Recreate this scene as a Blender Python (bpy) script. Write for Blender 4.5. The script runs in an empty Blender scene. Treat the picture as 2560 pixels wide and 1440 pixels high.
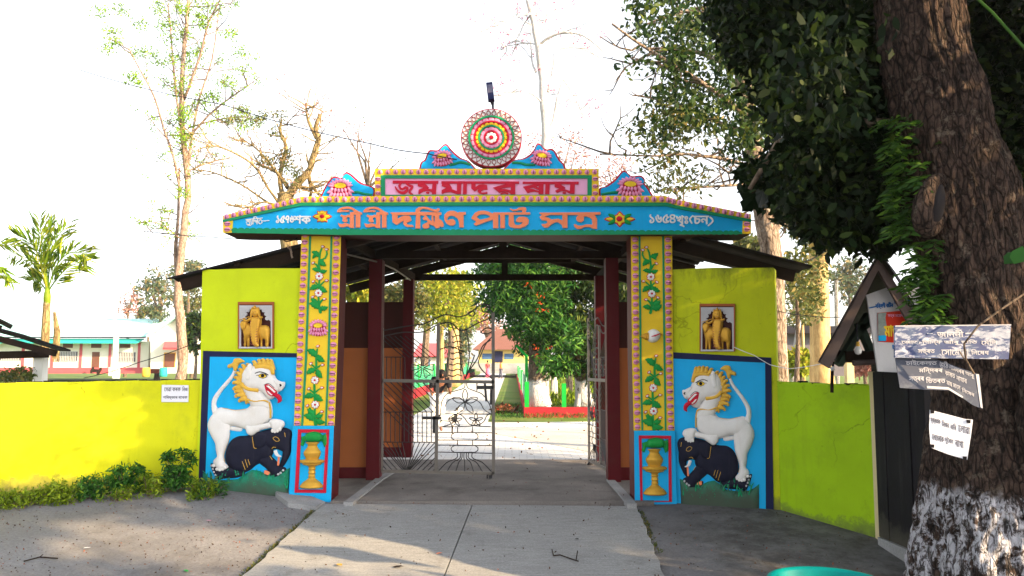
import bpy, math, random
import numpy as np
from mathutils import Vector, Matrix
from mathutils.geometry import delaunay_2d_cdt, interpolate_bezier
R = math.radians
rnd = random.Random(11)
nrg = np.random.default_rng(5)
sc = bpy.context.scene
COL = sc.collection

# ------------------------------------------------------------ camera
F = 2000.0                      # focal length in photo pixels (photo 2560 wide)
PITCH = math.atan(180 / F)
CZ = 1.54
cd = bpy.data.cameras.new('camera')
cam = bpy.data.objects.new('camera', cd); COL.objects.link(cam)
cd.sensor_width = 36; cd.lens = 36 * F / 2560
cd.clip_start = 0.05; cd.clip_end = 3000
cam.location = (0, 0, CZ); cam.rotation_euler = (R(90) + PITCH, 0, 0)
sc.camera = cam
# ------------------------------------------------------------ sky, sun, exposure
SUN_EL = R(20); SUN_TRAVEL = (-0.86, 0.50)          # where sunlight heads on the ground
w = bpy.data.worlds.new('World'); sc.world = w; w.use_nodes = True
nt = w.node_tree; bg = nt.nodes['Background']
sky = nt.nodes.new('ShaderNodeTexSky'); sky.sky_type = 'NISHITA'; sky.sun_disc = False
sky.sun_elevation = SUN_EL
sky.sun_rotation = math.atan2(-SUN_TRAVEL[0], -SUN_TRAVEL[1])
sky.altitude = 80; sky.air_density = 1.0; sky.dust_density = 1.5; sky.ozone_density = 1.0
hs = nt.nodes.new('ShaderNodeHueSaturation'); hs.inputs['Saturation'].default_value = 0.22
nt.links.new(sky.outputs[0], hs.inputs['Color']); nt.links.new(hs.outputs[0], bg.inputs[0])
bg.inputs[1].default_value = 0.15
sl = bpy.data.lights.new('sun', 'SUN'); so = bpy.data.objects.new('sun', sl); COL.objects.link(so)
sl.energy = 4.8; sl.angle = R(0.6); sl.color = (1.0, 0.72, 0.40)
cl_ = math.cos(SUN_EL)
tn = math.hypot(*SUN_TRAVEL)
so.rotation_euler = Vector((SUN_TRAVEL[0] / tn * cl_, SUN_TRAVEL[1] / tn * cl_, -math.sin(SUN_EL))).to_track_quat('-Z', 'Y').to_euler()
sc.view_settings.view_transform = 'Standard'; sc.view_settings.look = 'None'
sc.view_settings.exposure = 1.72; sc.view_settings.gamma = 1.0
sc.cycles.max_bounces = 6; sc.cycles.diffuse_bounces = 3; sc.cycles.transparent_max_bounces = 6
sc.cycles.use_denoising = True

# ------------------------------------------------------------ pixel -> place
CP, SP = math.cos(PITCH), math.sin(PITCH)
def ray(px, py):
    a = (px - 1280) / F; b = (720 - py) / F
    return (a, CP - b * SP, SP + b * CP)
def at(px, py, Y):
    x, y, z = ray(px, py); t = Y / y
    return Vector((x * t, Y, CZ + z * t))
def gnd(px, py, z=0.0):
    x, y, zz = ray(px, py); t = (z - CZ) / zz
    return Vector((x * t, y * t, z))
class Plane:
    """vertical plane through ground points a and b (x,y); local x runs a->b, local y is up, local z faces the viewer"""
    def __init__(s, a, b):
        s.a = Vector((a[0], a[1], 0)); d = Vector((b[0] - a[0], b[1] - a[1], 0)).normalized()
        s.ux = d; s.n = Vector((d.y, -d.x, 0))
        s.M = Matrix(((d.x, 0, s.n.x, a[0]), (d.y, 0, s.n.y, a[1]), (0, 1, 0, 0), (0, 0, 0, 1)))
    def uv(s, px, py, off=0.0):
        r = Vector(ray(px, py)); o = Vector((0, 0, CZ)); q = s.a + s.n * off
        t = (q - o).dot(s.n) / r.dot(s.n); p = o + r * t
        return ((p - s.a).dot(s.ux), p.z)
    def up(s, pts, off=0.0):
        return [s.uv(p[0], p[1], off) for p in pts]
    def scale(s, px, py):
        a = s.uv(px, py); b = s.uv(px + 10, py); return (b[0] - a[0]) / 10
def Z(ox, oy, k):
    return lambda pts: [(ox + p[0] / k, oy + p[1] / k) + tuple(v / k for v in p[2:]) for p in pts]

# ------------------------------------------------------------ objects
WM = {}
def tag(o, label=None, cat=None, group=None, kind=None):
    if label: o['label'] = label
    if cat: o['category'] = cat
    if group: o['group'] = group
    if kind: o['kind'] = kind
    return o
def place(o, parent, M):
    M = M if M is not None else Matrix.Identity(4)
    WM[o.name] = M.copy()
    if parent:
        o.parent = parent; o.matrix_parent_inverse = WM[parent.name].inverted()
    o.matrix_basis = M
    return o
def thing(name, label, cat, loc=(0, 0, 0), group=None, rz=0):
    o = bpy.data.objects.new(name, None); COL.objects.link(o); o.empty_display_size = 0.2
    place(o, None, Matrix.Translation(loc) @ Matrix.Rotation(rz, 4, 'Z'))
    return tag(o, label, cat, group)
def copy_tree(o, parent=None):
    c = o.copy(); COL.objects.link(c); WM[c.name] = WM[o.name].copy()
    if parent: c.parent = parent
    for ch in list(o.children): copy_tree(ch, c)
    return c
class MB:
    def __init__(s): s.v = []; s.f = []; s.m = []
    def add(s, vs, fs, mi=0):
        b = len(s.v); s.v += [tuple(p) for p in vs]
        s.f += [tuple(i + b for i in f) for f in fs]; s.m += [mi] * len(fs); return b
    def box(s, lo, hi, mi=0, M=None):
        x0, y0, z0 = lo; x1, y1, z1 = hi
        vs = [(x0, y0, z0), (x1, y0, z0), (x1, y1, z0), (x0, y1, z0), (x0, y0, z1), (x1, y0, z1), (x1, y1, z1), (x0, y1, z1)]
        if M is not None: vs = [M @ Vector(p) for p in vs]
        s.add(vs, [(3, 2, 1, 0), (4, 5, 6, 7), (0, 1, 5, 4), (1, 2, 6, 5), (2, 3, 7, 6), (3, 0, 4, 7)], mi)
    def bar(s, a, b, wd, ht, mi=0, up=(0, 0, 1)):
        a = Vector(a); b = Vector(b); d = (b - a); L = d.length; d.normalize()
        sx = d.cross(Vector(up))
        if sx.length < 1e-4: sx = Vector((1, 0, 0))
        sx.normalize(); sz = sx.cross(d)
        M = Matrix(((sx.x, d.x, sz.x, a.x), (sx.y, d.y, sz.y, a.y), (sx.z, d.z, sz.z, a.z), (0, 0, 0, 1)))
        s.box((-wd / 2, 0, -ht / 2), (wd / 2, L, ht / 2), mi, M)
    def tube(s, pts, rad, n=8, mi=0, cap=True, wob=0.0):
        pts = [Vector(p) for p in pts]
        if not hasattr(rad, '__len__'): rad = [rad] * len(pts)
        N = len(pts); base = len(s.v); ref = None
        for i, p in enumerate(pts):
            d = (pts[min(i + 1, N - 1)] - pts[max(i - 1, 0)])
            d = d.normalized() if d.length > 1e-9 else Vector((0, 0, 1))
            if ref is None:
                ref = d.cross(Vector((0.3, 1, 0.2)));
                if ref.length < 0.05: ref = d.cross(Vector((1, 0, 0)))
            ref = (ref - d * ref.dot(d)).normalized(); bi = d.cross(ref)
            for k in range(n):
                a = 2 * math.pi * k / n; r = rad[i] * (1 + (rnd.uniform(-wob, wob) if wob else 0))
                q = p + (ref * math.cos(a) + bi * math.sin(a)) * r; s.v.append((q.x, q.y, q.z))
        for i in range(N - 1):
            for k in range(n):
                a = base + i * n + k; b = base + i * n + (k + 1) % n
                s.f.append((a, b, b + n, a + n)); s.m.append(mi)
        if cap:
            s.f.append(tuple(base + k for k in range(n))[::-1]); s.m.append(mi)
            s.f.append(tuple(base + (N - 1) * n + k for k in range(n))); s.m.append(mi)
    def lathe(s, prof, n=20, c=(0, 0, 0), sx=1, sy=1, mi=0, a0=0, a1=2 * math.pi):
        base = len(s.v); full = abs(a1 - a0 - 2 * math.pi) < 1e-6; m = n if full else n + 1
        for r, z in prof:
            for k in range(m):
                a = a0 + (a1 - a0) * k / n
                s.v.append((c[0] + r * math.cos(a) * sx, c[1] + r * math.sin(a) * sy, c[2] + z))
        for i in range(len(prof) - 1):
            for k in range(n):
                k2 = (k + 1) % m if full else k + 1
                a = base + i * m + k; b = base + i * m + k2
                s.f.append((a, b, b + m, a + m)); s.m.append(mi)
    def grid(s, fn, nu, nv, mi=0, flip=False):
        b = len(s.v)
        for j in range(nv + 1):
            for i in range(nu + 1): s.v.append(tuple(fn(i / nu, j / nv)))
        for j in range(nv):
            for i in range(nu):
                q = b + j * (nu + 1) + i; f = (q, q + 1, q + nu + 2, q + nu + 1)
                s.f.append(f[::-1] if flip else f); s.m.append(mi)
    def build(s, name, mat, parent=None, M=None, smooth=False, local=True):
        me = bpy.data.meshes.new(name)
        if parent is None and M is None and s.v:        # origin at the thing's own base
            a = np.array(s.v); c = (a.min(0) + a.max(0)) / 2; c[2] = a[:, 2].min()
            s.v = [tuple(p) for p in (a - c)]; M = Matrix.Translation(c)
        me.from_pydata(s.v, [], s.f); mats = mat if isinstance(mat, (list, tuple)) else [mat]
        for q in mats: me.materials.append(q)
        if len(mats) > 1: me.polygons.foreach_set('material_index', s.m)
        if smooth: me.polygons.foreach_set('use_smooth', [True] * len(s.f))
        me.validate(); me.update()
        o = bpy.data.objects.new(name, me); COL.objects.link(o)
        return place(o, parent, M)

# ------------------------------------------------------------ flat outlines to relief
def inside(P, poly):
    poly = np.asarray(poly, float); lo, hi = poly.min(0), poly.max(0)
    sel = np.nonzero((P[:, 0] >= lo[0]) & (P[:, 0] <= hi[0]) & (P[:, 1] >= lo[1]) & (P[:, 1] <= hi[1]))[0]
    out = np.zeros(len(P), int)
    if not len(sel): return out
    x, y = P[sel, 0][:, None], P[sel, 1][:, None]
    a = poly; b = np.roll(poly, -1, 0)
    up = (a[:, 1] <= y) & (b[:, 1] > y); dn = (a[:, 1] > y) & (b[:, 1] <= y)
    cr = (b[:, 0] - a[:, 0]) * (y - a[:, 1]) - (x - a[:, 0]) * (b[:, 1] - a[:, 1])
    out[sel] = (up & (cr > 0)).sum(1) - (dn & (cr < 0)).sum(1)
    return out
def fill(polys=(), holes=(), glyph=(), step=0, jit=0.0):
    pts, ed = [], []
    allp = list(polys) + list(holes) + list(glyph)
    for p in allp:
        b = len(pts); n = len(p); pts += [tuple(q[:2]) for q in p]; ed += [(b + i, b + (i + 1) % n) for i in range(n)]
    if step:
        A = np.array(pts); lo = A.min(0); hi = A.max(0)
        gx = np.arange(lo[0] + step / 2, hi[0], step); gy = np.arange(lo[1] + step / 2, hi[1], step)
        G = np.array([(x + (step / 2 if j % 2 else 0), y) for j, y in enumerate(gy) for x in gx])
        if len(G):
            ins = np.zeros(len(G), bool)
            for p in polys: ins |= inside(G, p) != 0
            pts += [tuple(g) for g in G[ins]]
    K = 1000.0
    vo, eo, fo, *_ = delaunay_2d_cdt([Vector((x * K, y * K)) for x, y in pts], ed, [], 0, 1e-4)
    V = np.array([(q.x / K, q.y / K) for q in vo]); T = np.array(fo)
    C = V[T].mean(1); ins = np.zeros(len(T), bool)
    for p in polys: ins |= inside(C, p) != 0
    if glyph:
        wsum = sum(inside(C, p) for p in glyph); ins |= wsum != 0
    for p in holes: ins &= ~(inside(C, p) != 0)
    return V, T[ins]
def bedges(T):
    d = {}
    for t in T.tolist():
        for i in range(3):
            e = (t[i], t[(i + 1) % 3]); d[e] = 1
    return [e for e in d if (e[1], e[0]) not in d]
def solid(mb, h, polys=(), holes=(), glyph=(), z0=0.0, mi=0, ms=None):
    V, T = fill(polys, holes, glyph); b = len(mb.v)
    mb.v += [(x, y, z0 + h) for x, y in V] + [(x, y, z0) for x, y in V]; n = len(V)
    A = V[T]; cr = (A[:, 1, 0] - A[:, 0, 0]) * (A[:, 2, 1] - A[:, 0, 1]) - (A[:, 1, 1] - A[:, 0, 1]) * (A[:, 2, 0] - A[:, 0, 0])
    T = np.where((cr < 0)[:, None], T[:, ::-1], T)
    for t in T.tolist(): mb.f.append(tuple(b + i for i in t)); mb.m.append(mi)
    for a, c in bedges(T): mb.f.append((b + a, b + n + a, b + n + c, b + c)); mb.m.append(mi if ms is None else ms)
def puff(mb, h, poly, r=None, step=None, z0=0.0, mi=0, foot=0.004, holes=()):
    """bas-relief: an outline swelling from its rim"""
    poly = [tuple(p[:2]) for p in poly]
    A = np.array(poly); ext = (A.max(0) - A.min(0))
    if step is None: step = max(min(ext) / 9, 0.004)
    # resample outline
    Q = []
    for i in range(len(A)):
        a = A[i]; c = A[(i + 1) % len(A)]; L = np.hypot(*(c - a)); n = max(1, int(L / step))
        for k in range(n): Q.append(tuple(a + (c - a) * k / n))
    V, T = fill([Q], holes, step=step)
    S = np.array(Q); E = np.roll(S, -1, 0); d = np.full(len(V), 1e9)
    for a, c in zip(S, E):
        ab = c - a; L2 = (ab * ab).sum() + 1e-12
        t = np.clip(((V - a) @ ab) / L2, 0, 1); d = np.minimum(d, np.hypot(*(V - (a + t[:, None] * ab)).T))
    rr = r if r else d.max()
    q = np.clip(d / max(rr, 1e-6), 0, 1); z = foot + h * np.sqrt(1 - (1 - q) ** 2); b = len(mb.v)
    cr = None
    A3 = V[T]; cr = (A3[:, 1, 0] - A3[:, 0, 0]) * (A3[:, 2, 1] - A3[:, 0, 1]) - (A3[:, 1, 1] - A3[:, 0, 1]) * (A3[:, 2, 0] - A3[:, 0, 0])
    T = np.where((cr < 0)[:, None], T[:, ::-1], T); n = len(V)
    mb.v += [(V[i, 0], V[i, 1], z0 + z[i]) for i in range(n)]
    for t in T.tolist(): mb.f.append(tuple(b + i for i in t)); mb.m.append(mi)
    be = bedges(T); low = {}
    for a, c in be:
        for i in (a, c):
            if i not in low: low[i] = len(mb.v); mb.v.append((V[i, 0], V[i, 1], z0))
        mb.f.append((b + a, low[a], low[c], b + c)); mb.m.append(mi)
def circ(cx, cy, rx, ry=None, n=18, a0=0):
    ry = rx if ry is None else ry
    return [(cx + rx * math.cos(a0 + 2 * math.pi * i / n), cy + ry * math.sin(a0 + 2 * math.pi * i / n)) for i in range(n)]
def smooth(pts, k=4, closed=False):
    P = [tuple(p) for p in pts]; n = len(P); out = []
    for i in range(n if closed else n - 1):
        g = (lambda j: P[j % n]) if closed else (lambda j: P[min(max(j, 0), n - 1)])
        a, b, c, d = map(np.array, (g(i - 1), g(i), g(i + 1), g(i + 2)))
        for q in range(k):
            t = q / k
            out.append(tuple(0.5 * ((2 * b) + (c - a) * t + (2 * a - 5 * b + 4 * c - d) * t * t + (3 * b - a - 3 * c + d) * t ** 3)))
    if not closed: out.append(P[-1])
    return out
def stroke(pts, wd=None, n=8):
    """polyline (x,y[,w]) -> polygons whose union is the brush stroke"""
    out = []; P = [(p[0], p[1], (p[2] if len(p) > 2 else wd) / 2) for p in pts]
    for x, y, r in P: out.append(circ(x, y, r, n=n))
    for (x0, y0, r0), (x1, y1, r1) in zip(P, P[1:]):
        dx, dy = x1 - x0, y1 - y0; L = math.hypot(dx, dy)
        if L < 1e-9: continue
        nx, ny = -dy / L, dx / L
        out.append([(x0 + nx * r0, y0 + ny * r0), (x1 + nx * r1, y1 + ny * r1), (x1 - nx * r1, y1 - ny * r1), (x0 - nx * r0, y0 - ny * r0)])
    return out
def ribbon(pts, wd=None):
    """polyline (x,y[,w]) -> one outline"""
    P = [(p[0], p[1], (p[2] if len(p) > 2 else wd) / 2) for p in pts]; l, r = [], []
    for i, (x, y, q) in enumerate(P):
        a = P[max(i - 1, 0)]; b = P[min(i + 1, len(P) - 1)]; dx, dy = b[0] - a[0], b[1] - a[1]; L = math.hypot(dx, dy) or 1
        l.append((x - dy / L * q, y + dx / L * q)); r.append((x + dy / L * q, y - dx / L * q))
    return l + r[::-1]
def vis(t):
    """put Bengali vowel signs in the order they are drawn"""
    out, i = [], 0
    while i < len(t):
        j = i + 1
        while j + 1 < len(t) and t[j] == '\u09cd': j += 2
        cl = t[i:j]; nx = t[j] if j < len(t) else ''
        if nx in '\u09bf\u09c7\u09c8' and nx: out.append(nx + cl); j += 1
        elif nx == '\u09cb': out.append('\u09c7' + cl + '\u09be'); j += 1
        else: out.append(cl)
        i = j
    return ''.join(out)
_fc = {}
def glyphs(text):
    text = vis(text)
    if text in _fc: return _fc[text]
    c = bpy.data.curves.new('tmp', 'FONT'); c.body = text; o = bpy.data.objects.new('tmp', c); COL.objects.link(o)
    bpy.context.view_layer.update()
    cu = o.to_curve(bpy.context.evaluated_depsgraph_get()); out = []
    for s in cu.splines:
        bp = s.bezier_points; n = len(bp); pts = []
        for i in range(n):
            a, b = bp[i], bp[(i + 1) % n]
            pts += [(q.x, q.y) for q in interpolate_bezier(a.co, a.handle_right, b.handle_left, b.co, 5)[:-1]]
        if len(pts) > 2: out.append(pts)
    o.to_curve_clear(); bpy.data.objects.remove(o); bpy.data.curves.remove(c)
    _fc[text] = out; return out
def lettering(mb, text, x0, x1, y0, y1, h, bold=0.0, z0=0.0, warp=None, mi=0):
    """text stretched into the box x0..x1, y0..y1 of the local plane"""
    G = glyphs(text); A = np.concatenate([np.array(g) for g in G]); lo, hi = A.min(0), A.max(0)
    def mp(p): 
        q = (x0 + (p[0] - lo[0]) / (hi[0] - lo[0]) * (x1 - x0), y0 + (p[1] - lo[1]) / (hi[1] - lo[1]) * (y1 - y0))
        return warp(q) if warp else q
    G = [[mp(p) for p in g] for g in G]
    if bold:
        area = lambda g: sum(a[0] * b[1] - b[0] * a[1] for a, b in zip(g, g[1:] + g[:1])) / 2
        sg = 1 if sum(area(g) for g in G) > 0 else -1; N = []
        for g in G:
            A = np.array(g); d = np.roll(A, -1, 0) - np.roll(A, 1, 0); d /= np.linalg.norm(d, axis=1)[:, None] + 1e-9
            N.append([tuple(q) for q in A + np.stack([d[:, 1], -d[:, 0]], 1) * sg * bold / 2])
        G = N
    solid(mb, h, glyph=G, z0=z0, mi=mi)
HAZE = 0.0006

# ------------------------------------------------------------ materials
def srgb(r, g, b):
    f = lambda c: (c / 255 / 12.92) if c <= 10 else ((c / 255 + 0.055) / 1.055) ** 2.4
    return (f(r), f(g), f(b))
def newmat(name):
    m = bpy.data.materials.new(name); m.use_nodes = True
    n = m.node_tree; return m, n, n.nodes['Principled BSDF'], n.nodes, n.links
def node(ns, t, **k):
    q = ns.new(t)
    for a, v in k.items(): setattr(q, a, v)
    return q
def noise(ns, ls, vec, scale, detail=6, rough=0.6, dist=0.0):
    q = ns.new('ShaderNodeTexNoise'); q.inputs['Scale'].default_value = scale; q.inputs['Detail'].default_value = detail
    q.inputs['Roughness'].default_value = rough; q.inputs['Distortion'].default_value = dist
    ls.new(vec, q.inputs['Vector']); return q.outputs['Fac']
def ramp(ns, ls, fac, stops, interp='LINEAR'):
    q = ns.new('ShaderNodeValToRGB'); q.color_ramp.interpolation = interp; e = q.color_ramp.elements
    while len(e) < len(stops): e.new(0.5)
    for i, (p, c) in enumerate(stops):
        e[i].position = p; e[i].color = (tuple(c) + (1,))[:4] if hasattr(c, '__len__') else (c, c, c, 1)
    ls.new(fac, q.inputs[0]); return q.outputs[0]
def mix(ns, ls, fac, a, b, mode='MIX'):
    q = ns.new('ShaderNodeMix'); q.data_type = 'RGBA'; q.blend_type = mode
    for s, v in ((0, fac), (6, a), (7, b)):
        if hasattr(v, 'is_output'): ls.new(v, q.inputs[s])
        else: q.inputs[s].default_value = v if not hasattr(v, '__len__') else (tuple(v) + (1,))[:4]
    return q.outputs[2]
def bump(ns, ls, bs, hgt, st, dist=0.01):
    q = ns.new('ShaderNodeBump'); q.inputs['Strength'].default_value = st; q.inputs['Distance'].default_value = dist
    ls.new(hgt, q.inputs['Height']); ls.new(q.outputs[0], bs.inputs['Normal'])
def pos(ns): return ns.new('ShaderNodeNewGeometry').outputs['Position']
def stretch(ns, ls, vec, sx, sy, sz):
    q = ns.new('ShaderNodeMapping'); q.inputs['Scale'].default_value = (sx, sy, sz); ls.new(vec, q.inputs[0]); return q.outputs[0]
def mth(ns, ls, op, a, b=None):
    q = ns.new('ShaderNodeMath'); q.operation = op
    for i, v in ((0, a), (1, b)):
        if v is None: continue
        if hasattr(v, 'is_output'): ls.new(v, q.inputs[i])
        else: q.inputs[i].default_value = v
    return q.outputs[0]
def paint(name, col, rough=0.55, var=0.16, sc_=6, bmp=0.25, dirt=0.0, dirtcol=(0.06, 0.05, 0.03), splash=None, spec=0.12, streak=0.0, metal=0.0, top=None, crack=0.0):
    """hand-brushed paint over plaster, with optional grime blotches, run marks and a damp stain along the foot (splash = z)"""
    m, n, bs, ns, ls = newmat(name); p = pos(ns)
    c = mix(ns, ls, noise(ns, ls, p, sc_, 8), tuple(v * (1 - var) for v in col), tuple(min(1, v * (1 + var)) for v in col))
    if dirt:
        d = ramp(ns, ls, noise(ns, ls, p, 2.3, 9, 0.7), [(0.52, 0), (0.75, 1)])
        c = mix(ns, ls, mth(ns, ls, 'MULTIPLY', d, dirt), c, dirtcol)
    if streak:
        s = ramp(ns, ls, noise(ns, ls, stretch(ns, ls, p, 7, 7, 0.7), 1.6, 7, 0.65), [(0.55, 0), (0.8, 1)])
        c = mix(ns, ls, mth(ns, ls, 'MULTIPLY', s, streak), c, dirtcol)
    if splash is not None:
        sep = ns.new('ShaderNodeSeparateXYZ'); ls.new(p, sep.inputs[0])
        e = mth(ns, ls, 'SUBTRACT', sep.outputs[2], mth(ns, ls, 'MULTIPLY', noise(ns, ls, p, 4, 10, 0.75), 0.55))
        f = ramp(ns, ls, mth(ns, ls, 'SUBTRACT', splash - 0.05, e), [(0.0, 0), (0.05, 0.45), (0.20, 0.85)])
        c = mix(ns, ls, f, c, (0.07, 0.065, 0.05))
    if top is not None:
        sep = ns.new('ShaderNodeSeparateXYZ'); ls.new(p, sep.inputs[0])
        e = mth(ns, ls, 'ADD', sep.outputs[2], mth(ns, ls, 'MULTIPLY', noise(ns, ls, stretch(ns, ls, p, 2.2, 2.2, .8), 2, 10, 0.75), 1.5))
        f = ramp(ns, ls, mth(ns, ls, 'SUBTRACT', e, top + .50), [(0.0, 0), (0.35, 0.8)])
        c = mix(ns, ls, f, c, (0.055, 0.07, 0.02))
    if crack:
        dn = ns.new('ShaderNodeTexNoise'); dn.inputs['Scale'].default_value = 5; dn.inputs['Detail'].default_value = 6; ls.new(p, dn.inputs['Vector'])
        vv = ns.new('ShaderNodeVectorMath'); vv.operation = 'MULTIPLY_ADD'; ls.new(dn.outputs['Color'], vv.inputs[0]); vv.inputs[1].default_value = (.35, .35, .35); ls.new(p, vv.inputs[2])
        vo = ns.new('ShaderNodeTexVoronoi'); vo.feature = 'DISTANCE_TO_EDGE'; vo.inputs['Scale'].default_value = 1.1; ls.new(vv.outputs[0], vo.inputs['Vector'])
        f = ramp(ns, ls, vo.outputs['Distance'], [(0.0, 1), (0.010, 0)]); f = mth(ns, ls, 'MULTIPLY', f, ramp(ns, ls, noise(ns, ls, p, 1.4, 5, .6), [(.48, 0), (.6, crack)]))
        c = mix(ns, ls, f, c, tuple(v * .3 for v in col))
        f2 = ramp(ns, ls, noise(ns, ls, p, 26, 3, .5), [(.70, 0), (.74, .5)]); c = mix(ns, ls, f2, c, tuple(v * .55 for v in col))
    ls.new(c, bs.inputs['Base Color']); bs.inputs['Roughness'].default_value = rough
    bs.inputs['Specular IOR Level'].default_value = spec; bs.inputs['Metallic'].default_value = metal
    if bmp: bump(ns, ls, bs, noise(ns, ls, p, sc_ * 9, 6, 0.65), bmp, 0.004)
    return m
def leafmat(name, dark, light, extra=None, trans=0.3, rough=0.5, spec=0.2):
    m, n, bs, ns, ls = newmat(name); g = ns.new('ShaderNodeNewGeometry')
    st = [(0.0, dark), (0.75, light), (1.0, tuple(min(1, v * 1.4) for v in light))]
    if extra: st = [(0.0, dark), (0.7, light), (0.9, extra), (1.0, extra)]
    c = ramp(ns, ls, g.outputs['Random Per Island'], st)
    ls.new(c, bs.inputs['Base Color']); bs.inputs['Roughness'].default_value = rough; bs.inputs['Specular IOR Level'].default_value = spec
    t = ns.new('ShaderNodeBsdfTranslucent'); ls.new(c, t.inputs['Color'])
    x = ns.new('ShaderNodeMixShader'); x.inputs[0].default_value = trans
    ls.new(bs.outputs[0], x.inputs[1]); ls.new(t.outputs[0], x.inputs[2])
    ls.new(x.outputs[0], ns['Material Output'].inputs[0]); return m
def bark(name, a, b, lichen=None, wash=None, sc_=7, bmp=0.9, vs=0.22, fissure=.55):
    m, n, bs, ns, ls = newmat(name); p = pos(ns)
    v = stretch(ns, ls, p, sc_, sc_, sc_ * vs)
    f = noise(ns, ls, v, 2.2, 10, 0.72, 0.6)
    c = ramp(ns, ls, f, [(0.36, a), (0.60, b)])
    dn = ns.new('ShaderNodeTexNoise'); dn.inputs['Scale'].default_value = 6; dn.inputs['Detail'].default_value = 5; ls.new(p, dn.inputs['Vector'])
    vv = ns.new('ShaderNodeVectorMath'); vv.operation = 'MULTIPLY_ADD'; ls.new(dn.outputs['Color'], vv.inputs[0]); vv.inputs[1].default_value = (1.2, 1.2, 1.2); ls.new(stretch(ns, ls, p, sc_ * 2.4, sc_ * 2.4, sc_ * .75), vv.inputs[2])
    vo = ns.new('ShaderNodeTexVoronoi'); vo.feature = 'DISTANCE_TO_EDGE'; vo.inputs['Scale'].default_value = 1.0; ls.new(vv.outputs[0], vo.inputs['Vector'])
    fis = ramp(ns, ls, vo.outputs['Distance'], [(0.0, .12), (0.16, 1)])
    c = mix(ns, ls, fissure, c, fis, 'MULTIPLY')
    if lichen:
        d = ramp(ns, ls, noise(ns, ls, p, 9, 10, 0.75), [(0.56, 0), (0.64, 0.75)]); c = mix(ns, ls, d, c, lichen)
    h = f
    if wash is not None:
        sep = ns.new('ShaderNodeSeparateXYZ'); ls.new(p, sep.inputs[0])
        e = mth(ns, ls, 'ADD', sep.outputs[2], mth(ns, ls, 'MULTIPLY', noise(ns, ls, p, 3.0, 5), 0.5))
        k = ramp(ns, ls, mth(ns, ls, 'SUBTRACT', wash[0] + 0.25, e), [(0.0, 0), (0.10, 1)])
        k = mth(ns, ls, 'MULTIPLY', k, ramp(ns, ls, noise(ns, ls, p, wash[1], 9, 0.75, 0.5), [(wash[2], 0), (wash[2] + 0.07, 1)]))
        if len(wash) > 3: k = mth(ns, ls, 'MULTIPLY', k, ramp(ns, ls, f, [(wash[3], 0.08), (wash[3] + .06, 1)]))
        c = mix(ns, ls, k, c, mix(ns, ls, noise(ns, ls, p, 22, 6, .7), (0.36, 0.35, 0.40), (0.74, 0.73, 0.78)))
    ls.new(c, bs.inputs['Base Color']); bs.inputs['Roughness'].default_value = 0.9; bs.inputs['Specular IOR Level'].default_value = 0.2
    bump(ns, ls, bs, mth(ns, ls, 'ADD', h, mth(ns, ls, 'MULTIPLY', fis, fissure * .5)), bmp, 0.04); return m
def ground(name, a, b, c3=None, sc_=1.5, fine=60, bmp=0.4, pit=None):
    m, n, bs, ns, ls = newmat(name); p = pos(ns)
    c = mix(ns, ls, ramp(ns, ls, noise(ns, ls, p, sc_, 9, 0.65), [(0.35, 0), (0.65, 1)]), a, b)
    if c3: c = mix(ns, ls, ramp(ns, ls, noise(ns, ls, p, sc_ * 0.6, 10, 0.7), [(0.52, 0), (0.7, 0.85)]), c, c3)
    c = mix(ns, ls, 0.55, c, ramp(ns, ls, noise(ns, ls, p, fine, 4, 0.7), [(0.25, 0.25), (0.75, 1.0)]), 'MULTIPLY')
    if pit:
        c = mix(ns, ls, ramp(ns, ls, noise(ns, ls, stretch(ns, ls, p, 1, 3, 1), pit, 9, 0.75), [(0.60, 0), (0.68, 0.8)]), c, (0.035, 0.03, 0.028))
    ls.new(c, bs.inputs['Base Color']); bs.inputs['Roughness'].default_value = 0.92; bs.inputs['Specular IOR Level'].default_value = 0.2
    bump(ns, ls, bs, noise(ns, ls, p, fine * 0.6, 8, 0.7), bmp, 0.012); return m
M = {}
M['lime'] = paint('lime plaster', (0.55, 0.66, 0.012), 0.7, 0.18, 2.2, 0.45, dirt=0.22, dirtcol=(0.34, 0.42, 0.02), streak=0.12, crack=.7)
M['lime_old'] = paint('weathered lime plaster', (0.50, 0.56, 0.012), 0.75, 0.22, 2.2, 0.5, dirt=0.5, dirtcol=(0.22, 0.27, 0.02), streak=0.30, splash=-.1, top=2.62, crack=.6)
M['lime_low'] = paint('lime wall', (0.60, 0.60, 0.010), 0.75, 0.22, 2.2, 0.5, dirt=0.45, dirtcol=(0.36, 0.40, 0.02), streak=0.25, splash=0.02, crack=.8)
M['lime_green'] = paint('green wall', (0.32, 0.52, 0.008), 0.75, 0.24, 2.2, 0.5, dirt=0.5, dirtcol=(0.14, 0.22, 0.015), streak=0.35, splash=-.20, crack=.8)
M['blue'] = paint('sky blue paint', (0.008, 0.40, 0.80), 0.5, 0.16, 2.5, 0.3, dirt=.15, streak=0.28, dirtcol=(0.01, 0.2, 0.5))
M['navy'] = paint('navy paint', (0.012, 0.016, 0.06), 0.55, 0.3, 5)
M['yellow'] = paint('yellow paint', (0.82, 0.56, 0.03), 0.5, 0.10, 6, 0.2, dirt=0.12, dirtcol=(0.4, 0.25, 0.05))
M['pink'] = paint('pink paint', (0.75, 0.28, 0.46), 0.45, 0.12, 14, 0.15)
M['palepink'] = paint('pale pink paint', (0.82, 0.40, 0.62), 0.5, 0.08, 5, 0.15)
M['green'] = paint('green paint', (0.012, 0.26, 0.115), 0.5, 0.16, 7, 0.2)
M['leafgreen'] = paint('leaf green paint', (0.010, 0.27, 0.05), 0.45, 0.2, 10, 0.2)
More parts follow.
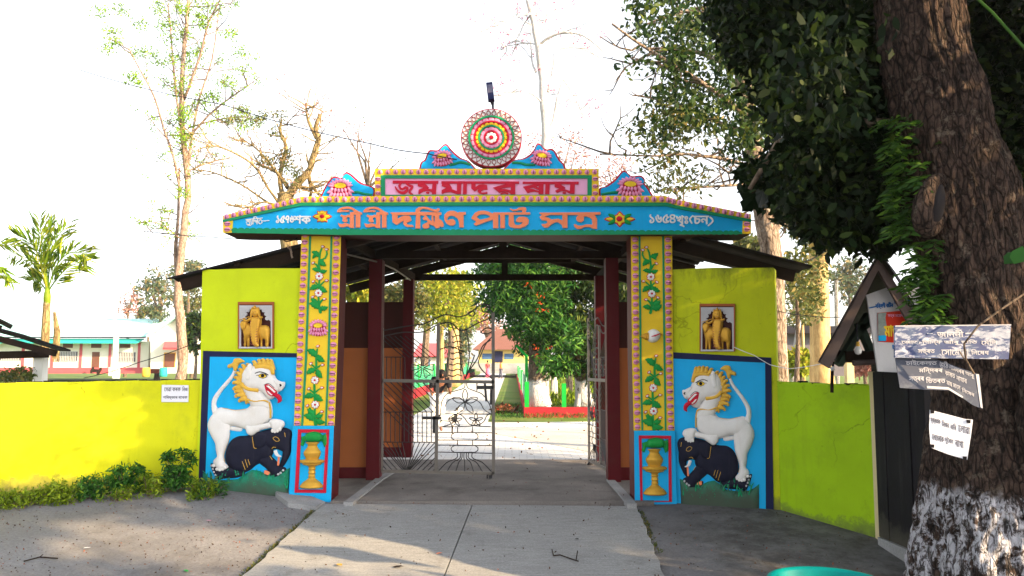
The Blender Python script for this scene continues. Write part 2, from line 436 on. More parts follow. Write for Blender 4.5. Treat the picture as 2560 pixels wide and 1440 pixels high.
M['crimson'] = paint('crimson paint', (0.52, 0.010, 0.035), 0.45, 0.16, 8, 0.15)
M['coral'] = paint('coral paint', (0.84, 0.24, 0.11), 0.5, 0.12, 9, 0.15)
M['white'] = paint('white paint', (0.78, 0.77, 0.76), 0.5, 0.08, 7, 0.2, dirt=0.1, dirtcol=(0.45, 0.4, 0.34))
M['gold'] = paint('gold paint', (0.62, 0.34, 0.045), 0.38, 0.25, 16, 0.35, metal=0.35)
M['lionwhite'] = paint('brushed white cement', (0.74, 0.72, 0.70), 0.75, 0.10, 9, 0.6, dirt=0.22, dirtcol=(0.46, 0.36, 0.24), streak=0.2, spec=.06)
M['ochre'] = paint('ochre paint', (0.70, 0.42, 0.06), 0.45, 0.2, 16, 0.3)
M['black'] = paint('black paint', (0.012, 0.013, 0.028), 0.7, 0.5, 9, 0.5, streak=.3, dirtcol=(.06, .06, .08))
M['ink'] = paint('dark line paint', (0.012, 0.010, 0.012), 0.6, 0.2, 9, 0)
M['maroon'] = paint('maroon paint', (0.045, 0.010, 0.008), 0.55, 0.2, 5, 0.2)
M['oxide'] = paint('red oxide column paint', (0.085, 0.006, 0.010), 0.5, 0.2, 4, 0.2, dirt=0.2)
M['orange'] = paint('orange plaster', (0.34, 0.105, 0.035), 0.7, 0.14, 3, 0.35, dirt=0.25, dirtcol=(0.3, 0.1, 0.03))
M['silver'] = paint('silver paint', (0.48, 0.48, 0.50), 0.4, 0.15, 12, 0.3)
M['grassrelief'] = paint('painted grass', (0.012, 0.22, 0.13), 0.6, 0.4, 9, 0.5, dirt=0.5, dirtcol=(0.03, 0.10, 0.06), splash=0.02)
M['timber'] = paint('old timber', (0.022, 0.013, 0.009), 0.9, 0.5, 9, 0.6, dirt=0.4)
M['darktimber'] = paint('tarred boards', (0.012, 0.011, 0.014), 0.6, 0.5, 6, 0.6, streak=.7, dirtcol=(.045, .04, .042), splash=-.1)
M['barge'] = paint('weathered barge board', (0.10, 0.075, 0.07), 0.8, 0.3, 8, 0.5)
M['greentimber'] = paint('faded green timber', (0.05, 0.085, 0.06), 0.8, 0.3, 8, 0.4)
M['tin'] = paint('rusted tin sheet', (0.014, 0.012, 0.015), 0.85, 0.35, 4, 0.3, dirt=0.5, dirtcol=(0.035, 0.018, 0.010))
M['iron'] = paint('grey iron', (0.16, 0.14, 0.12), 0.5, 0.25, 12, 0.2, spec=0.5)
M['blackiron'] = paint('black iron', (0.018, 0.016, 0.018), 0.5, 0.25, 12, 0.2, spec=0.5)
M['cable'] = paint('cable sheath', (0.02, 0.02, 0.03), 0.6, 0.2, 12, 0)
M['string'] = paint('white string', (0.75, 0.75, 0.75), 0.8, 0.1, 12, 0)
M['concrete'] = ground('concrete', (0.30, 0.30, 0.31), (0.42, 0.42, 0.42), (0.27, 0.265, 0.25), 1.2, 70, 0.5)
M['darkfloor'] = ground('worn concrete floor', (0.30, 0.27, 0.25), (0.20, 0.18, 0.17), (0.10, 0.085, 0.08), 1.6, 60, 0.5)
M['paper'] = paint('white paper', (0.74, 0.74, 0.80), 0.7, 0.05, 5, 0.05)
M['ply'] = paint('white board', (0.60, 0.60, 0.62), 0.7, 0.12, 4, 0.2, streak=0.3, dirtcol=(0.2, 0.2, 0.2))
M['poster'] = paint('red poster print', (0.60, 0.035, 0.015), 0.5, 0.1, 8, 0)
M['teal'] = paint('teal plastic', (0.0, 0.22, 0.20), 0.45, 0.15, 6, 0.15, dirt=0.3)

# ------------------------------------------------------------ ground, drive, paving
def zg(x, y):
    if y >= 9.0: z = 0.0
    elif y > 6.4: z = -0.09 * (9.0 - y)
    else: z = -0.234
    if y < 10.2:
        z -= 0.035
        q = max(0, min(1, (-x - 1.9) / 1.4)) * max(0, min(1, (y - 7.4) / 1.6)) * max(0, min(1, (x + 6.5) / 2.5)); z += 0.14 * q
        q = max(0, min(1, (x - 1.9) / .8)) * max(0, min(1, (y - 6.6) / 1.2)) ; z += 0.03 * q
        z += 0.012 * math.sin(x * 2.1 + y) * math.sin(y * 1.7 - x * .6)
    else: z -= 0.03
    return z
def sheet(name, xs, ys, fz, mat, label=None):
    mb = MB(); nx = len(xs)
    for y in ys:
        for x in xs: mb.v.append((x, y, fz(x, y)))
    for j in range(len(ys) - 1):
        for i in range(nx - 1):
            q = j * nx + i; mb.f.append((q, q + 1, q + nx + 1, q + nx)); mb.m.append(0)
    o = mb.build(name, mat, None, Matrix.Identity(4), True); return tag(o, kind='structure')
M['soil'] = ground('trodden forecourt', (0.20, 0.195, 0.205), (0.29, 0.285, 0.30), (0.11, 0.10, 0.095), 0.9, 45, 0.9, pit=11)
M['lawn'] = ground('lawn', (0.10, 0.20, 0.025), (0.20, 0.27, 0.05), (0.30, 0.26, 0.12), 0.5, 14, 0.5)
M['sand'] = ground('sandy yard', (0.62, 0.60, 0.57), (0.70, 0.68, 0.65), (0.5, 0.47, 0.43), 0.8, 30, 0.4)
m = M['soil']; n = m.node_tree; ns, ls = n.nodes, n.links; bs = ns['Principled BSDF']; src = bs.inputs['Base Color'].links[0].from_socket; p = pos(ns)   # tree's shade painted into the mossy, damp ground on its side
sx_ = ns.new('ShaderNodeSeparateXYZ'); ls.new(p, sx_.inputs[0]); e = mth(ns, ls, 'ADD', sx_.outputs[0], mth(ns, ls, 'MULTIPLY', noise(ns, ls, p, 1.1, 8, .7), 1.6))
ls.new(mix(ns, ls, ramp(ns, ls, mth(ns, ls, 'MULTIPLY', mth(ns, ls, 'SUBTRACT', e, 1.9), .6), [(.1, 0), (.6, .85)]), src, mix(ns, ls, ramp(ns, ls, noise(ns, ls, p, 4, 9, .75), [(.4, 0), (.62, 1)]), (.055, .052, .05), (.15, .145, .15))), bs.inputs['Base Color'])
fl_ = lambda a, b, s: [a + i * s for i in range(int(round((b - a) / s)) + 1)]
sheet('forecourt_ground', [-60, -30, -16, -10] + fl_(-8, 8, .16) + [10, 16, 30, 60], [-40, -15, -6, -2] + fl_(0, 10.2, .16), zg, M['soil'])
sheet('yard_ground', [-400, -120, -50, -20, 0, 20, 50, 120, 400], [10.2, 14, 20, 30, 45, 70, 110, 200, 600], lambda x, y: -0.03, M['lawn'])
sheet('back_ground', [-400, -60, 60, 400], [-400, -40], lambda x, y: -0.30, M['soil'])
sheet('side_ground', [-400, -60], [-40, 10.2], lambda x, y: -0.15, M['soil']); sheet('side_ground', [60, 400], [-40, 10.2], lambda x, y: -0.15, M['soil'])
def brick_mat(name, a, b, mortar, sx, sy, rough=0.8):
    m, n, bs, ns, ls = newmat(name); p = pos(ns); t = ns.new('ShaderNodeTexBrick'); ls.new(p, t.inputs['Vector'])
    t.inputs['Scale'].default_value = 1.0; t.inputs['Brick Width'].default_value = sx; t.inputs['Row Height'].default_value = sy; t.inputs['Mortar Size'].default_value = .008
    for k_, v in (('Color1', a), ('Color2', b), ('Mortar', mortar)): t.inputs[k_].default_value = tuple(v) + (1,)
    c = mix(ns, ls, ramp(ns, ls, noise(ns, ls, p, .7, 9, .7), [(0.4, 0), (0.75, .7)]), t.outputs['Color'], tuple(v * .62 for v in a))
    ls.new(c, bs.inputs['Base Color']); bs.inputs['Roughness'].default_value = rough
    bump(ns, ls, bs, t.outputs['Fac'], -.3, .01); return m
M['paver'] = brick_mat('pale pavers', (0.74, 0.74, 0.75), (0.66, 0.66, 0.66), (0.42, 0.41, 0.40), .24, .12)
def flat(name, pts, z, mat, h=.004, kind='structure'):
    mb = MB(); n = len(pts); mb.v = [(p[0], p[1], z) for p in pts] + [(p[0], p[1], z - h) for p in pts]
    mb.f = [tuple(range(n))] + [(i, i + n, (i + 1) % n + n, (i + 1) % n) for i in range(n)]; mb.m = [0] * len(mb.f)
    o = mb.build(name, mat, None, Matrix.Identity(4)); return tag(o, kind=kind)
G_ = lambda *P: [gnd(x, y, 0) for x, y in P]
flat('pavement', [(-9, 12.6), (9, 12.6)] + [gnd(2400, 1045), gnd(1240, 1055), gnd(1030, 1045), (-9, 20.5)], -.010, M['paver'], .03)
flat('sandy_ground', G_((1238, 1084), (1360, 1106), (1480, 1130), (1640, 1146), (2100, 1120), (2100, 1068), (1238, 1068)), -.004, M['sand'])
pth = [gnd(1000, 1055), gnd(1068, 1020), gnd(1120, 985), gnd(1172, 950), gnd(1205, 932), gnd(1266, 932), gnd(1237, 1009), gnd(1216, 1062)]
flat('garden_path', pth, -.005, M['paver'])
# concrete ramp in front of the gate
def rampP(px, py, dz=0.0):
    x, y, z = ray(px, py); t = (-.81 + dz - CZ) / (z - .09 * y); return Vector((x * t, y * t, CZ + z * t))
A = [rampP(808, 1262), rampP(1592, 1268), rampP(1660, 1440), rampP(612, 1440)]
dl = (A[3] - A[0]).normalized(); dr = (A[2] - A[1]).normalized()
ext = [A[0], A[1], A[2] + dr * .0, A[2] + dr * 2.6, A[3] + dl * 2.6, A[3]]
def zr(p): return max(-0.09 * (9 - p.y), -0.215)
m, n, bs, ns, ls = newmat('broom finished concrete'); p = pos(ns)
c = mix(ns, ls, noise(ns, ls, p, 1.3, 9, .7), (0.28, 0.28, 0.285), (0.46, 0.46, 0.46))
c = mix(ns, ls, ramp(ns, ls, noise(ns, ls, stretch(ns, ls, p, 2.2, 40, 1), 2, 7, .7), [(.42, 0), (.68, .6)]), c, (0.19, 0.185, 0.175))
c = mix(ns, ls, ramp(ns, ls, noise(ns, ls, p, 2.1, 11, .75), [(.56, 0), (.66, .6)]), c, (0.17, 0.165, 0.155))
c = mix(ns, ls, .65, c, ramp(ns, ls, noise(ns, ls, p, 55, 6, .85), [(.3, .25), (.62, 1)]), 'MULTIPLY')
ls.new(c, bs.inputs['Base Color']); bs.inputs['Roughness'].default_value = .9
bump(ns, ls, bs, noise(ns, ls, stretch(ns, ls, p, 6, 60, 1), 2, 8, .75), .5, .01); M['ramp'] = m
mb = MB(); L0, L1 = ext[0], ext[4]; R0, R1 = ext[1], ext[3]; N = 40
cm = []
for half in (0, 1):
    b = len(mb.v)
    for j in range(N + 1):
        t = j / N
        lp = L0.lerp(ext[5], t * 2) if t < .5 else ext[5].lerp(L1, t * 2 - 1); rp = R0.lerp(ext[2], t * 2) if t < .5 else ext[2].lerp(R1, t * 2 - 1)
        mid = lp.lerp(rp, .478 - .002 * j / N)
        a, d = (lp, mid + Vector((-.006, 0, 0))) if half == 0 else (mid + Vector((.006, 0, 0)), rp)
        for q, e in ((a, -1 if half == 0 else 0), (d, 1 if half == 1 else 0)):
            jx = rnd.uniform(-.012, .012) if e else 0
            mb.v.append((q.x + jx, q.y, zr(q) + .012)); mb.v.append((q.x + jx + e * .015, q.y, zr(q) - .2))
    for j in range(N):
        q = b + j * 4; mb.f += [(q, q + 4, q + 6, q + 2), (q + 1, q + 5, q + 4, q), (q + 2, q + 6, q + 7, q + 3)]; mb.m += [0] * 3
    mb.f += [(b, b + 2, b + 3, b + 1)]; mb.m += [0]
tag(mb.build('driveway', M['ramp'], None, Matrix.Identity(4)), kind='structure')
# floor of the passage
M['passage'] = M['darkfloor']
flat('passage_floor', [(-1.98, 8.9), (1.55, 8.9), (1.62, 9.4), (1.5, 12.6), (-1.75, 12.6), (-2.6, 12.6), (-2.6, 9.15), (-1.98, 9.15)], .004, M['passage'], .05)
for pts, lab in (([(870, 1262), (905, 1235), (950, 1200), (985, 1180)], 'left'), ([(1580, 1266), (1552, 1232), (1525, 1203)], 'right')):
    P = [gnd(a, b, .0) for a, b in pts]; mb = MB()
    for a, b in zip(P, P[1:]): mb.bar(a, b, .10, .056)
    tag(mb.build('kerb', M['concrete']), 'low whitish concrete kerb along the %s side of the passage floor' % lab, 'kerb', 'kerbs of the passage')
mb = MB(); P = [rampP(x, y) for x, y in [(688, 1252), (700, 1240), (765, 1248), (812, 1262), (790, 1276), (760, 1272), (720, 1270)]]
zt = .0; nn = len(P); mb.v = [(p.x, p.y, zg(p.x, p.y) + .055 + .008 * math.sin(i * 2)) for i, p in enumerate(P)] + [(p.x, p.y, -.2) for p in P]
mb.f = [tuple(range(nn))[::-1]] + [(i, (i + 1) % nn, (i + 1) % nn + nn, i + nn) for i in range(nn)]; mb.m = [0] * len(mb.f)
tag(mb.build('concrete_slab', M['concrete']), 'broken grey concrete slab lying at the foot of the left flowered pillar', 'slab')

# ------------------------------------------------------------ painted gateway
FP = Plane((-4, 9.0), (4, 9.0)); BP = Plane((-4, 8.86), (4, 8.86)); CPL = Plane((-4, 8.93), (4, 8.93))
gate = thing('gateway', 'brightly painted concrete gateway arch with lettered beam, flowered pillars and round wheel crest', 'gateway', (0, 9.1, 0))
def lerp(a, b, t): return a + (b - a) * t
def pxline(pl, top, bot, w0, z=0.0):
    return None
def quad(pl, a, b, c, d): return pl.up([a, b, c, d])
def slab(name, pl, h, polys, mat, parent, z0=0.0, holes=(), ms=None):
    mb = MB(); solid(mb, h, [pl.up(p) for p in polys], [pl.up(p) for p in holes], z0=z0, ms=ms)
    return mb.build(name, mat, parent, pl.M)
def bud(mb, pl, x, y, r, axis='h', rv=None):
    """half-round bud with a dark slit; pointed to one side"""
    u, v = pl.uv(x, y); k = pl.scale(x, y); r *= k; rv = (rv or r / k * 0.9) * k; n = 10; b = len(mb.v)
    rings = [(1.0, 0.0), (0.86, 0.5), (0.5, 0.86)]
    for q, hz in rings:
        for i in range(n):
            a = 2 * math.pi * i / n; ex = 1.0
            if axis == 'h' and i == 0: ex = 1.25
            if axis == 'v' and i in (2, 3): ex = 1.22
            mb.v.append((u + math.cos(a) * r * q * ex, v + math.sin(a) * rv * q * ex, 0.011 + hz * r * 0.75))
    mb.v.append((u, v, 0.011 + r * 0.8)); t = len(mb.v) - 1
    for j in range(2):
        for i in range(n):
            a = b + j * n + i; c = b + j * n + (i + 1) % n; mb.f.append((a, c, c + n, a + n)); mb.m.append(0)
    for i in range(n): mb.f.append((b + 2 * n + i, b + 2 * n + (i + 1) % n, t)); mb.m.append(0)
    s = r * 0.09; z = 0.011 + r * 0.8
    if axis == 'h': mb.box((u - r * .75, v - s, z - r * .5), (u + r * .95, v + s, z + 0.0015), 1)
    else: mb.box((u - s, v - rv * .75, z - r * .5), (u + s, v + rv * .55, z + 0.0015), 1)
M['lotuspink'] = paint('lotus pink paint', (0.80, 0.30, 0.50), 0.5, 0.12, 14, 0.15)
def petal(cx, cy, ang, L, wd, n=9):
    """teardrop outline, root at (cx,cy), px units with y down"""
    out = []; ca, sa = math.cos(ang), math.sin(ang)
    for sgn in (1, -1):
        for i in range(n):
            t = i / (n - 1) if sgn == 1 else 1 - i / (n - 1)
            if sgn == -1 and i in (0, n - 1): continue
            r = wd / 2 * math.sin(math.pi * t ** 0.8) ** 0.8 * (1 if t < 1 else 0) if 0 < t < 1 else 0
            x = t * L; y = sgn * r; out.append((cx + ca * x - sa * y, cy + sa * x + ca * y))
    return out
def lotus(pl, parent, cx, cy, wd, tilt=0.0, z=0.0, tall=1.0):
    """relief lotus: ring of pink petals round a yellow seed bed; petals stand on a crimson ground"""
    red, pk, ye = MB(), MB(), MB(); a = wd / 2; ct, st = math.cos(tilt), math.sin(tilt)
    T = lambda P: [(cx + (x * ct - y * st) * a, cy + (x * st + y * ct) * a * tall) for x, y in P]
    solid(red, 0.012, [pl.up(T(circ(0, .25, .82, .52)))], z0=z)
    solid(ye, 0.03, [pl.up(T(circ(0, -.13, .43, .19)))], z0=z)
    for i in range(9):                                   # back ring
        an = R(188 + i * 20.5); p = [(q[0], q[1] * .8) for q in petal(math.cos(an) * .46, -.1 + math.sin(an) * .30, an, .48, .27)]
        puff(pk, .018, pl.up(T(p)), z0=z + .010 + .001 * (i % 2))
    for i in range(6):                                    # front ring
        x = -0.56 + i * 0.224; p = petal(x, -.10 + .16 * math.cos(x * 1.9), R(90 - x * 40), .37, .225)
        puff(pk, .020, pl.up(T(p)), z0=z + .018 + .001 * (i % 2))
    for i in range(7):                                    # lower ring
        x = -0.62 + i * 0.207; p = petal(x * .9, .26 + .1 * math.cos(x * 1.6), R(90 - x * 62), .43 + .08 * abs(x), .215)
        puff(pk, .016, pl.up(T(p)), z0=z + .012 + .001 * (i % 2))
    for sx in (-1, 1):
        p = petal(sx * .55, .22, R(90 - sx * 72), .50, .24); puff(pk, .016, pl.up(T(p)), z0=z + .014)
    o = pk.build('lotus', M['lotuspink'], parent, pl.M, True)
    # seeds and ground belong to the same flower
    red.build('lotus_ground', M['crimson'], parent, pl.M); ye.build('lotus_centre', M['yellow'], parent, pl.M)
    return o
# ---- flowering vine reliefs, listed in photo pixels of the left pillar
Z6 = Z(560, 560, 4.2353); Z4 = Z(480, 860, 3.4289); Z5 = Z(1560, 860, 3.2725); Z7 = Z(1560, 560, 4.2353)
VINE = dict(
    stems=[Z6([(1020, 510, 22), (1005, 440, 18), (1012, 360, 16), (1020, 300, 14), (1035, 262, 12)]), Z6([(1030, 385, 14), (1075, 360, 14), (1092, 320, 14), (1088, 290, 12)]),
           Z6([(1000, 470, 14), (980, 430, 14), (955, 420, 10)]), Z6([(1010, 690, 20), (1008, 640, 16), (1012, 600, 14)]), Z6([(1010, 660, 14), (975, 620, 12)]), Z6([(1010, 660, 14), (1060, 612, 12)]),
           Z6([(1022, 935, 24), (1008, 870, 22), (1003, 780, 14)]), Z6([(1010, 850, 16), (970, 815, 16), (942, 785, 12)]), Z6([(1010, 850, 16), (1030, 815, 16), (1052, 800, 12)]),
           Z4([(1068, 205, 16), (1066, 120, 14), (1075, 45, 10)]), Z4([(1066, 210, 12), (1030, 180, 10)]), Z4([(1066, 210, 12), (1100, 185, 10)]), Z4([(1055, 480, 16), (1050, 350, 14)]),
           Z4([(1050, 420, 12), (1015, 395, 10)]), Z4([(1050, 420, 12), (1095, 385, 10)]), Z4([(1062, 690, 22), (1050, 620, 18), (1055, 560, 12)]), Z4([(1050, 620, 12), (1010, 550, 12)]), Z4([(1050, 630, 12), (1095, 590, 10)])],
    leaves=[Z6([(1010, 345), (930, 300)]), Z6([(1015, 375), (1085, 440)]), Z6([(1005, 500), (935, 480)]), Z6([(1015, 500), (1090, 490)]), Z6([(1005, 660), (915, 700)]), Z6([(1015, 660), (1095, 715)]),
            Z6([(1010, 890), (905, 845)]), Z6([(1012, 890), (1100, 875)]), Z6([(990, 860), (920, 800)]), Z6([(975, 325), (945, 370)]),
            Z4([(1068, 105), (988, 55)]), Z4([(1072, 95), (1140, 145)]), Z4([(1062, 215), (990, 260)]), Z4([(1070, 215), (1120, 285)]), Z4([(1050, 440), (968, 462)]), Z4([(1055, 430), (1125, 480)]),
            Z4([(1052, 650), (962, 615)]), Z4([(1058, 650), (1140, 665)]), Z4([(1045, 640), (990, 560)]), Z4([(1062, 630), (1120, 600)])],
    buds=[Z6([(1045, 240, .6)]), Z6([(1085, 270, -.5)]), Z6([(943, 415, -2.6)]), Z6([(945, 612, -2.8)]), Z6([(1085, 600, -.3)]), Z6([(938, 775, -2.4)]), Z6([(1062, 795, -.4)]),
          Z4([(1078, 20, -1.3)]), Z4([(1018, 170, -2.6)]), Z4([(1118, 180, -.5)]), Z4([(1002, 385, -2.7)]), Z4([(1113, 375, -.5)]), Z4([(988, 530, -2.4)]), Z4([(1112, 580, -.3)])],
    flowers=[Z6([(1010, 555)]), Z6([(1003, 732)]), Z4([(1055, 310)]), Z4([(1058, 520)])])
def mapright(x, y):
    if y < 830: return (1626.5 - (x - 798.5) * 1.0 + 1.0 * (y - 690) / 42, y + 1.5)
    return (1633 + (x - 788) , 890 + (y - 866) * 0.944)
def vine(pl, par, mp):
    st, lf = MB(), MB(); k = pl.scale(800, 800)
    mv = lambda P: [tuple(mp(q[0], q[1])) + tuple(q[2:]) for q in P]
    sp = []
    for s in VINE['stems']: 
        q = mv(s); u = pl.up(q); sp += stroke([(a[0], a[1], p[2] * k * 1.25) for a, p in zip(u, q)])
    solid(st, .012, sp)
    for s in VINE['leaves']:
        (x0, y0), (x1, y1) = mv(s); L = math.hypot(x1 - x0, y1 - y0); an = math.atan2(y1 - y0, x1 - x0); out = []
        base = petal(0, 0, 0, L * 1.05, L * .62, 12)
        ca, sa = math.cos(an), math.sin(an)
        for i, (a, b) in enumerate(base):
            e = 1 + (0.16 if i % 3 == 0 else -0.10); b = b * e + 0.13 * L * math.sin(a / L * 2.6)
            out.append((x0 + ca * a - sa * b, y0 + sa * a + ca * b))
        puff(lf, .012, pl.up(out), z0=.006)
    for s in VINE['buds']:
        (x, y, a), = s; X, Y = mp(x, y)
        if mp is mapright and y < 830: a = math.pi - a
        wh = MB(); puff(wh, .006, pl.up(petal(X - 4.6 * math.cos(a), Y - 4.6 * math.sin(a), a, 11.5, 7.5)), z0=.004, mi=1)
        puff(wh, .010, pl.up(petal(X - 3 * math.cos(a), Y - 3 * math.sin(a), a, 7.5, 4.8)), z0=.008)
        wh.build('vine_bud', [M['white'], M['crimson']], par, pl.M)
    for s in VINE['flowers']:
        (x, y), = s; X, Y = mp(x, y); wh = MB()
        for i in range(8):
            a = 2 * math.pi * i / 8 + .2
            puff(wh, .006, pl.up(petal(X, Y, a, 11.5, 9.5)), z0=.004 + .0005 * (i % 2), mi=1)
            puff(wh, .008, pl.up(petal(X + 1.5 * math.cos(a), Y + 1.5 * math.sin(a), a, 8.6, 7.0)), z0=.009 + .0005 * (i % 2))
        solid(wh, .010, [pl.up(circ(X, Y, 2.6))], z0=.012, mi=1); wh.build('vine_flower', [M['white'], M['crimson']], par, pl.M)
    lf.v += []; b = len(lf.v); lf.v += st.v; lf.f += [tuple(i + b for i in f) for f in st.f]; lf.m += st.m
    lf.build('vine_leaves', M['leafgreen'], par, pl.M)
def kalasha(pl, par, prof, cx, leaf):
    """gilt water pot on a stand, half in the round; prof = (half width, y) in photo px"""
    mb = MB(); P = [(pl.uv(cx(y) + r, y)[0] - pl.uv(cx(y), y)[0], pl.uv(cx(y), y)) for r, y in prof]; n = 16
    for r, (u, v) in P:
        for i in range(n + 1):
            a = math.pi * i / n; mb.v.append((u + r * math.cos(a), v, r * .62 * math.sin(a) + .001))
    for j in range(len(P) - 1):
        for i in range(n):
            q = j * (n + 1) + i; mb.f.append((q, q + n + 1, q + n + 2, q + 1)); mb.m.append(0)
    mb.build('water_pot', M['gold'], par, pl.M)
    lf = MB()
    for p, h in leaf: puff(lf, h, pl.up(p), z0=.005 + .02 * (h > .02))
    lf.build('pot_leaves', M['leafgreen'], par, pl.M, True)
def pillar(side, shaft, g1, g2, buds, block, fo, fi, mp, prof, cx, leaf):
    mb = MB(); solid(mb, .34, [FP.up(shaft)], z0=-.34, mi=0, ms=1)
    p = mb.build('pillar', [M['yellow'], M['oxide']], gate, FP.M)
    gl = MB()
    for a, b, c, d in (g1, g2): solid(gl, .009, [FP.up([a, b, c, d])])
    gl.build('green_line', M['green'], p, FP.M)
    for a, m, b in buds:
        bm = MB(); n = 27
        for i in range(n):
            t = i / (n - 1); y = lerp(a[1], b[1], t) + rnd.uniform(-1, 1)
            x = lerp(a[0], m[0], (y - a[1]) / (m[1] - a[1])) if y < m[1] else lerp(m[0], b[0], (y - m[1]) / (b[1] - m[1]))
            bud(bm, FP, x, y, 7.2 + rnd.uniform(-.4, .4), 'h', 6.6)
        bm.build('bud_border', [M['pink'], M['ink']], p, FP.M, True)
    mb = MB(); solid(mb, .37, [FP.up(block)], z0=-.34, ms=1)
    bl = mb.build('base_block', [M['blue'], M['oxide']], p, FP.M)
    B2 = Plane((-4, 8.97), (4, 8.97))
    slab('panel_border', B2, .016, [fo], M['crimson'], p, holes=[fi])
    kalasha(B2, p, prof, cx, leaf)
    vine(FP, p, mp)
    return p
prof = [(1, 842), (16, 845), (17, 848), (13, 852), (11.5, 860), (14, 868), (20, 880), (22, 888), (20.5, 898), (17, 908), (16, 914), (29, 917), (31, 921), (30, 927), (24, 931), (23, 936), (15, 939), (9, 944), (8, 950), (9.5, 954), (7.5, 960), (9.5, 970), (7, 976), (9, 982), (8, 990), (13, 998), (22, 1008), (28, 1020), (30, 1026), (26, 1031), (0.5, 1033)]
# the numbers above were read from a zoomed crop; bring them into the photo's own pixels
pl_prof = [(r * 1.0, 860 + (y - 842) * 1.93 / 3.4289 * 1.09 + 243.5) for r, y in prof]
def lfset(cx, y0, k=1.0):
    P = lambda pts: [(cx + x * k, y0 + y * k) for x, y in pts]
    return [(P(smooth([(-22, 0), (-18, -12), (-4, -17), (8, -17), (20, -12), (24, -2), (18, 7), (4, 8), (-10, 8), (-20, 6)], 3, True)), .05),
            (P([(-18, -8), (-32, -4), (-30, 6), (-34, 16), (-26, 20), (-22, 8), (-16, 4)]), .014), (P([(20, -8), (32, -12), (34, 0), (33, 16), (26, 22), (22, 10), (18, 4)]), .014)]
PL_ = pillar('l', [(754, 579), (853, 583), (843.3, 900), (836.4, 1066), (734.6, 1066), (741.8, 900)],
       [(773.7, 580), (778.6, 580), (768, 900), (762.5, 900)], [(827, 582), (831.5, 582), (824, 900), (819, 900)],
       [((763, 588), (749.5, 895), (743.5, 1058)), ((842, 592), (832.7, 895), (827.5, 1058))],
       [(733.7, 1064), (836.4, 1064), (829, 1255), (724, 1242)], Z4([(912, 730), (1178, 732), (1150, 1275), (882, 1272)]), Z4([(937, 759), (1153, 759), (1126, 1247), (914, 1247)]),
       lambda x, y: (x, y), pl_prof, lambda y: 781.5 - (y - 1105) * .022, lfset(785, 1096))
gl = MB()
for q in ([(762.5, 900), (768, 900), (758, 1065), (753, 1065)], [(819, 900), (824, 900), (817, 1065), (812.5, 1065)]): solid(gl, .009, [FP.up(q)])
gl.build('green_line', M['green'], PL_, FP.M)
PR_ = pillar('r', [(1577, 585), (1680, 585), (1683, 900), (1686, 1076), (1584, 1076), (1580, 900)],
       [(1596, 585), (1600.8, 585), (1604, 900), (1599, 900)], [(1655, 585), (1659.8, 585), (1663.6, 900), (1658.7, 900)],
       [((1587, 599), (1589.5, 895), (1593, 1068)), ((1669, 599), (1671, 895), (1676, 1068))],
       [(1584, 1076), (1686, 1076), (1691, 1268), (1586, 1266)], Z5([(120, 748), (383, 750), (390, 1290), (133, 1290)]), Z5([(142, 772), (362, 774), (367, 1283), (151, 1283)]),
       mapright, [(r, y + 17) for r, y in pl_prof], lambda y: 1635 + (y - 1105) * .02, lfset(1637, 1111))
gl = MB()
for q in ([(1599, 900), (1604, 900), (1608, 1075), (1603.7, 1075)], [(1658.7, 900), (1663.6, 900), (1666, 1075), (1661.8, 1075)]): solid(gl, .009, [FP.up(q)])
gl.build('green_line', M['green'], PR_, FP.M)
lotus(FP, PL_, 796, 818, 51, 0, .0, 1.15)
cn = MB()
puff(cn, .07, FP.up(Z7(smooth([(245, 1165), (262, 1130), (310, 1112), (360, 1130), (385, 1165), (380, 1200), (345, 1245), (290, 1255), (252, 1235), (240, 1200)], 3, True))))
for i, (x, r) in enumerate(((248, 44), (228, 36), (212, 28), (198, 20), (190, 12))):
    puff(cn, .05 - i * .007, FP.up(Z7(circ(x, 1190, 16, r))), mi=1, z0=.004 - i * .0006)
puff(cn, .03, FP.up(Z7(ribbon([(360, 1175, 40), (390, 1168, 24), (412, 1166, 8)]))), mi=1)
solid(cn, .006, [FP.up(Z7([(275, 1190), (300, 1182), (370, 1158), (375, 1164), (320, 1192), (285, 1196)]))], z0=.068, mi=2)
cn.build('conch_shell', [M['white'], M['gold'], M['crimson']], PR_, FP.M, True)

# ---- lettered main beam
T = [(558, 539), (756, 492), (1240, 489), (1662, 490), (1687, 498), (1877, 536)]
T2 = [(558, 550), (756, 507), (1240, 506), (1665, 507), (1690, 514), (1877, 549)]
T3 = [(558, 556), (756, 515), (1240, 515), (1665, 516), (1690, 522), (1877, 556)]
mb = MB(); solid(mb, .5, [BP.up(T + [(1877, 585), (1240, 588), (850, 587), (558, 582)])], z0=-.5, ms=1)
beam = mb.build('main_beam', [M['blue'], M['maroon']], gate, BP.M)
slab('yellow_strip', BP, .010, [T + T2[::-1], [(558, 554), (583, 552), (581, 582), (558, 582)], [(1857, 553), (1877, 555), (1877, 585), (1855, 585)]], M['yellow'], beam)
slab('green_band', BP, .022, [T2 + T3[::-1]], M['green'], beam)
sc_p = [[(581, 573), (720, 575), (1240, 578), (1853, 580), (1856, 585.4), (1240, 588.5), (850, 587.5), (581, 582.5)]]
x = 588
while x < 1850:
    r = rnd.uniform(7, 10); yb = lerp(573, 577, (x - 580) / 600) if x < 1180 else lerp(577, 580, (x - 1180) / 670)
    sc_p.append(circ(x, yb + 2, r, 5.5, 12)); x += r * 1.75
slab('scalloped_band', BP, .014, sc_p, M['green'], beam)
bm = MB(); P = [(558, 545), (756, 500), (1240, 498), (1664, 499), (1689, 506), (1875, 543)]; seg = []
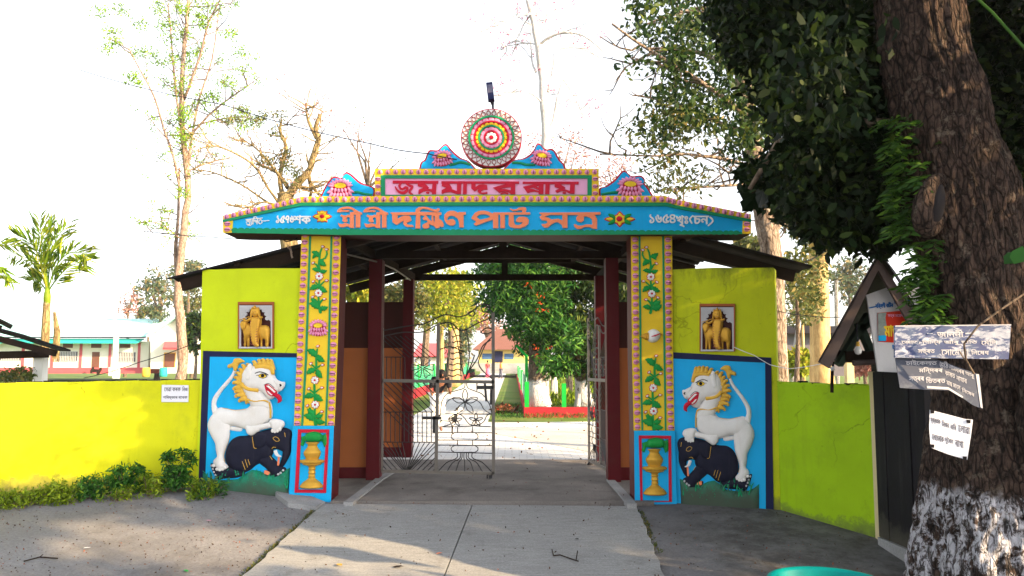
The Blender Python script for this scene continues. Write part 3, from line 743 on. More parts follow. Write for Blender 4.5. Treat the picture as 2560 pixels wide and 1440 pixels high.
for a, b in zip(P, P[1:]):
    n = max(2, int(round(math.hypot(b[0] - a[0], b[1] - a[1]) / 19)))
    seg += [(lerp(a[0], b[0], (i + .5) / n), lerp(a[1], b[1], (i + .5) / n)) for i in range(n)]
for x, y in seg: bud(bm, BP, x + rnd.uniform(-.8, .8), y, 6.8, 'v', 6.6)
for xx in (569, 1866):
    b2_ = MB()
    for y in (560, 574): bud(b2_, BP, xx, y, 7.5, 'h', 6.2)
    b2_.build('bud_border', [M['pink'], M['ink']], beam, BP.M, True)
bm.build('bud_border', [M['pink'], M['ink']], beam, BP.M, True)
# the big coral line of writing, traced letter by letter
ZA = Z(840, 510, 7.5294); ZB = Z(1170, 510, 7.5294)
SRI = [(30, 160), (35, 125), (80, 85), (150, 65), (230, 58), (300, 68), (360, 100), (430, 145), (495, 170), (495, 205), (465, 205), (465, 445), (380, 450), (380, 205), (345, 205), (345, 455), (280, 455), (230, 425), (180, 435), (120, 445), (75, 435), (60, 405), (45, 360), (75, 375), (120, 385), (180, 365), (230, 375), (270, 395), (270, 260), (230, 250), (205, 275), (220, 310), (225, 335), (195, 350), (150, 345), (125, 320), (140, 290), (130, 255), (90, 235), (105, 205), (150, 220), (200, 225), (240, 205), (270, 220), (275, 165), (350, 155), (320, 120), (260, 98), (190, 95), (130, 108), (100, 125), (160, 125), (250, 122), (262, 138), (240, 155), (150, 150), (75, 160)]
L1 = [SRI, [(x + 492, y + 3) for x, y in SRI],
      [(1030, 180), (1040, 165), (1505, 160), (1505, 210), (1165, 215), (1165, 290), (1230, 245), (1300, 225), (1380, 228), (1410, 250), (1425, 310), (1400, 335), (1350, 350), (1330, 375), (1370, 400), (1445, 400), (1475, 435), (1350, 440), (1300, 420), (1270, 375), (1285, 320), (1230, 345), (1145, 400), (1070, 350), (1060, 200)],
      [(1500, 465), (1510, 215), (1500, 150), (1510, 105), (1570, 68), (1650, 60), (1730, 68), (1800, 95), (1870, 112), (1905, 105), (1915, 85), (1950, 95), (1955, 120), (1930, 150), (1870, 155), (1790, 130), (1720, 105), (1640, 95), (1590, 120), (1575, 155), (1985, 165), (1985, 210), (1940, 215), (1945, 290), (2000, 320), (2030, 380), (2030, 430), (1990, 442), (1960, 420), (1950, 455), (1880, 462), (1850, 420), (1800, 400), (1755, 380), (1765, 440), (1730, 465), (1670, 468), (1635, 445), (1635, 400), (1680, 370), (1730, 350), (1720, 315), (1650, 305), (1635, 280), (1660, 255), (1680, 235), (1610, 215), (1590, 230), (1590, 465)],
      [(2040, 280), (2045, 210), (2090, 160), (2150, 135), (2220, 135), (2270, 155), (2300, 175), (2310, 160), (2445, 160), (2445, 205), (2405, 210), (2405, 445), (2325, 445), (2315, 330), (2290, 280), (2230, 235), (2170, 225), (2120, 245), (2095, 290), (2100, 320), (2150, 295), (2210, 290), (2250, 330), (2250, 380), (2210, 410), (2150, 412), (2090, 380), (2055, 330)]]
H1 = [[(1700, 214), (1810, 214), (1800, 270), (1810, 330), (1770, 310), (1730, 260)], [(1835, 230), (1865, 230), (1860, 300), (1865, 355), (1840, 310)]]
L2 = [[(65, 280), (75, 250), (130, 175), (200, 140), (290, 130), (370, 145), (430, 170), (465, 185), (480, 165), (1170, 165), (1170, 205), (860, 210), (865, 350), (890, 400), (960, 405), (1010, 380), (1030, 345), (960, 350), (905, 335), (910, 290), (960, 250), (1040, 245), (1110, 260), (1145, 310), (1135, 380), (1080, 430), (980, 465), (880, 460), (800, 440), (765, 400), (770, 210), (695, 210), (695, 460), (610, 460), (605, 205), (570, 205), (570, 460), (475, 462), (470, 300), (350, 340), (150, 415), (110, 380), (160, 340), (110, 305)],
      [(785, 95), (800, 90), (840, 110), (900, 110), (960, 75), (1040, 65), (1085, 75), (1100, 110), (1085, 167), (1020, 167), (1020, 125), (960, 120), (900, 140), (840, 140), (800, 115)],
      [(1340, 180), (1350, 170), (2490, 160), (2490, 205), (2380, 210), (2425, 290), (2425, 475), (2350, 470), (2290, 440), (2190, 440), (2120, 475), (2050, 475), (2000, 430), (1990, 390), (2020, 385), (2060, 410), (2130, 415), (2220, 390), (2340, 395), (2330, 300), (2290, 260), (2230, 240), (2180, 240), (2175, 320), (2130, 350), (2070, 340), (2035, 300), (2040, 250), (2085, 212), (1870, 212), (1870, 455), (1780, 455), (1765, 400), (1700, 350), (1640, 350), (1570, 390), (1500, 450), (1440, 450), (1400, 420), (1380, 385), (1460, 380), (1500, 350), (1480, 320), (1390, 310), (1345, 250), (1395, 210)]]
H2 = [[(160, 250), (210, 210), (290, 195), (370, 210), (425, 245), (380, 270), (230, 305)], [(1435, 250), (1540, 210), (1775, 212), (1775, 315), (1700, 285), (1620, 290), (1570, 300), (1510, 265)]]
mb = MB(); solid(mb, .028, [BP.up(ZA(p)) for p in L1] + [BP.up(ZB(p)) for p in L2], [BP.up(ZA(p)) for p in H1] + [BP.up(ZB(p)) for p in H2], ms=1)
M['coralpale'] = paint('pale coral edge', (0.86, 0.50, 0.42), 0.5, 0.1, 9, 0)
mb.build('coral_lettering', [M['coral'], M['coralpale']], beam, BP.M)
# small white lines at both ends
ZE = Z(600, 520, 10.667); ZF = Z(1500, 520, 8.533); k = BP.scale(700, 550)
S = [[(165, 318), (300, 300)], [(185, 335), (235, 340), (275, 330)], [(285, 300), (268, 440)], [(175, 385), (230, 362), (272, 400)], [(185, 425), (225, 468), (290, 470), (262, 440), (225, 440)], [(295, 302), (600, 272)], [(335, 305), (318, 450)], [(370, 300), (378, 250), (425, 236), (470, 285)], [(372, 300), (352, 432)], [(400, 330), (445, 335), (448, 380), (405, 372), (400, 330)], [(478, 300), (458, 430)], [(570, 300), (520, 325), (500, 395), (540, 430), (590, 400), (592, 345), (555, 325)], [(620, 352), (780, 338)]]
mb = MB(); pp = []
for s in S: pp += stroke(BP.up(ZE(s)), 20 / 10.667 * k, 6)
solid(mb, .014, pp)
def shear(x0, kx): return lambda q: (q[0] + (q[1] - x0) * kx, q[1])
u0 = BP.uv(*ZE([(965, 400)])[0]); u1 = BP.uv(*ZE([(1430, 205)])[0]); lettering(mb, '১৫৭৬', u0[0], u1[0], u0[1], u1[1], .014, .005, warp=shear(u0[1], .15))
u0 = BP.uv(*ZE([(1435, 415)])[0]); u1 = BP.uv(*ZE([(1890, 205)])[0]); lettering(mb, 'শক', u0[0], u1[0], u0[1], u1[1], .014, .007)
u0 = BP.uv(*ZF([(1060, 320)])[0]); u1 = BP.uv(*ZF([(1600, 140)])[0]); lettering(mb, '১৬৫৪', u0[0], u1[0], u0[1], u1[1], .014, .006)
u0 = BP.uv(*ZF([(1630, 405)])[0]); u1 = BP.uv(*ZF([(1870, 165)])[0]); lettering(mb, 'খৃঃ', u0[0], u1[0], u0[1], u1[1], .014, .006)
u0 = BP.uv(*ZF([(1990, 345)])[0]); u1 = BP.uv(*ZF([(2310, 175)])[0]); lettering(mb, 'চন', u0[0], u1[0], u0[1], u1[1], .014, .006)
pp = []
for s in ([(1975, 170), (1915, 240), (1955, 325)], [(2345, 200), (2405, 280), (2310, 375)]): pp += stroke(smooth([q + (30 / 8.533 * k,) for q in BP.up(ZF(s))], 4), n=6)
solid(mb, .014, pp); mb.build('white_lettering', M['white'], beam, BP.M)
# flower rosettes at both ends of the writing
mb = MB(); Q = lambda p, f: [BP.uv(*f([q])[0]) for q in p]
for ang in (0, 1, 2, 3, 4, 5):
    a = [0, 180, 48, 132, -48, -132][ang]; c = (2195, 230); L = 265 if ang < 2 else 205
    puff(mb, .010, Q(petal(c[0], c[1], R(a), L, 150 if ang < 2 else 110), ZE), mi=1); puff(mb, .014, Q(petal(c[0] + 20 * math.cos(R(a)), c[1] + 20 * math.sin(R(a)), R(a), L * .8, 105 if ang < 2 else 80), ZE), z0=.004)
for y in (130, 325): puff(mb, .010, Q(circ(2200, y, 92, 58), ZE), mi=1, z0=.006); puff(mb, .014, Q(circ(2200, y, 74, 46), ZE), z0=.010)
puff(mb, .02, Q(circ(2197, 230, 68, 56), ZE), mi=1, z0=.012)
mb.build('flower_rosette', [M['yellow'], M['crimson'], M['leafgreen']], beam, BP.M); mb = MB()
c = (420, 240)
for i in range(6):
    a = R(90 + 60 * i); L = 172 if i % 3 == 0 else 150
    puff(mb, .010, Q(petal(c[0], c[1], a, L, 150), ZF), mi=1); puff(mb, .014, Q(petal(c[0], c[1], a, L * .85, 112), ZF), z0=.004)
for sx in (-1, 1):
    puff(mb, .010, Q(petal(c[0] + sx * 120, c[1], 0 if sx > 0 else math.pi, 215, 105), ZF), mi=1); puff(mb, .014, Q(petal(c[0] + sx * 130, c[1], 0 if sx > 0 else math.pi, 180, 72), ZF), z0=.004)
    for sy in (-1, 1): puff(mb, .016, Q(petal(c[0] + sx * 80, c[1] + sy * 10, math.atan2(sy * .62, sx), 200, 95), ZF), mi=2, z0=.003)
puff(mb, .022, Q(circ(408, 238, 70, 62), ZF), mi=1, z0=.012)
mb.build('flower_rosette', [M['yellow'], M['crimson'], M['leafgreen']], beam, BP.M)

# ---- name board with red writing
mb = MB(); solid(mb, .3, [BP.up([(937, 421), (1497, 421), (1497, 492), (937, 492)])], z0=-.33, ms=1)
nb = mb.build('name_board', [M['palepink'], M['maroon']], gate, BP.M)
slab('yellow_strip', BP, .012, [[(936.5, 421), (1497.5, 421), (1497.5, 437), (936.5, 437)], [(936.5, 437), (951, 437), (951, 490), (936.5, 490)], [(1480, 437), (1497.5, 437), (1497.5, 490), (1480, 490)]], M['yellow'], nb, z0=-.03)
slab('green_border', BP, .016, [[(951, 437), (1480, 437), (1480, 489), (951, 489)]], M['green'], nb, z0=-.03, holes=[[(962, 445), (1469, 445), (1469, 486), (962, 486)]])
bm = MB(); n = 29
for i in range(n): bud(bm, BP, lerp(950, 1487, i / (n - 1)), 429.5 + rnd.uniform(-.6, .6), 6.4, 'v', 6)
for x in (944, 1488):
    b2_ = MB()
    for y in (446.5, 465, 482.5): bud(b2_, BP, x, y, 7, 'h', 5.5)
    b2_.v = [(a, b, c - .028) for a, b, c in b2_.v]; b2_.build('bud_border', [M['pink'], M['ink']], nb, BP.M, True)
bm.v = [(a, b, c - .028) for a, b, c in bm.v]; bm.build('bud_border', [M['pink'], M['ink']], nb, BP.M, True)
ZC = Z(970, 440, 10.24); O = 2457.6; sh = lambda P: [(p[0] + O,) + tuple(p[1:]) for p in P]
J = [[(115, 108), (1285, 115), (1280, 188), (115, 180)], [(760, 180), (940, 180), (1040, 280), (1020, 320), (1120, 330), (1135, 180), (1235, 180), (1225, 455), (1125, 455), (1110, 400), (1010, 365), (900, 390), (790, 455), (770, 440), (780, 340), (900, 290), (755, 250)], circ(1010, 415, 45, 30),
     [(1365, 122), (3358, 130), (3358, 190), (1365, 185)], [(1380, 180), (1560, 180), (1640, 300), (1620, 320), (1760, 375), (1765, 180), (1875, 180), (1865, 455), (1765, 455), (1600, 400), (1460, 415), (1380, 450), (1365, 430), (1370, 350), (1490, 290), (1370, 250)],
     [(1925, 180), (2020, 180), (2010, 455), (1915, 455)], [(2130, 180), (2240, 180), (2240, 270), (2330, 210), (2430, 200), (2530, 220), (2550, 340), (2450, 345), (2385, 375), (2390, 415), (2480, 410), (2540, 395), (2545, 440), (2440, 462), (2340, 440), (2290, 390), (2310, 320), (2220, 385), (2130, 310)],
     sh([(230, 290), (400, 235), (600, 180), (800, 180), (800, 460), (690, 460), (640, 410), (540, 385), (440, 400), (395, 425)]),
     sh([(990, 135), (2430, 135), (2425, 205), (990, 190)]), sh([(1000, 265), (1200, 215), (1330, 180), (1525, 180), (1525, 455), (1405, 455), (1395, 410), (1300, 390), (1200, 400), (1120, 430)]), sh([(1575, 180), (1685, 180), (1675, 455), (1565, 455)]),
     sh([(1810, 200), (1950, 200), (2085, 285), (2070, 330), (2200, 370), (2210, 200), (2330, 200), (2320, 445), (2200, 440), (2080, 375), (1970, 380), (1870, 425), (1825, 365), (1930, 310), (1810, 270)]), sh(circ(2060, 420, 50, 27))]
for s in ([(320, 175, 60), (280, 240, 55), (310, 310, 55), (370, 330, 50), (440, 280, 60), (490, 290, 60), (480, 360, 70), (420, 415, 75), (340, 420, 70), (270, 390, 60), (210, 330, 45), (180, 265, 30)], [(460, 175, 50), (540, 230, 60), (610, 260, 70), (600, 310, 60), (560, 350, 60), (545, 410, 55), (580, 445, 50), (630, 455, 20)]): J += stroke(s)
J += stroke(sh([(435, 450, 40), (475, 428, 40), (540, 420, 40), (605, 440, 40)]))
HJ = [sh([(400, 310), (540, 290), (685, 275), (685, 355), (560, 325)]), sh([(1130, 310), (1260, 290), (1405, 350), (1405, 375), (1270, 330)]), sh([(1330, 250), (1400, 240), (1400, 290)])]
mb = MB(); solid(mb, .014, [BP.up(ZC(p)) for p in J], [BP.up(ZC(p)) for p in HJ], z0=-.03); mb.build('red_lettering', M['crimson'], nb, BP.M)

# ---- wheel crest
Z3 = Z(1030, 200, 6.0); wc = (1190, 868)
def C3(r, n=48): return CPL.up(Z3(circ(wc[0], wc[1], r, r * .957, n)))
mb = MB(); solid(mb, .14, [C3(458)], z0=-.14, ms=0); wheel = mb.build('wheel_crest', M['crimson'], gate, CPL.M)
def ring(name, ro, ri, h, mat, z0=0.0):
    mb = MB(); solid(mb, h, [C3(ro)], [C3(ri)] if ri else [], z0=z0); return mb.build(name, mat, wheel, CPL.M)
ring('pale_band', 443, 340, .006, M['white']); ring('green_ring', 345, 317, .022, M['green']); ring('crimson_ring', 264, 243, .020, M['crimson']); ring('green_ring', 195, 172, .022, M['green']); ring('crimson_ring', 113, 93, .020, M['crimson'])
ring('dark_ground', 318, 0, .005, M['brownline'] if 'brownline' in M else M['crimson'], .002)
def petring(name, n, r0, r1, wdt, mat, h=.008, z0=.006, off=0.0, par=None):
    mb = MB()
    for i in range(n):
        a = 2 * math.pi * (i + off) / n; c, s = math.cos(a), math.sin(a)
        pts = [(r0, -wdt / 2), (lerp(r0, r1, .6), -wdt / 2), (lerp(r0, r1, .9), -wdt * .36), (r1, 0), (lerp(r0, r1, .9), wdt * .36), (lerp(r0, r1, .6), wdt / 2), (r0, wdt / 2)]
        puff(mb, h, CPL.up(Z3([(wc[0] + c * x - s * y, wc[1] + (s * x + c * y) * .957) for x, y in pts])), r=.014, z0=z0, step=.012)
    return mb.build(name, mat, wheel, CPL.M)
petring('pink_petals', 20, 258, 316, 86, M['pink']); petring('yellow_petals', 20, 193, 242, 62, M['yellow']); petring('pink_petals', 12, 110, 170, 82, M['pink']); petring('white_petals', 8, 20, 90, 62, M['white'])
ring('crimson_eye', 32, 0, .03, M['crimson'])
mb = MB()
for i in range(30):                                       # flame-like outer petals drawn in raised red-brown lines
    a = 2 * math.pi * i / 30; c, s = math.cos(a), math.sin(a)
    for sg in (1, -1):
        L = [(348, sg * 6), (372, sg * 30), (400, sg * 26), (420, sg * 8), (440, sg * 3)]
        P = CPL.up(Z3([(wc[0] + c * x - s * y, wc[1] + (s * x + c * y) * .957) for x, y in L]))
        solid(mb, .010, stroke(P, .0075, 5), z0=.006)
M['brownline'] = paint('red-brown line', (0.30, 0.07, 0.07), 0.5, .3, 9, 0); mb.build('flame_lines', M['brownline'], wheel, CPL.M)
# ---- four lotus crests
Z1 = Z(540, 380, 3.657); Z2 = Z(1200, 380, 3.657)
def crest(out, lot, stem, z):
    P = smooth(out, 4); cx = sum(p[0] for p in P) / len(P); 
    mb = MB(); solid(mb, .13, [CPL.up(P)], z0=-.13); o = mb.build('lotus_crest', M['crimson'], gate, CPL.M)
    q = CPL.up(P); A = np.array(q); mid = A.mean(0); mid[1] = A[:, 1].min() - .02
    inner = [tuple(a + (mid - a) * min(.9, .022 / max(1e-6, np.hypot(*(mid - a))))) for a in A]
    mb = MB(); solid(mb, .012, [inner]); mb.build('blue_field', M['blue'], o, CPL.M)
    mb = MB(); u = CPL.up(stem); puff(mb, .012, ribbon(smooth([(a, b, .03) for a, b in u], 4)), z0=.010); mb.build('lotus_stem', M['green'], o, CPL.M)
    lotus(CPL, o, *lot, z=.012)
crest(Z3([(105, 1330), (130, 1240), (190, 1190), (225, 1100), (270, 1050), (380, 1052), (440, 1000), (490, 962), (530, 970), (580, 1030), (650, 1100), (740, 1170), (850, 1215), (960, 1330)]), (1030 + 455 / 6, 200 + 1170 / 6, 56, -.18), Z3([(560, 1280), (640, 1265), (740, 1240), (880, 1275)]), 0)
crest(Z3([(1370, 1330), (1500, 1210), (1650, 1180), (1760, 1120), (1830, 1040), (1870, 962), (1920, 955), (1970, 1010), (2020, 1040), (2080, 1030), (2140, 1060), (2180, 1130), (2230, 1210), (2280, 1260), (2310, 1335)]), (1030 + 1945 / 6, 200 + 1165 / 6, 56, .2), Z3([(1500, 1245), (1620, 1250), (1720, 1275), (1850, 1275)]), 0)
crest(Z1([(955, 405), (1000, 310), (1035, 262), (1075, 225), (1150, 235), (1165, 205), (1195, 183), (1240, 205), (1330, 280), (1450, 328), (1450, 405)]), (540 + 1142 / 3.657, 380 + 330 / 3.657, 68, -.03), Z1([(1250, 375), (1300, 370), (1350, 385), (1430, 395)]), 0)
crest(Z2([(1088, 405), (1088, 335), (1150, 310), (1230, 250), (1290, 182), (1325, 170), (1370, 210), (1400, 220), (1470, 215), (1508, 250), (1505, 285), (1540, 330), (1585, 405)]), (1200 + 1370 / 3.657, 380 + 315 / 3.657, 70, .03), Z2([(1110, 392), (1160, 380), (1220, 372), (1260, 375)]), 0)
# floodlight on top of the wheel
fl = thing('floodlight', 'small black floodlight on a thin bracket above the round wheel crest', 'floodlight', at(1228, 272, 8.98))
q = lambda x, y, Y=8.98: at(*Z3([(x, y)])[0], Y)
mb = MB(); mb.tube([q(1215, 440), q(1212, 380), q(1200, 300)], [.012, .014, .03], 8); mb.build('bracket', M['cable'], fl)
mb = MB(); mb.bar(q(1160, 55, 9.0), q(1190, 310, 8.94), .155 * .45 * 1.05, .06, 0, (0, 1, .2)); mb.build('lamp_housing', M['navy'], fl)
mb = MB(); mb.bar(q(1164, 70, 8.965), q(1178, 190, 8.937), .06, .01, 0, (0, 1, .2)); mb.build('lens', paint('dull lamp glass', (.10, .10, .16), .3, .1, 6, 0), fl)

# ------------------------------------------------------------ side walls with lion panels
def xy(px, py, Y): q = at(px, py, Y); return (q.x, q.y)
WL = Plane(xy(505, 1000, 9.22), xy(752, 1000, 9.03)); WR = Plane(xy(1684, 1000, 9.03), xy(1938, 1000, 8.62))
LION = dict(
 torso=[(520, 515), (470, 556), (380, 566), (300, 552), (240, 545), (190, 595), (152, 660), (148, 720), (200, 760), (330, 705), (420, 718), (490, 735), (560, 730), (640, 690), (682, 650), (697, 600), (692, 540), (672, 480), (600, 470)],
 hind=[(190, 600), (152, 660), (148, 720), (178, 790), (210, 850), (216, 905), (226, 960), (200, 990), (193, 1020), (212, 1045), (232, 1076), (270, 1082), (312, 1066), (320, 1042), (292, 1012), (281, 960), (296, 900), (322, 830), (334, 760), (336, 690), (300, 620), (240, 585)],
 sheath=[(328, 706), (420, 716), (438, 728), (420, 748), (330, 735)],
 fore=[(480, 690), (485, 750), (505, 775), (535, 780), (575, 758), (620, 730), (700, 712), (690, 665), (640, 680), (560, 690)],
 paw=[(682, 660), (700, 642), (745, 640), (800, 655), (814, 690), (795, 715), (775, 735), (748, 748), (715, 742), (700, 712)],
 neck=[(445, 330), (455, 400), (490, 470), (512, 520), (560, 560), (690, 560), (682, 490), (640, 430), (600, 380), (540, 300)],
 head=[(445, 330), (443, 275), (470, 212), (510, 182), (560, 190), (625, 188), (690, 208), (722, 260), (742, 300), (785, 322), (812, 326), (808, 368), (782, 398), (758, 408), (742, 440), (705, 470), (662, 468), (640, 432), (600, 402), (540, 392), (480, 372)],
 ear=[(545, 200), (530, 165), (505, 185), (495, 240), (485, 290), (500, 312), (525, 310), (540, 275)],
 muzzle=[(720, 300), (745, 302), (790, 322), (812, 326), (810, 362), (785, 395), (755, 380), (735, 345)],
 mouth=[(655, 350), (690, 345), (730, 378), (762, 408), (742, 440), (705, 442), (672, 412)],
 teeth=[[(668, 356), (692, 354), (726, 384), (750, 408), (738, 416), (712, 392), (690, 375)], [(672, 396), (690, 402), (712, 425), (730, 432), (712, 438), (688, 420)]],
 tongue=[(722, 418), (770, 425), (797, 452), (797, 488), (765, 503), (767, 480), (750, 456), (725, 440)],
 tail=[(215, 590, 62), (196, 530, 42), (205, 470, 40), (250, 400, 33), (300, 340, 31), (350, 280, 28), (375, 225, 24)],
 tuft=[(368, 228), (360, 200), (322, 207), (318, 180), (358, 160), (372, 128), (420, 121), (464, 152), (432, 160), (408, 182), (394, 228)],
 eye=[(602, 268), (630, 255), (662, 260), (672, 274), (640, 290), (614, 286)])
CURL = [((705, 225), (690, 140)), ((672, 190), (660, 135)), ((640, 188), (622, 133)), ((603, 190), (588, 138)), ((565, 195), (545, 150)), ((505, 225), (488, 172)), ((475, 250), (448, 180)), ((458, 275), (425, 215)), ((450, 300), (400, 245)), ((445, 325), (383, 285)),
        ((448, 350), (370, 330)), ((455, 375), (372, 382)), ((465, 405), (385, 408)), ((475, 440), (388, 445)), ((488, 465), (420, 487)), ((505, 480), (480, 505))]
ELE = dict(
 body=[(540, 772), (470, 784), (400, 790), (340, 828), (302, 900), (290, 980), (312, 1035), (360, 1082), (440, 1102), (505, 1080), (560, 1035), (620, 1010), (690, 960), (705, 900), (690, 820), (620, 758)],
 rear_leg=[(168, 1022), (215, 1035), (290, 1048), (380, 1058), (455, 1080), (450, 1122), (380, 1146), (300, 1150), (230, 1162), (205, 1130), (180, 1080)],
 front_leg=[(575, 960), (650, 930), (720, 990), (770, 1040), (812, 1060), (808, 1090), (775, 1122), (745, 1150), (700, 1130), (650, 1072), (580, 1015)],
 far_paw=[(628, 1080), (690, 1085), (698, 1120), (660, 1142), (630, 1115)],
 head=[(560, 770), (640, 735), (720, 720), (800, 715), (850, 732), (866, 770), (857, 830), (842, 900), (820, 930), (740, 900), (690, 905), (640, 872), (580, 850)],
 ear=[(548, 790), (590, 748), (650, 758), (672, 800), (655, 850), (622, 882), (570, 892), (552, 850)])
def relief_pair(pl, mp, par, kk):
    """the lion standing on the crouching elephant, both in high relief"""
    U = lambda P: pl.up([mp(*p[:2]) for p in P]); sm = lambda P, n=3: smooth([p[:2] for p in P], n, True); k = pl.scale(*mp(500, 700)) / 3.4289 * kk
    el = MB(); D = .055
    for nme, h in (('body', .075), ('rear_leg', .05), ('far_paw', .03), ('front_leg', .06), ('head', .085)):
        puff(el, h, U(sm(ELE[nme])), r=.085, z0=.003 + (.012 if nme == 'head' else 0))
    P = U([(805, 860), (818, 920), (800, 985), (780, 1025), (765, 1048)]); puff(el, .06, ribbon(smooth([(a, b, wd * k) for (a, b), wd in zip(P, (105, 72, 52, 42, 26))], 3)), r=.05)
    e = el.build('elephant_relief', M['black'], par, pl.M, True)
    x = MB(); puff(x, .035, U(sm(ELE['ear'])), r=.05, z0=.075); x.build('elephant_ear', M['black'], e, pl.M, True)
    x = MB(); P = U([(738, 905), (755, 945), (790, 958)]); puff(x, .03, ribbon(smooth([(a, b, wd * k) for (a, b), wd in zip(P, (28, 24, 6))], 4)), r=.012, z0=.09, step=.006); x.build('tusk', M['white'], e, pl.M, True)
    x = MB()
    for s, wd in (([(765, 965), (760, 1030)], 16), ([(640, 1085), (675, 1100), (665, 1110), (640, 1100)], 16)): solid(x, .008, stroke(U(s), wd * k, 6), z0=.072 if s[0][0] > 700 else .040)
    x.build('red_marking', M['coral'], e, pl.M)
    x = MB()
    for s in ([(722, 800), (740, 790), (765, 800), (775, 822), (750, 828), (728, 812), (722, 800)], [(745, 880), (725, 878), (712, 890)], [(545, 790), (552, 840), (560, 882), (580, 888)], [(690, 955), (710, 985)], [(820, 755), (826, 790)], [(455, 1000), (480, 1070)], [(480, 985), (500, 1050)], [(505, 985), (520, 1030)]):
        solid(x, .006, stroke(U(smooth(s, 3)), 3.2 * k, 5), z0=.10 if s[0][0] > 700 or s[0][0] == 545 else .078)
    x.build('gold_line', M['ochre'], e, pl.M)
    x = MB()
    for cx, cy in ((182, 1040), (196, 1068), (205, 1092), (218, 1118), (755, 1112), (775, 1100), (797, 1078)): puff(x, .012, U(circ(cx, cy, 10, 10, 10)), z0=.035 if cx < 300 else .05)
    x.build('toenails', M['silver'], e, pl.M, True)
    li = MB()
    for nme, h, z in (('sheath', .02, .004), ('torso', .085, .004), ('hind', .07, .022), ('neck', .075, .024), ('fore', .05, .055), ('paw', .055, .062), ('head', .075, .048)):
        puff(li, h, U(sm(LION[nme])), r=.08 if nme != 'paw' else .05, z0=z)
    P = U(LION['tail']); puff(li, .035, ribbon(smooth([(a, b, p[2] * k) for (a, b), p in zip(P, LION['tail'])], 4)), r=.025, z0=.006, step=.014)
    puff(li, .035, U(sm(LION['muzzle'])), r=.04, z0=.085)
    for cx, cy in ((715, 738), (735, 742), (757, 738), (778, 725)): puff(li, .02, U(circ(cx, cy, 14, 18, 10)), z0=.088)
    for cx, cy in ((205, 1038), (235, 1068), (258, 1072), (282, 1068), (302, 1056)): puff(li, .02, U(circ(cx, cy, 15, 14, 10)), z0=.06)
    l = li.build('lion_relief', M['lionwhite'], par, pl.M, True)
    x = MB()
    for s, wd in (([(152, 660), (150, 720), (178, 790), (212, 850), (218, 910), (228, 960)], 5), ([(332, 760), (322, 830), (296, 900), (281, 960), (292, 1012)], 5), ([(470, 556), (380, 566), (300, 552), (250, 546)], 4), ([(560, 700), (620, 690), (690, 665)], 4), ([(480, 700), (488, 755), (520, 778)], 4), ([(205, 570), (225, 605), (250, 590), (268, 560)], 4)):
        solid(x, .006, stroke(U(smooth(s, 3)), wd * k, 5), z0=.012)
    x.build('contour_line', M['ochre'], l, pl.M)
    x = MB(); puff(x, .03, U(sm(LION['ear'])), r=.03, z0=.105); x.build('lion_ear', M['lionwhite'], l, pl.M, True)
    x = MB()
    for i, (a, b) in enumerate(CURL):
        mx, my = (a[0] + b[0]) / 2, (a[1] + b[1]) / 2; dx, dy = b[0] - a[0], b[1] - a[1]
        pts = [a, (mx - dy * .12, my + dx * .12), b, (b[0] + dy * .16 - dx * .08, b[1] - dx * .16 - dy * .08)]
        if i < 5: pts = [a, (mx, my), b, (b[0] - 16, b[1] + 6)]
        P = U(pts); puff(x, .035, ribbon(smooth([(q[0], q[1], wd * k) for q, wd in zip(P, (50, 40, 24, 10))], 4)), r=.02, z0=.03 + .004 * (i % 3), step=.009)
    P = U([(715, 262), (705, 215), (660, 196), (600, 196), (560, 205)]); puff(x, .03, ribbon(smooth([(a, b, 34 * k) for a, b in P], 4)), r=.02, z0=.075)
    puff(x, .035, U(sm(LION['tuft'])), r=.03, z0=.02)
    for s, wd, z in (([(447, 335), (480, 370), (530, 388), (596, 396)], 30, .09), ([(488, 468), (560, 488), (640, 482), (678, 496)], 13, .085), ([(678, 496), (690, 560), (690, 635)], 13, .05)):
        P = U(s); puff(x, .03, ribbon(smooth([(a, b, wd * k) for a, b in P], 4)), r=.015, z0=z, step=.008)
    x.build('mane', M['ochre'], l, pl.M, True)
    x = MB(); solid(x, .008, [U(sm(LION['mouth']))], z0=.122); x.build('mouth', M['crimson'], l, pl.M)
    x = MB()
    for t in LION['teeth']: puff(x, .012, U(t), z0=.129, step=.006)
    x.build('teeth', M['white'], l, pl.M)
    x = MB(); puff(x, .035, U(sm(LION['tongue'])), r=.02, z0=.115, step=.008); x.build('tongue', M['crimson'], l, pl.M, True)
    x = MB(); solid(x, .004, [U(sm(LION['eye'], 4))], z0=.1235); solid(x, .004, [U(circ(638, 271, 15, 14))], z0=.1275, mi=1)
    x.build('eye', [M['yellow'], M['ink']], l, pl.M)
    x = MB()
    for s, wd in (([(575, 250), (610, 238), (650, 246), (684, 264)], 7), ([(585, 268), (604, 266)], 4), ([(602, 268), (630, 254), (662, 260), (674, 276)], 5), ([(606, 280), (640, 292), (674, 280)], 4), ([(785, 345), (795, 352), (786, 358)], 10), ([(650, 350), (690, 336), (735, 372)], 4)):
        solid(x, .006, stroke(U(smooth(s, 3)), wd * k, 5), z0=.124)
    x.build('black_line', M['ink'], l, pl.M)
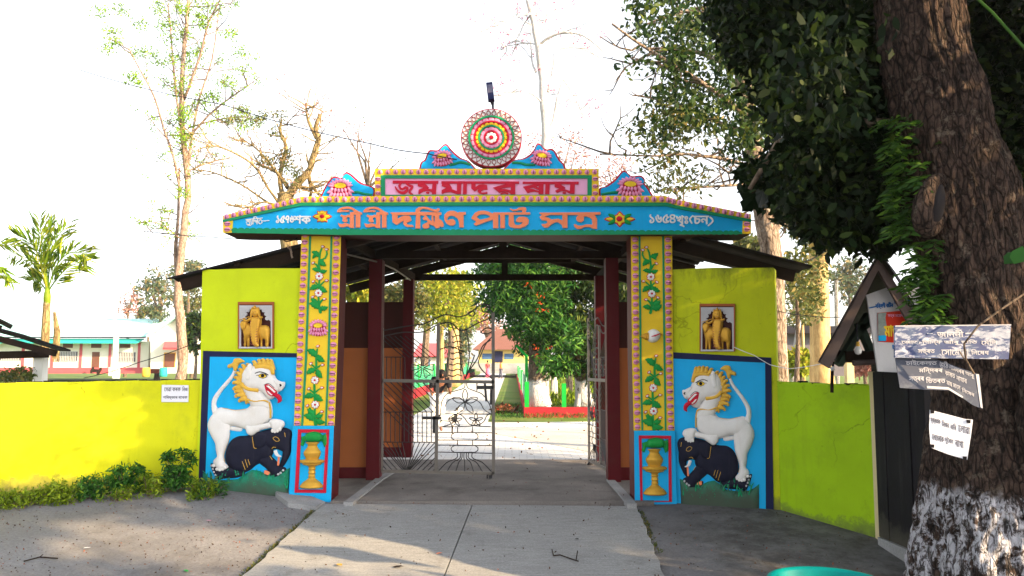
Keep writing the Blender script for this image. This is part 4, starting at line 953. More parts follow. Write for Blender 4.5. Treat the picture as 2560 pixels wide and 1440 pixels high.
def niche(pl, par, f, rect):
    """recessed niche with a gilded standing figure and a cow under a scalloped arch"""
    U = lambda P: pl.up(f(P)); x0, y0, x1, y1 = rect; W_, H_ = x1 - x0, y1 - y0
    R_ = [(x0, y0), (x1, y0), (x1, y1), (x0, y1)]
    S = lambda P: [(x0 + (a - 160) / 375 * W_, y0 + (b - 825) / 495 * H_) for a, b in P]
    mb = MB(); solid(mb, .004, [U(R_)], z0=.004); n = mb.build('niche', M['maroon'], par, pl.M)
    fr = MB(); i = .035 * W_
    solid(fr, .022, [U(R_)], [U([(x0 + i, y0 + i * 2.1), (x1 - i, y0 + i * 2.1), (x1 - i, y1 - i), (x0 + i, y1 - i)])], z0=.004); fr.build('niche_rim', M['orange'], n, pl.M)
    s = MB(); A = [(172, 862), (522, 862), (522, 1310), (505, 1310), (500, 1060), (478, 1010)]
    arch = []
    for q in range(9):
        t = math.pi * (1 - q / 8); arch.append((345 + 118 * math.cos(t), 1000 - 120 * math.sin(t)))
    sp = [(172, 862), (522, 862), (522, 1310), (508, 1310), (503, 1030)] + arch[::-1] + [(190, 1030), (188, 1310), (172, 1310)]
    solid(s, .014, [U(S(sp))] + [U(S(circ(a, b, 20, 20, 10))) for a, b in arch], z0=.008)
    solid(s, .02, [U(S([(172, 1300), (522, 1300), (522, 1318), (172, 1318)]))], z0=.008)
    for j in range(7):
        for sg in (-1, 1): solid(s, .004, stroke(U(S([(347 + sg * (172 - j * 24), 870), (347 + sg * 165, 872 + j * 20)])), .006, 4), z0=.022)
    s.build('arch_surround', M['silver'], n, pl.M)
    g = MB(); st = lambda P, wd, h, z: puff(g, h, ribbon(smooth([(a, b, wd * W_ / 375 * pl.scale(*f([(x0, y0)])[0]) / ZK) for a, b in U(S(P))], 4)), z0=z, step=.01)
    ZK = 4.2353
    puff(g, .03, U(S(smooth([(400, 1072), (460, 1074), (490, 1110), (488, 1200), (472, 1302), (450, 1304), (440, 1225), (412, 1225), (412, 1304), (394, 1300), (380, 1180), (300, 1185), (282, 1200), (277, 1302), (256, 1302), (250, 1212), (238, 1302), (222, 1302), (220, 1200), (205, 1130), (200, 1065), (232, 1040), (275, 1052), (310, 1080)], 2, True))), r=.02, z0=.010)
    puff(g, .03, U(S(smooth([(190, 1060), (210, 1028), (250, 1025), (268, 1050), (250, 1110), (225, 1130), (205, 1110)], 3, True))), r=.02, z0=.03)
    puff(g, .045, U(S(smooth([(308, 985), (395, 985), (412, 1012), (402, 1100), (385, 1185), (380, 1290), (345, 1300), (310, 1250), (292, 1100), (300, 1020)], 3, True))), r=.03, z0=.022)
    puff(g, .035, U(S(circ(350, 935, 42, 54))), r=.03, z0=.03); puff(g, .03, U(S([(330, 900), (338, 878), (350, 862), (362, 878), (370, 900)])), z0=.045); puff(g, .012, U(S([(345, 925), (350, 920), (355, 925), (357, 950), (343, 950)])), z0=.062, step=.006); puff(g, .02, U(S(smooth([(306, 905), (318, 880), (330, 900), (318, 960), (310, 1010), (296, 985)], 2, True))), z0=.035); puff(g, .02, U(S(smooth([(394, 905), (382, 880), (370, 900), (382, 960), (390, 1010), (404, 985)], 2, True))), z0=.035)
    st([(312, 1000), (265, 1030), (235, 1008)], 26, .02, .055); st([(395, 1000), (420, 990), (430, 985)], 22, .02, .05); st([(190, 1020), (300, 985)], 8, .012, .07)
    st([(350, 1190), (365, 1260), (385, 1298)], 34, .02, .05)
    for yy in range(1040, 1280, 26): solid(g, .004, stroke(U(S(smooth([(312, yy - 6), (345, yy + 8), (385, yy - 6)], 3))), .005, 4), z0=.066, mi=1)
    fg = g.build('gilded_figure', [M['gold'], M['brownline']], n, pl.M, True)
    g = MB()
    for s_ in ([(332, 930), (342, 928)], [(358, 928), (368, 930)], [(350, 935), (349, 948)], [(338, 958), (350, 962), (362, 958)], [(318, 1000), (350, 1025), (386, 1000)]): solid(g, .003, stroke(U(S(s_)), .0035, 4), z0=.066)
    g.build('face_line', M['brownline'], fg, pl.M)
def wing(pl, top, frame, inner, lime, mp, kk, label, nf, nrect, grass, ends):
    t = thing('lion_wall', label, 'painted wall', (pl.a.x, pl.a.y, 0)); T_ = pl.up(top); uL, uR = pl.uv(*ends[0])[0], pl.uv(*ends[1])[0]
    mb = MB(); solid(mb, .22, [T_ + [(uR, -.35), (uL, -.35)]], z0=-.22); mb.build('wall_body', lime, t, pl.M)
    mb = MB(); solid(mb, .010, [pl.up(frame)], z0=.0); p = mb.build('panel_frame', M['navy'], t, pl.M)
    mb = MB(); solid(mb, .008, [pl.up(inner)], z0=.008); mb.build('blue_panel', M['blue'], p, pl.M)
    mb = MB(); puff(mb, .03, pl.up([mp(*q) for q in grass]), r=.08, z0=.014); mb.build('painted_grass', M['grassrelief'], p, pl.M, True)
    x = MB()
    for i in range(46):
        a = rnd.uniform(135, 830); b = rnd.uniform(1110, 1240); dx = rnd.uniform(-40, 40); P = pl.up([mp(a, b), mp(a + dx * .3, b - 35), mp(a + dx, b - 60)])
        puff(x, .008, ribbon([(P[0][0], P[0][1], .016), (P[1][0], P[1][1], .014), (P[2][0], P[2][1], .003)]), z0=.040, step=.02, mi=i % 2)
    x.build('grass_blades', [M['grassrelief'], M['green']], p, pl.M)
    px_ = Plane((0, 0), (1, 0)); px_.__dict__.update(pl.__dict__); px_.M = pl.M @ Matrix.Translation((0, 0, .014)) @ Matrix.Diagonal((1, 1, .62, 1)); relief_pair(px_, mp, t, kk); niche(pl, t, nf, nrect); return t
mpL = lambda x, y: (480 + x / 3.4289, 860 + y / 3.4289)
def mpR(x, y):
    X, Y = mpL(x, y); return (2362 - .911 * X, 913 + (Y - 895) * 1.032)
GR = [(100, 1345), (100, 1105), (150, 1140), (200, 1160), (300, 1165), (400, 1155), (460, 1110), (520, 1075), (580, 1085), (640, 1110), (700, 1120), (770, 1090), (845, 1060), (838, 1180), (830, 1345)]
wing(WL, [(500, 955), (506, 673), (540, 674), (575, 672.5), (617, 671), (680, 670.5), (760, 671)], [(509, 877), (760, 883.5), (760, 1300), (494, 1300)], [(526.7, 892), (760, 894), (760, 1300), (511, 1300)], M['lime'], mpL, 1.0,
     'lime wall left of the gate with a white lion relief facing right', Z6, (158, 826, 535, 1320), GR, ((496, 1000), (760, 1000)))
wing(WR, [(1680, 674), (1720, 672), (1790, 669), (1860, 670), (1932, 669), (1936, 671)], [(1672, 880), (1928, 894), (1935, 1320), (1672, 1320)], [(1672, 896), (1913, 907), (1915, 1320), (1672, 1320)], M['lime_old'], mpR, .96,
     'stained lime wall right of the gate with a white lion relief facing left', Z7, (803, 845, 1178, 1350), GR, ((1672, 1000), (1943, 1000)))

# ------------------------------------------------------------ low boundary walls
def lowwall(label, pts, mat, zb=-.4, th=.18, cap=True):
    """pts: list of (px, py_top, Y)"""
    t = thing('boundary_wall', label, 'wall', (*xy(pts[len(pts) // 2][0], pts[len(pts) // 2][1], pts[len(pts) // 2][2]), 0)); mb = MB(); P = [at(*p) for p in pts]
    d = []
    Q = [P[0]]
    for a, b in zip(P, P[1:]):
        n = max(2, int((b - a).length / .12))
        Q += [a.lerp(b, (i + 1) / n) + Vector((0, 0, rnd.uniform(-.006, .006))) for i in range(n)]
    n = len(Q)
    for i, q in enumerate(Q):
        e = (Q[min(i + 1, n - 1)] - Q[max(i - 1, 0)]); nn = Vector((-e.y, e.x, 0)).normalized() * th
        if nn.y < 0: nn = -nn
        mb.v += [(q.x, q.y, zb), (q.x, q.y, q.z - .01), (q.x + nn.x * .08, q.y + nn.y * .08, q.z), (q.x + nn.x, q.y + nn.y, q.z - rnd.uniform(0, .012)), (q.x + nn.x, q.y + nn.y, zb)]
    for i in range(n - 1):
        b = i * 5
        for k in range(4): mb.f.append((b + k, b + k + 5, b + k + 6, b + k + 1)); mb.m.append(1 if k == 3 else 0)
    mb.f += [(0, 1, 2, 3, 4), tuple((n - 1) * 5 + k for k in (4, 3, 2, 1, 0))]; mb.m += [0, 0]
    mb.build('wall_body', [mat, M['lime_old']], t)
    c = MB()
    for i in range(0, n - 1):
        if rnd.random() < .62:
            a, b = Q[i], Q[i + 1]; m_ = a.lerp(b, .5); c.box((m_.x - .06 * rnd.uniform(.4, 1), m_.y + .05, m_.z - .012), (m_.x + .06 * rnd.uniform(.4, 1), m_.y + .13, m_.z + rnd.uniform(.004, .016)))
    c.build('mossy_crest', M['ink'], t); return t
lowwall('long lime yellow boundary wall running left from the lion wall', [(-420, 966, 8.2), (-160, 962, 8.75), (0, 957, 9.05), (250, 953, 9.2), (504, 950, 9.26)], M['lime_low'])
lowwall('short green boundary wall between the right lion wall and the hut', [(1936, 953, 8.64), (2060, 958, 8.15), (2186, 963, 7.68)], M['lime_green'])
# cream post that ends the right wall
pr = thing('wall_post', 'narrow cream plastered post at the end of the green boundary wall', 'post', (*xy(2192, 1330, 7.62), -.1)); mb = MB(); q = at(2192, 935, 7.62); mb.box((q.x - .028, q.y - .03, -.3), (q.x + .03, q.y + .12, q.z)); M['cream'] = paint('cream paint', (.62, .52, .30), .6, .12, 6, .2, dirt=.3)
mb.build('post_shaft', M['cream'], pr); mb = MB(); mb.box((q.x - .034, q.y - .036, q.z), (q.x + .036, q.y + .126, q.z + .02)); mb.build('post_cap', M['cream'], pr)

# ------------------------------------------------------------ tin roofed shelter behind the gateway
shed = thing('gate_shelter', 'low gabled tin shelter behind the gateway with red columns and dark rafters', 'shelter', (0, 11.2, 0))
rz = lambda x: 3.52 - .262 * abs(x + .08)
def roof(side, out):
    mb = MB(); s = side; th = .02
    rows = []
    for (y, xe) in out:
        nx = 46; row = []
        for i in range(nx + 1):
            x = lerp(-.08, xe, i / nx); row.append((x, y, rz(x)))
        rows.append(row)
    for dz in (0, -th):
        b = len(mb.v)
        for r in rows: mb.v += [(x, y, z + dz + .012 * math.sin(y * 21)) for x, y, z in r]
        for j in range(len(rows) - 1):
            for i in range(46):
                q = b + j * 47 + i; f = (q, q + 1, q + 48, q + 47); mb.f.append(f); mb.m.append(0)
    n = len(rows) * 47
    for i in range(46): mb.f.append((i, i + 1, i + 1 + n, i + n)); mb.m.append(0)
    for j in range(len(rows) - 1): q = j * 47 + 46; mb.f.append((q, q + 47, q + 47 + n, q + n)); mb.m.append(0)
    mb.build('roof_sheet', M['tin'], shed)
ys = [9.2 + i * .06 for i in range(70)]
roof(-1, [(y, -3.98 if y < 11.6 else -2.75) for y in ys]); roof(1, [(y - .15 if y < 9.3 else y, 3.42 if y < 10.3 else 2.5) for y in ys])
def rafter(x0, x1, y, dz=.12, wd=.07, ht=.13, name='rafter', mat='timber'):
    mb = MB(); mb.bar((x0, y, rz(x0) - dz), (x1, y, rz(x1) - dz), wd, ht, 0, (0, 0, 1)); mb.build(name, M[mat], shed)
for y in (9.32, 10.7, 12.0, 13.25):
    rafter(-.08, -3.86 if y < 11.6 else -2.7, y); rafter(-.08, 3.3 if y < 10.3 else 2.45, y)
for x in (-3.2, -2.2, -1.1, -.08, 1.0, 2.0): 
    mb = MB(); mb.box((x - .03, 9.25, rz(x) - .075), (x + .03, 13.3 if x > -2.7 else 11.5, rz(x) - .03)); mb.build('purlin', M['timber'], shed)
for y, z in ((10.55, 2.93), (13.15, 2.90)):
    mb = MB(); mb.box((-1.72, y - .04, z - .05), (1.52, y + .04, z + .05)); mb.build('tie_beam', M['timber'], shed)
    mb = MB(); mb.box((-.17, y - .035, z + .05), (-.07, y + .035, 3.40)); mb.build('king_post', M['timber'], shed)
    mb = MB(); mb.box((-1.2, y - .03, 3.14), (1.05, y + .03, 3.22)); mb.build('collar_beam', M['timber'], shed)
# columns (front pair, back pair), wall plates, bay walls
def col(pxa, pxb, Y, zt, ww=.2):
    a, b = at(pxa, 900, Y), at(pxb, 900, Y); mb = MB(); mb.box((a.x, Y, -.05), (b.x, Y + ww, zt)); mb.build('column', M['oxide'], shed)
col(919, 952, 10.45, 2.86, .22); col(1006, 1031, 12.95, 2.85); col(1517, 1549, 10.3, 2.86, .22); col(1490, 1513, 12.4, 2.85)
for x0, x1 in ((-1.90, -1.56), (1.34, 1.40)):
    pass
mb = MB(); mb.bar((-2.0, 9.3, 2.98), (-1.62, 13.1, 2.90), .06, .1); mb.build('wall_plate', M['timber'], shed)
mb = MB(); mb.bar((1.5, 9.3, 2.98), (1.42, 13.1, 2.90), .06, .1); mb.build('wall_plate', M['timber'], shed)
mb = MB(); mb.tube([at(860, 634, 9.5), at(945, 655, 10.5), at(985, 672, 11.4), at(1026, 700, 12.9)], .012, 6); mb.build('conduit', M['iron'], shed)
def bay(pa, pb, Y, label):
    a, b = at(pa, 900, Y), at(pb, 900, Y); z1 = at(900, 870, Y).z; z2 = at(900, 755, Y).z; zs = at(900, 1168, Y).z if Y < 11.5 else at(900, 1118, Y).z
    mb = MB(); mb.box((a.x, Y, zs), (b.x, Y + .1, z1), 0); mb.box((a.x, Y, z1), (b.x, Y + .1, z2), 1); mb.box((a.x, Y - .012, -.05), (b.x, Y + .1, zs), 2)
    mb.build('bay_wall', [M['orange'], M['maroon'], M['oxide']], shed)
bay(760, 921, 10.62, ''); bay(940, 1008, 13.02, ''); bay(1547, 1700, 10.46, ''); 
for xa, ya, yb in ((-1.79, 10.7, 12.95), (1.40, 10.55, 12.4)):
    pass
# ------------------------------------------------------------ ironwork gate leaves
def leafbuild(label, TP, handle, Fm):
    g = thing('metal_gate_leaf', label, 'metal gate', TP(470, 1310), 'two leaves of the iron gate'); 
    def bars(name, L, r, mat, n=6):
        mb = MB()
        for s in L: mb.tube([TP(*q) for q in s], r, n)
        return mb.build(name, mat, g)
    mb = MB()
    for s in ([(42, 1312), (884, 1330)], [(878, 125), (882, 1335)], [(468, 205), (450, 1312)], [(45, 634), (884, 645)], [(46, 240), (42, 1312)]):
        mb.bar(TP(*s[0]), TP(*s[1]), .042, .03, 0, (Fm if True else None))
    mb.build('frame', M['iron'], g)
    sm = lambda P: smooth(P, 5)
    T_ = [sm([(50, 260), (150, 240), (260, 222), (360, 208), (440, 172), (520, 140), (620, 156), (700, 130), (770, 75), (815, 62), (876, 128)]), sm([(60, 300), (200, 272), (350, 270), (450, 222), (560, 200), (640, 262), (760, 205), (876, 158)]),
          sm([(690, 130), (720, 112), (742, 128), (728, 150), (705, 145), (690, 130)]), sm([(800, 60), (850, 70), (842, 110), (805, 120), (792, 95)]), sm([(876, 250), (830, 240), (790, 270), (830, 285), (876, 262)]), sm([(860, 330), (800, 375), (760, 470), (700, 560), (668, 625)]), sm([(876, 300), (830, 350), (795, 420), (770, 500), (800, 560), (876, 625)]),
          sm([(660, 420), (560, 380), (480, 400)]), sm([(560, 200), (600, 300), (620, 400), (640, 520), (668, 625)]), sm([(676, 250), (690, 330), (700, 430), (690, 530), (668, 625)]), sm([(740, 440), (720, 500), (690, 570), (668, 625)])]
    for y in range(300, 640, 42): T_.append(sm([(545 - (y - 300) * .12 + 30, y), (580, y + 8), (610, y - 4), (645, y + 6)]))
    T_ += [sm([(540, 470), (530, 560), (520, 632)])]
    bars('scrollwork', T_, .008, M['blackiron'])
    D = [[(60 + i * 40, 300), (60 + i * 40 + 190, 460)] for i in range(-1, 6)] + [[(270, 458), (460, 458)], [(62, 458), (200, 458)]] + [[(80 + i * 34, 460), (80 + i * 34, 632)] for i in range(5)]
    for a in range(6): D.append(sm([(350 + 8 * math.cos(a * 1.047), 535 + 8 * math.sin(a * 1.047))] + [(350 + 78 * math.cos(a * 1.047 + e), 535 + 74 * math.sin(a * 1.047 + e)) for e in (-.3, 0, .3)] + [(350 + 8 * math.cos(a * 1.047), 535 + 8 * math.sin(a * 1.047))]))
    D += [[(60 + max(0, i) * 48, 645 + max(0, -i) * 48), (60 + max(0, i) * 48 + min(225, 400 - max(0, i) * 48), 645 + max(0, -i) * 48 + min(225, 400 - max(0, i) * 48))] for i in range(-4, 8)]
    D += [[(50, 870), (460, 870)], [(48, 1095), (455, 1098)]] + [[(75 + i * 34, 870), (75 + i * 34, 1095)] for i in range(12)]
    D += [[(45, 1130 + i * 45), (45 + (180 - i * 45) * .9, 1312)] for i in range(4)] + [[(45 + i * 38, 1100), (215 + i * 6, 1308)] for i in range(5)] + [[(450, 1120 + i * 42), (450 - (190 - i * 42), 1312)] for i in range(5)] + [[(440 - i * 38, 1100), (250 - i * 4, 1308)] for i in range(5)]
    bars('lattice_bars', D, .0062, M['blackiron'], 5)
    V = [sm([(668, 648), (660, 690), (600, 710), (540, 730), (500, 780), (482, 880)]), sm([(680, 648), (690, 690), (750, 715), (800, 740), (850, 810), (868, 880)]), [(480, 884), (868, 886)], sm([(500, 870), (530, 800), (570, 770), (640, 775), (668, 797), (720, 770), (780, 800), (810, 850), (860, 884)]),
         sm([(480, 980), (600, 980), (720, 975), (800, 950), (830, 900), (855, 884)]), sm([(490, 980), (560, 960), (545, 920), (600, 886), (650, 900), (700, 960), (760, 975), (860, 980)]), [(462, 1024), (872, 1026)], [(462, 1080), (872, 1082)], [(462, 1118), (872, 1122)], [(462, 1170), (872, 1180)]]
    for cy, rr in ((1053, 28), (1147, 26)): V.append([(590 + 100 * 0 + q[0], q[1]) for q in [(0, cy - rr), (150, cy - rr), (172, cy - rr * .5), (176, cy), (172, cy + rr * .5), (150, cy + rr), (0, cy + rr), (-22, cy + rr * .5), (-27, cy), (-22, cy - rr * .5), (0, cy - rr)]])
    V += [[(612, 980), (612, 1024)], [(724, 980), (724, 1024)], [(612, 1080), (612, 1120)], [(724, 1080), (724, 1120)]]
    for i, x in enumerate((608, 632, 645, 660, 678, 695, 722)): V.append(sm([(x, 1176), (x + (x - 665) * .05, 1215), (665 + (i - 3) * 45, 1250), (665 + (i - 3) * 68, 1322)]))
    for c, L in (((668, 797), 100), ((596, 935), 48), ((750, 930), 52)):
        for a in range(5):
            an = R(-90 + 72 * a); V.append(sm([c] + [(c[0] + L * .55 * math.cos(an + e), c[1] + L * .55 * math.sin(an + e)) for e in (-.38,)] + [(c[0] + L * math.cos(an), c[1] + L * math.sin(an))] + [(c[0] + L * .55 * math.cos(an + .38), c[1] + L * .55 * math.sin(an + .38)), c]))
    bars('vase_pattern', V, .0062, M['blackiron'], 5)
    mb = MB(); f_ = Vector(Fm)
    for c in ((668, 797), (596, 935), (750, 930)): p = TP(*c); mb.lathe([(.001, -.012), (.02, -.008), (.02, .008), (.001, .012)], 10, p)
    mb.build('rosette_hub', M['blackiron'], g)
    if handle:
        mb = MB(); mb.bar(TP(760, 686), TP(880, 686), .045, .03, 0, Fm); mb.bar(TP(815, 645), TP(828, 790), .03, .02, 0, Fm); mb.bar(TP(757, 650), TP(757, 712), .014, .014, 0, Fm); mb.bar(TP(864, 700), TP(862, 815), .03, .03, 0, Fm); mb.build('bolt', M['blackiron'], g)
        mb = MB(); mb.bar(TP(345, 915), TP(490, 915), .035, .03, 0, Fm); mb.bar(TP(436, 900), TP(434, 1028), .035, .03, 0, Fm); mb.build('latch', M['blackiron'], g)
    mb = MB(); p = TP(855, 1368); mb.bar(TP(835, 1335), TP(835, 1385), .02, .03, 0, Fm); mb.bar(TP(866, 1335), TP(866, 1385), .02, .03, 0, Fm)
    u = (TP(866, 1370) - TP(835, 1370)).normalized(); mb.tube([p - u * .014, p + u * .014], .042, 14); mb.build('wheel', M['blackiron'], g); return g
zz2 = Z(940, 740, 3.0)
TPL = lambda x, y: at(*zz2([(x, y)])[0], 10.6)
leafbuild('iron gate leaf standing shut across the left half of the passage', TPL, True, (0, 1, 0))
h0 = Vector((1.30, 10.45, 0)); h1 = Vector((1.14, 12.0, 0)); L0_ = TPL(45, 1312).x; L1_ = TPL(882, 1312).x
def TPR(x, y):
    q = TPL(x, y); t = (q.x - L0_) / (L1_ - L0_); p = h0.lerp(h1, t); return Vector((p.x, p.y, q.z))
leafbuild('iron gate leaf swung open edge-on beside the right red column', TPR, False, (1, .1, 0))

# ------------------------------------------------------------ leaves and branches
def leafmesh(name, C, size, mat, parent=None, aspect=.42, droop=.25, kind=None, dirs=None, fold=.12, szvar=.35):
    C = np.asarray(C, float); N = len(C); L = size * (1 + nrg.uniform(-szvar, szvar, N))
    d = nrg.normal(size=(N, 3)) if dirs is None else dirs + nrg.normal(size=(N, 3)) * .35
    d[:, 2] -= droop; d /= np.linalg.norm(d, axis=1)[:, None] + 1e-9
    q = nrg.normal(size=(N, 3)); s = np.cross(d, q); s /= np.linalg.norm(s, axis=1)[:, None] + 1e-9; nn = np.cross(s, d)
    hw = (L * aspect / 2)[:, None]; Lc = L[:, None]
    V = np.stack([C, C + d * Lc * .28 + s * hw * .86 + nn * Lc * fold * .8, C + d * Lc * .62 + s * hw * .9 + nn * Lc * fold, C + d * Lc, C + d * Lc * .62 - s * hw * .9 + nn * Lc * fold, C + d * Lc * .28 - s * hw * .86 + nn * Lc * fold * .8], 1).reshape(-1, 3)
    base = V.mean(0) if parent is None else np.zeros(3)
    me = bpy.data.meshes.new(name); me.vertices.add(6 * N); me.vertices.foreach_set('co', (V - base).astype(np.float32).ravel())
    me.loops.add(6 * N); me.loops.foreach_set('vertex_index', np.arange(6 * N, dtype=np.int32))
    me.polygons.add(N); me.polygons.foreach_set('loop_start', np.arange(0, 6 * N, 6, dtype=np.int32)); me.polygons.foreach_set('loop_total', np.full(N, 6, np.int32))
    me.materials.append(mat); me.update(calc_edges=True); me.validate()
    o = bpy.data.objects.new(name, me); COL.objects.link(o); place(o, parent, Matrix.Translation(base) if parent is None else Matrix.Identity(4))
    if kind: o['kind'] = kind
    return o
def scatter(cents, n, r, flat=.75):
    """n points about each centre; r scalar or list"""
    out = []
    for i, c in enumerate(cents):
        rr = r[i] if hasattr(r, '__len__') else r; nn = n[i] if hasattr(n, '__len__') else n
        d = nrg.normal(size=(nn, 3)); d /= np.linalg.norm(d, axis=1)[:, None]; q = d * (nrg.uniform(.0, 1, nn) ** .45)[:, None] * rr
        q[:, 2] *= flat; out.append(q + np.array(c))
    return np.concatenate(out)
def inpoly(poly, n, Y0, Y1):
    """n random places whose photo position falls in the outline, at mixed distances"""
    A = np.array(poly, float); lo, hi = A.min(0), A.max(0); out = []
    while len(out) < n:
        P = nrg.uniform(lo, hi, (n * 2, 2)); P = P[inside(P, poly) != 0]
        out += [tuple(at(a, b, nrg.uniform(Y0, Y1))) for a, b in P]
    return out[:n]
def limb(mb, pts, Y, r0, r1, dy=0.0, n=7, wob=.06):
    """pts in photo px; radii in metres; dy = how far the limb leans toward (-) or away (+)"""
    P = smooth(pts, 3); N = len(P)
    V = [at(p[0], p[1], Y + dy * (i / (N - 1))) + Vector((rnd.uniform(-1, 1), rnd.uniform(-1, 1), 0)) * r0 * .12 for i, p in enumerate(P)]
    mb.tube(V, [lerp(r0, r1, i / (N - 1)) for i in range(N)], n, wob=wob); return V
def twigs(mb, V, n, L, r, tips, up=.35, lvl=1, t0=.25):
    for _ in range(n):
        t = rnd.uniform(t0, 1); i = min(len(V) - 2, int(t * (len(V) - 1))); p = V[i].lerp(V[i + 1], rnd.random())
        d = (V[i + 1] - V[i]).normalized() * .5 + Vector((rnd.gauss(0, 1), rnd.gauss(0, 1), rnd.gauss(up, .6))).normalized(); d.normalize()
        l = L * rnd.uniform(.5, 1.2); pts = [p]; q = d.copy()
        for k in range(4): q = (q + Vector((rnd.gauss(0, .22), rnd.gauss(0, .22), rnd.gauss(.05, .2)))).normalized(); pts.append(pts[-1] + q * l / 4)
        mb.tube(pts, [r * 1.7 * (1 - .18 * k) for k in range(5)], 4, cap=False); tips += [tuple(x) for x in pts[2:]]
        if lvl > 0: twigs(mb, pts, 2, L * .5, r * .5, tips, up, lvl - 1, .3)
B_ = dict(grey=bark('pale grey bark', (.17, .15, .14), (.42, .40, .38)), warm=bark('reddish bark', (.20, .12, .09), (.46, .33, .26)), brown=bark('brown bark', (.07, .05, .04), (.24, .18, .13)), silver=bark('silver bark', (.35, .33, .33), (.62, .60, .60), fissure=.15),
          mossy=bark('ochre bark', (.16, .11, .05), (.40, .30, .14)), patch=bark('patchy bark', (.10, .06, .04), (.42, .33, .26), lichen=(.5, .47, .42)), plane=bark('smooth tan bark', (.36, .22, .09), (.60, .44, .20), sc_=3, bmp=.5, fissure=.2),
          wash=bark('whitewashed trunk', (.07, .05, .04), (.17, .13, .10), wash=(.95, 7, .36)))
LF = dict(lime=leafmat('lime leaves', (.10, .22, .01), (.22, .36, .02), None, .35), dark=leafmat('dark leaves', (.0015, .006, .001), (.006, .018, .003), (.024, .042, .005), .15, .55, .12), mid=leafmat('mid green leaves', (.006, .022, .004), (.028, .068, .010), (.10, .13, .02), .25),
          olive=leafmat('olive leaves', (.05, .075, .02), (.13, .15, .04), (.22, .17, .05), .35), far=leafmat('far leaves', (.05, .085, .05), (.12, .16, .08), (.24, .17, .07), .3), gold=leafmat('yellow green leaves', (.12, .19, .012), (.32, .36, .03), (.48, .40, .04), .45),
          fresh=leafmat('fresh green leaves', (.008, .045, .008), (.03, .13, .018), (.12, .26, .035), .35), pinkl=leafmat('pinkish leaves', (.22, .08, .06), (.40, .20, .16), (.5, .3, .2), .35), pinkf=leafmat('pink blossom', (.40, .06, .14), (.6, .16, .26), None, .3), red=leafmat('orange blossom', (.55, .05, .01), (.8, .10, .02), None, .2),
          palm=leafmat('palm leaflets', (.10, .22, .015), (.28, .40, .03), (.42, .44, .04), .4), hedge=leafmat('shrub leaves', (.012, .06, .010), (.04, .15, .018), (.09, .24, .03), .3), yel=leafmat('yellow shrub leaves', (.07, .14, .008), (.20, .28, .015), None, .35), fern=leafmat('fern leaves', (.015, .05, .008), (.05, .13, .015), (.10, .20, .02), .3),
          dry=leafmat('dry leaves', (.08, .04, .02), (.22, .11, .05), (.30, .05, .03), .1), litter=leafmat('leaf litter', (.03, .018, .012), (.11, .06, .035), (.24, .08, .05), .05, .8))
def tree(name, label, base, group=None): return thing(name, label, 'tree', base, group)

# ---- tall airy tree behind the left wall
t = tree('airy_tree', 'tall slim tree with sparse lime leaves rising behind the left boundary wall', gnd(450, 960))
mb, br = MB(), MB(); tips = []
V = limb(mb, [(450, 962), (457, 900), (452, 800), (444, 740), (452, 650), (462, 560), (470, 470), (462, 380), (455, 270), (458, 150), (468, 40), (474, -60)], 25, .165, .05, 0, 9)
twigs(br, V, 34, 1.5, .013, tips, t0=.45)
for pts, r, dy in (([(448, 700), (438, 640), (446, 540), (448, 420)], .09, .5), ([(450, 480), (436, 400), (412, 330), (385, 240), (350, 175), (322, 120)], .05, -1.5), ([(468, 430), (482, 330), (500, 240), (530, 150), (548, 20)], .05, 1.0), ([(455, 330), (440, 230), (430, 120), (420, 0)], .05, 1.6),
                   ([(472, 345), (520, 290), (575, 245), (620, 215)], .045, -1), ([(474, 425), (530, 405), (585, 392)], .03, 1), ([(455, 600), (400, 560), (350, 555)], .025, -1), ([(470, 320), (540, 300), (600, 292), (640, 300)], .03, -.6), ([(460, 250), (500, 140), (520, 60), (560, -20)], .05, -1.2)):
    W_ = limb(mb, pts, 25, r, r * .35, dy, 6); twigs(br, W_, 9, 1.1, .012, tips)
mb.build('trunk', B_['warm'], t, None, True); br.build('twigs', B_['brown'], t)
cl = [(340, 130), (300, 25), (280, 80), (350, 60), (460, 20), (462, 90), (395, 150), (430, 140), (468, 150), (490, 130), (345, 195), (375, 130), (460, 205), (440, 230), (462, 280), (450, 340), (455, 375), (530, 245), (560, 205), (600, 280), (530, 20), (580, 85), (600, 130), (640, 300), (455, 480), (470, 350), (250, 30), (270, 120), (410, 60), (505, 55), (460, 300), (420, 95), (460, 400), (610, 315), (330, 200), (395, 20)]
C = scatter([at(a, b, 25 + rnd.uniform(-1, 1)) for a, b in cl], 130, .34)
C = np.concatenate([C, scatter([tips[i] for i in nrg.integers(0, len(tips), 420)], 9, .18)])
leafmesh('crown', C, .085, LF['lime'], t)
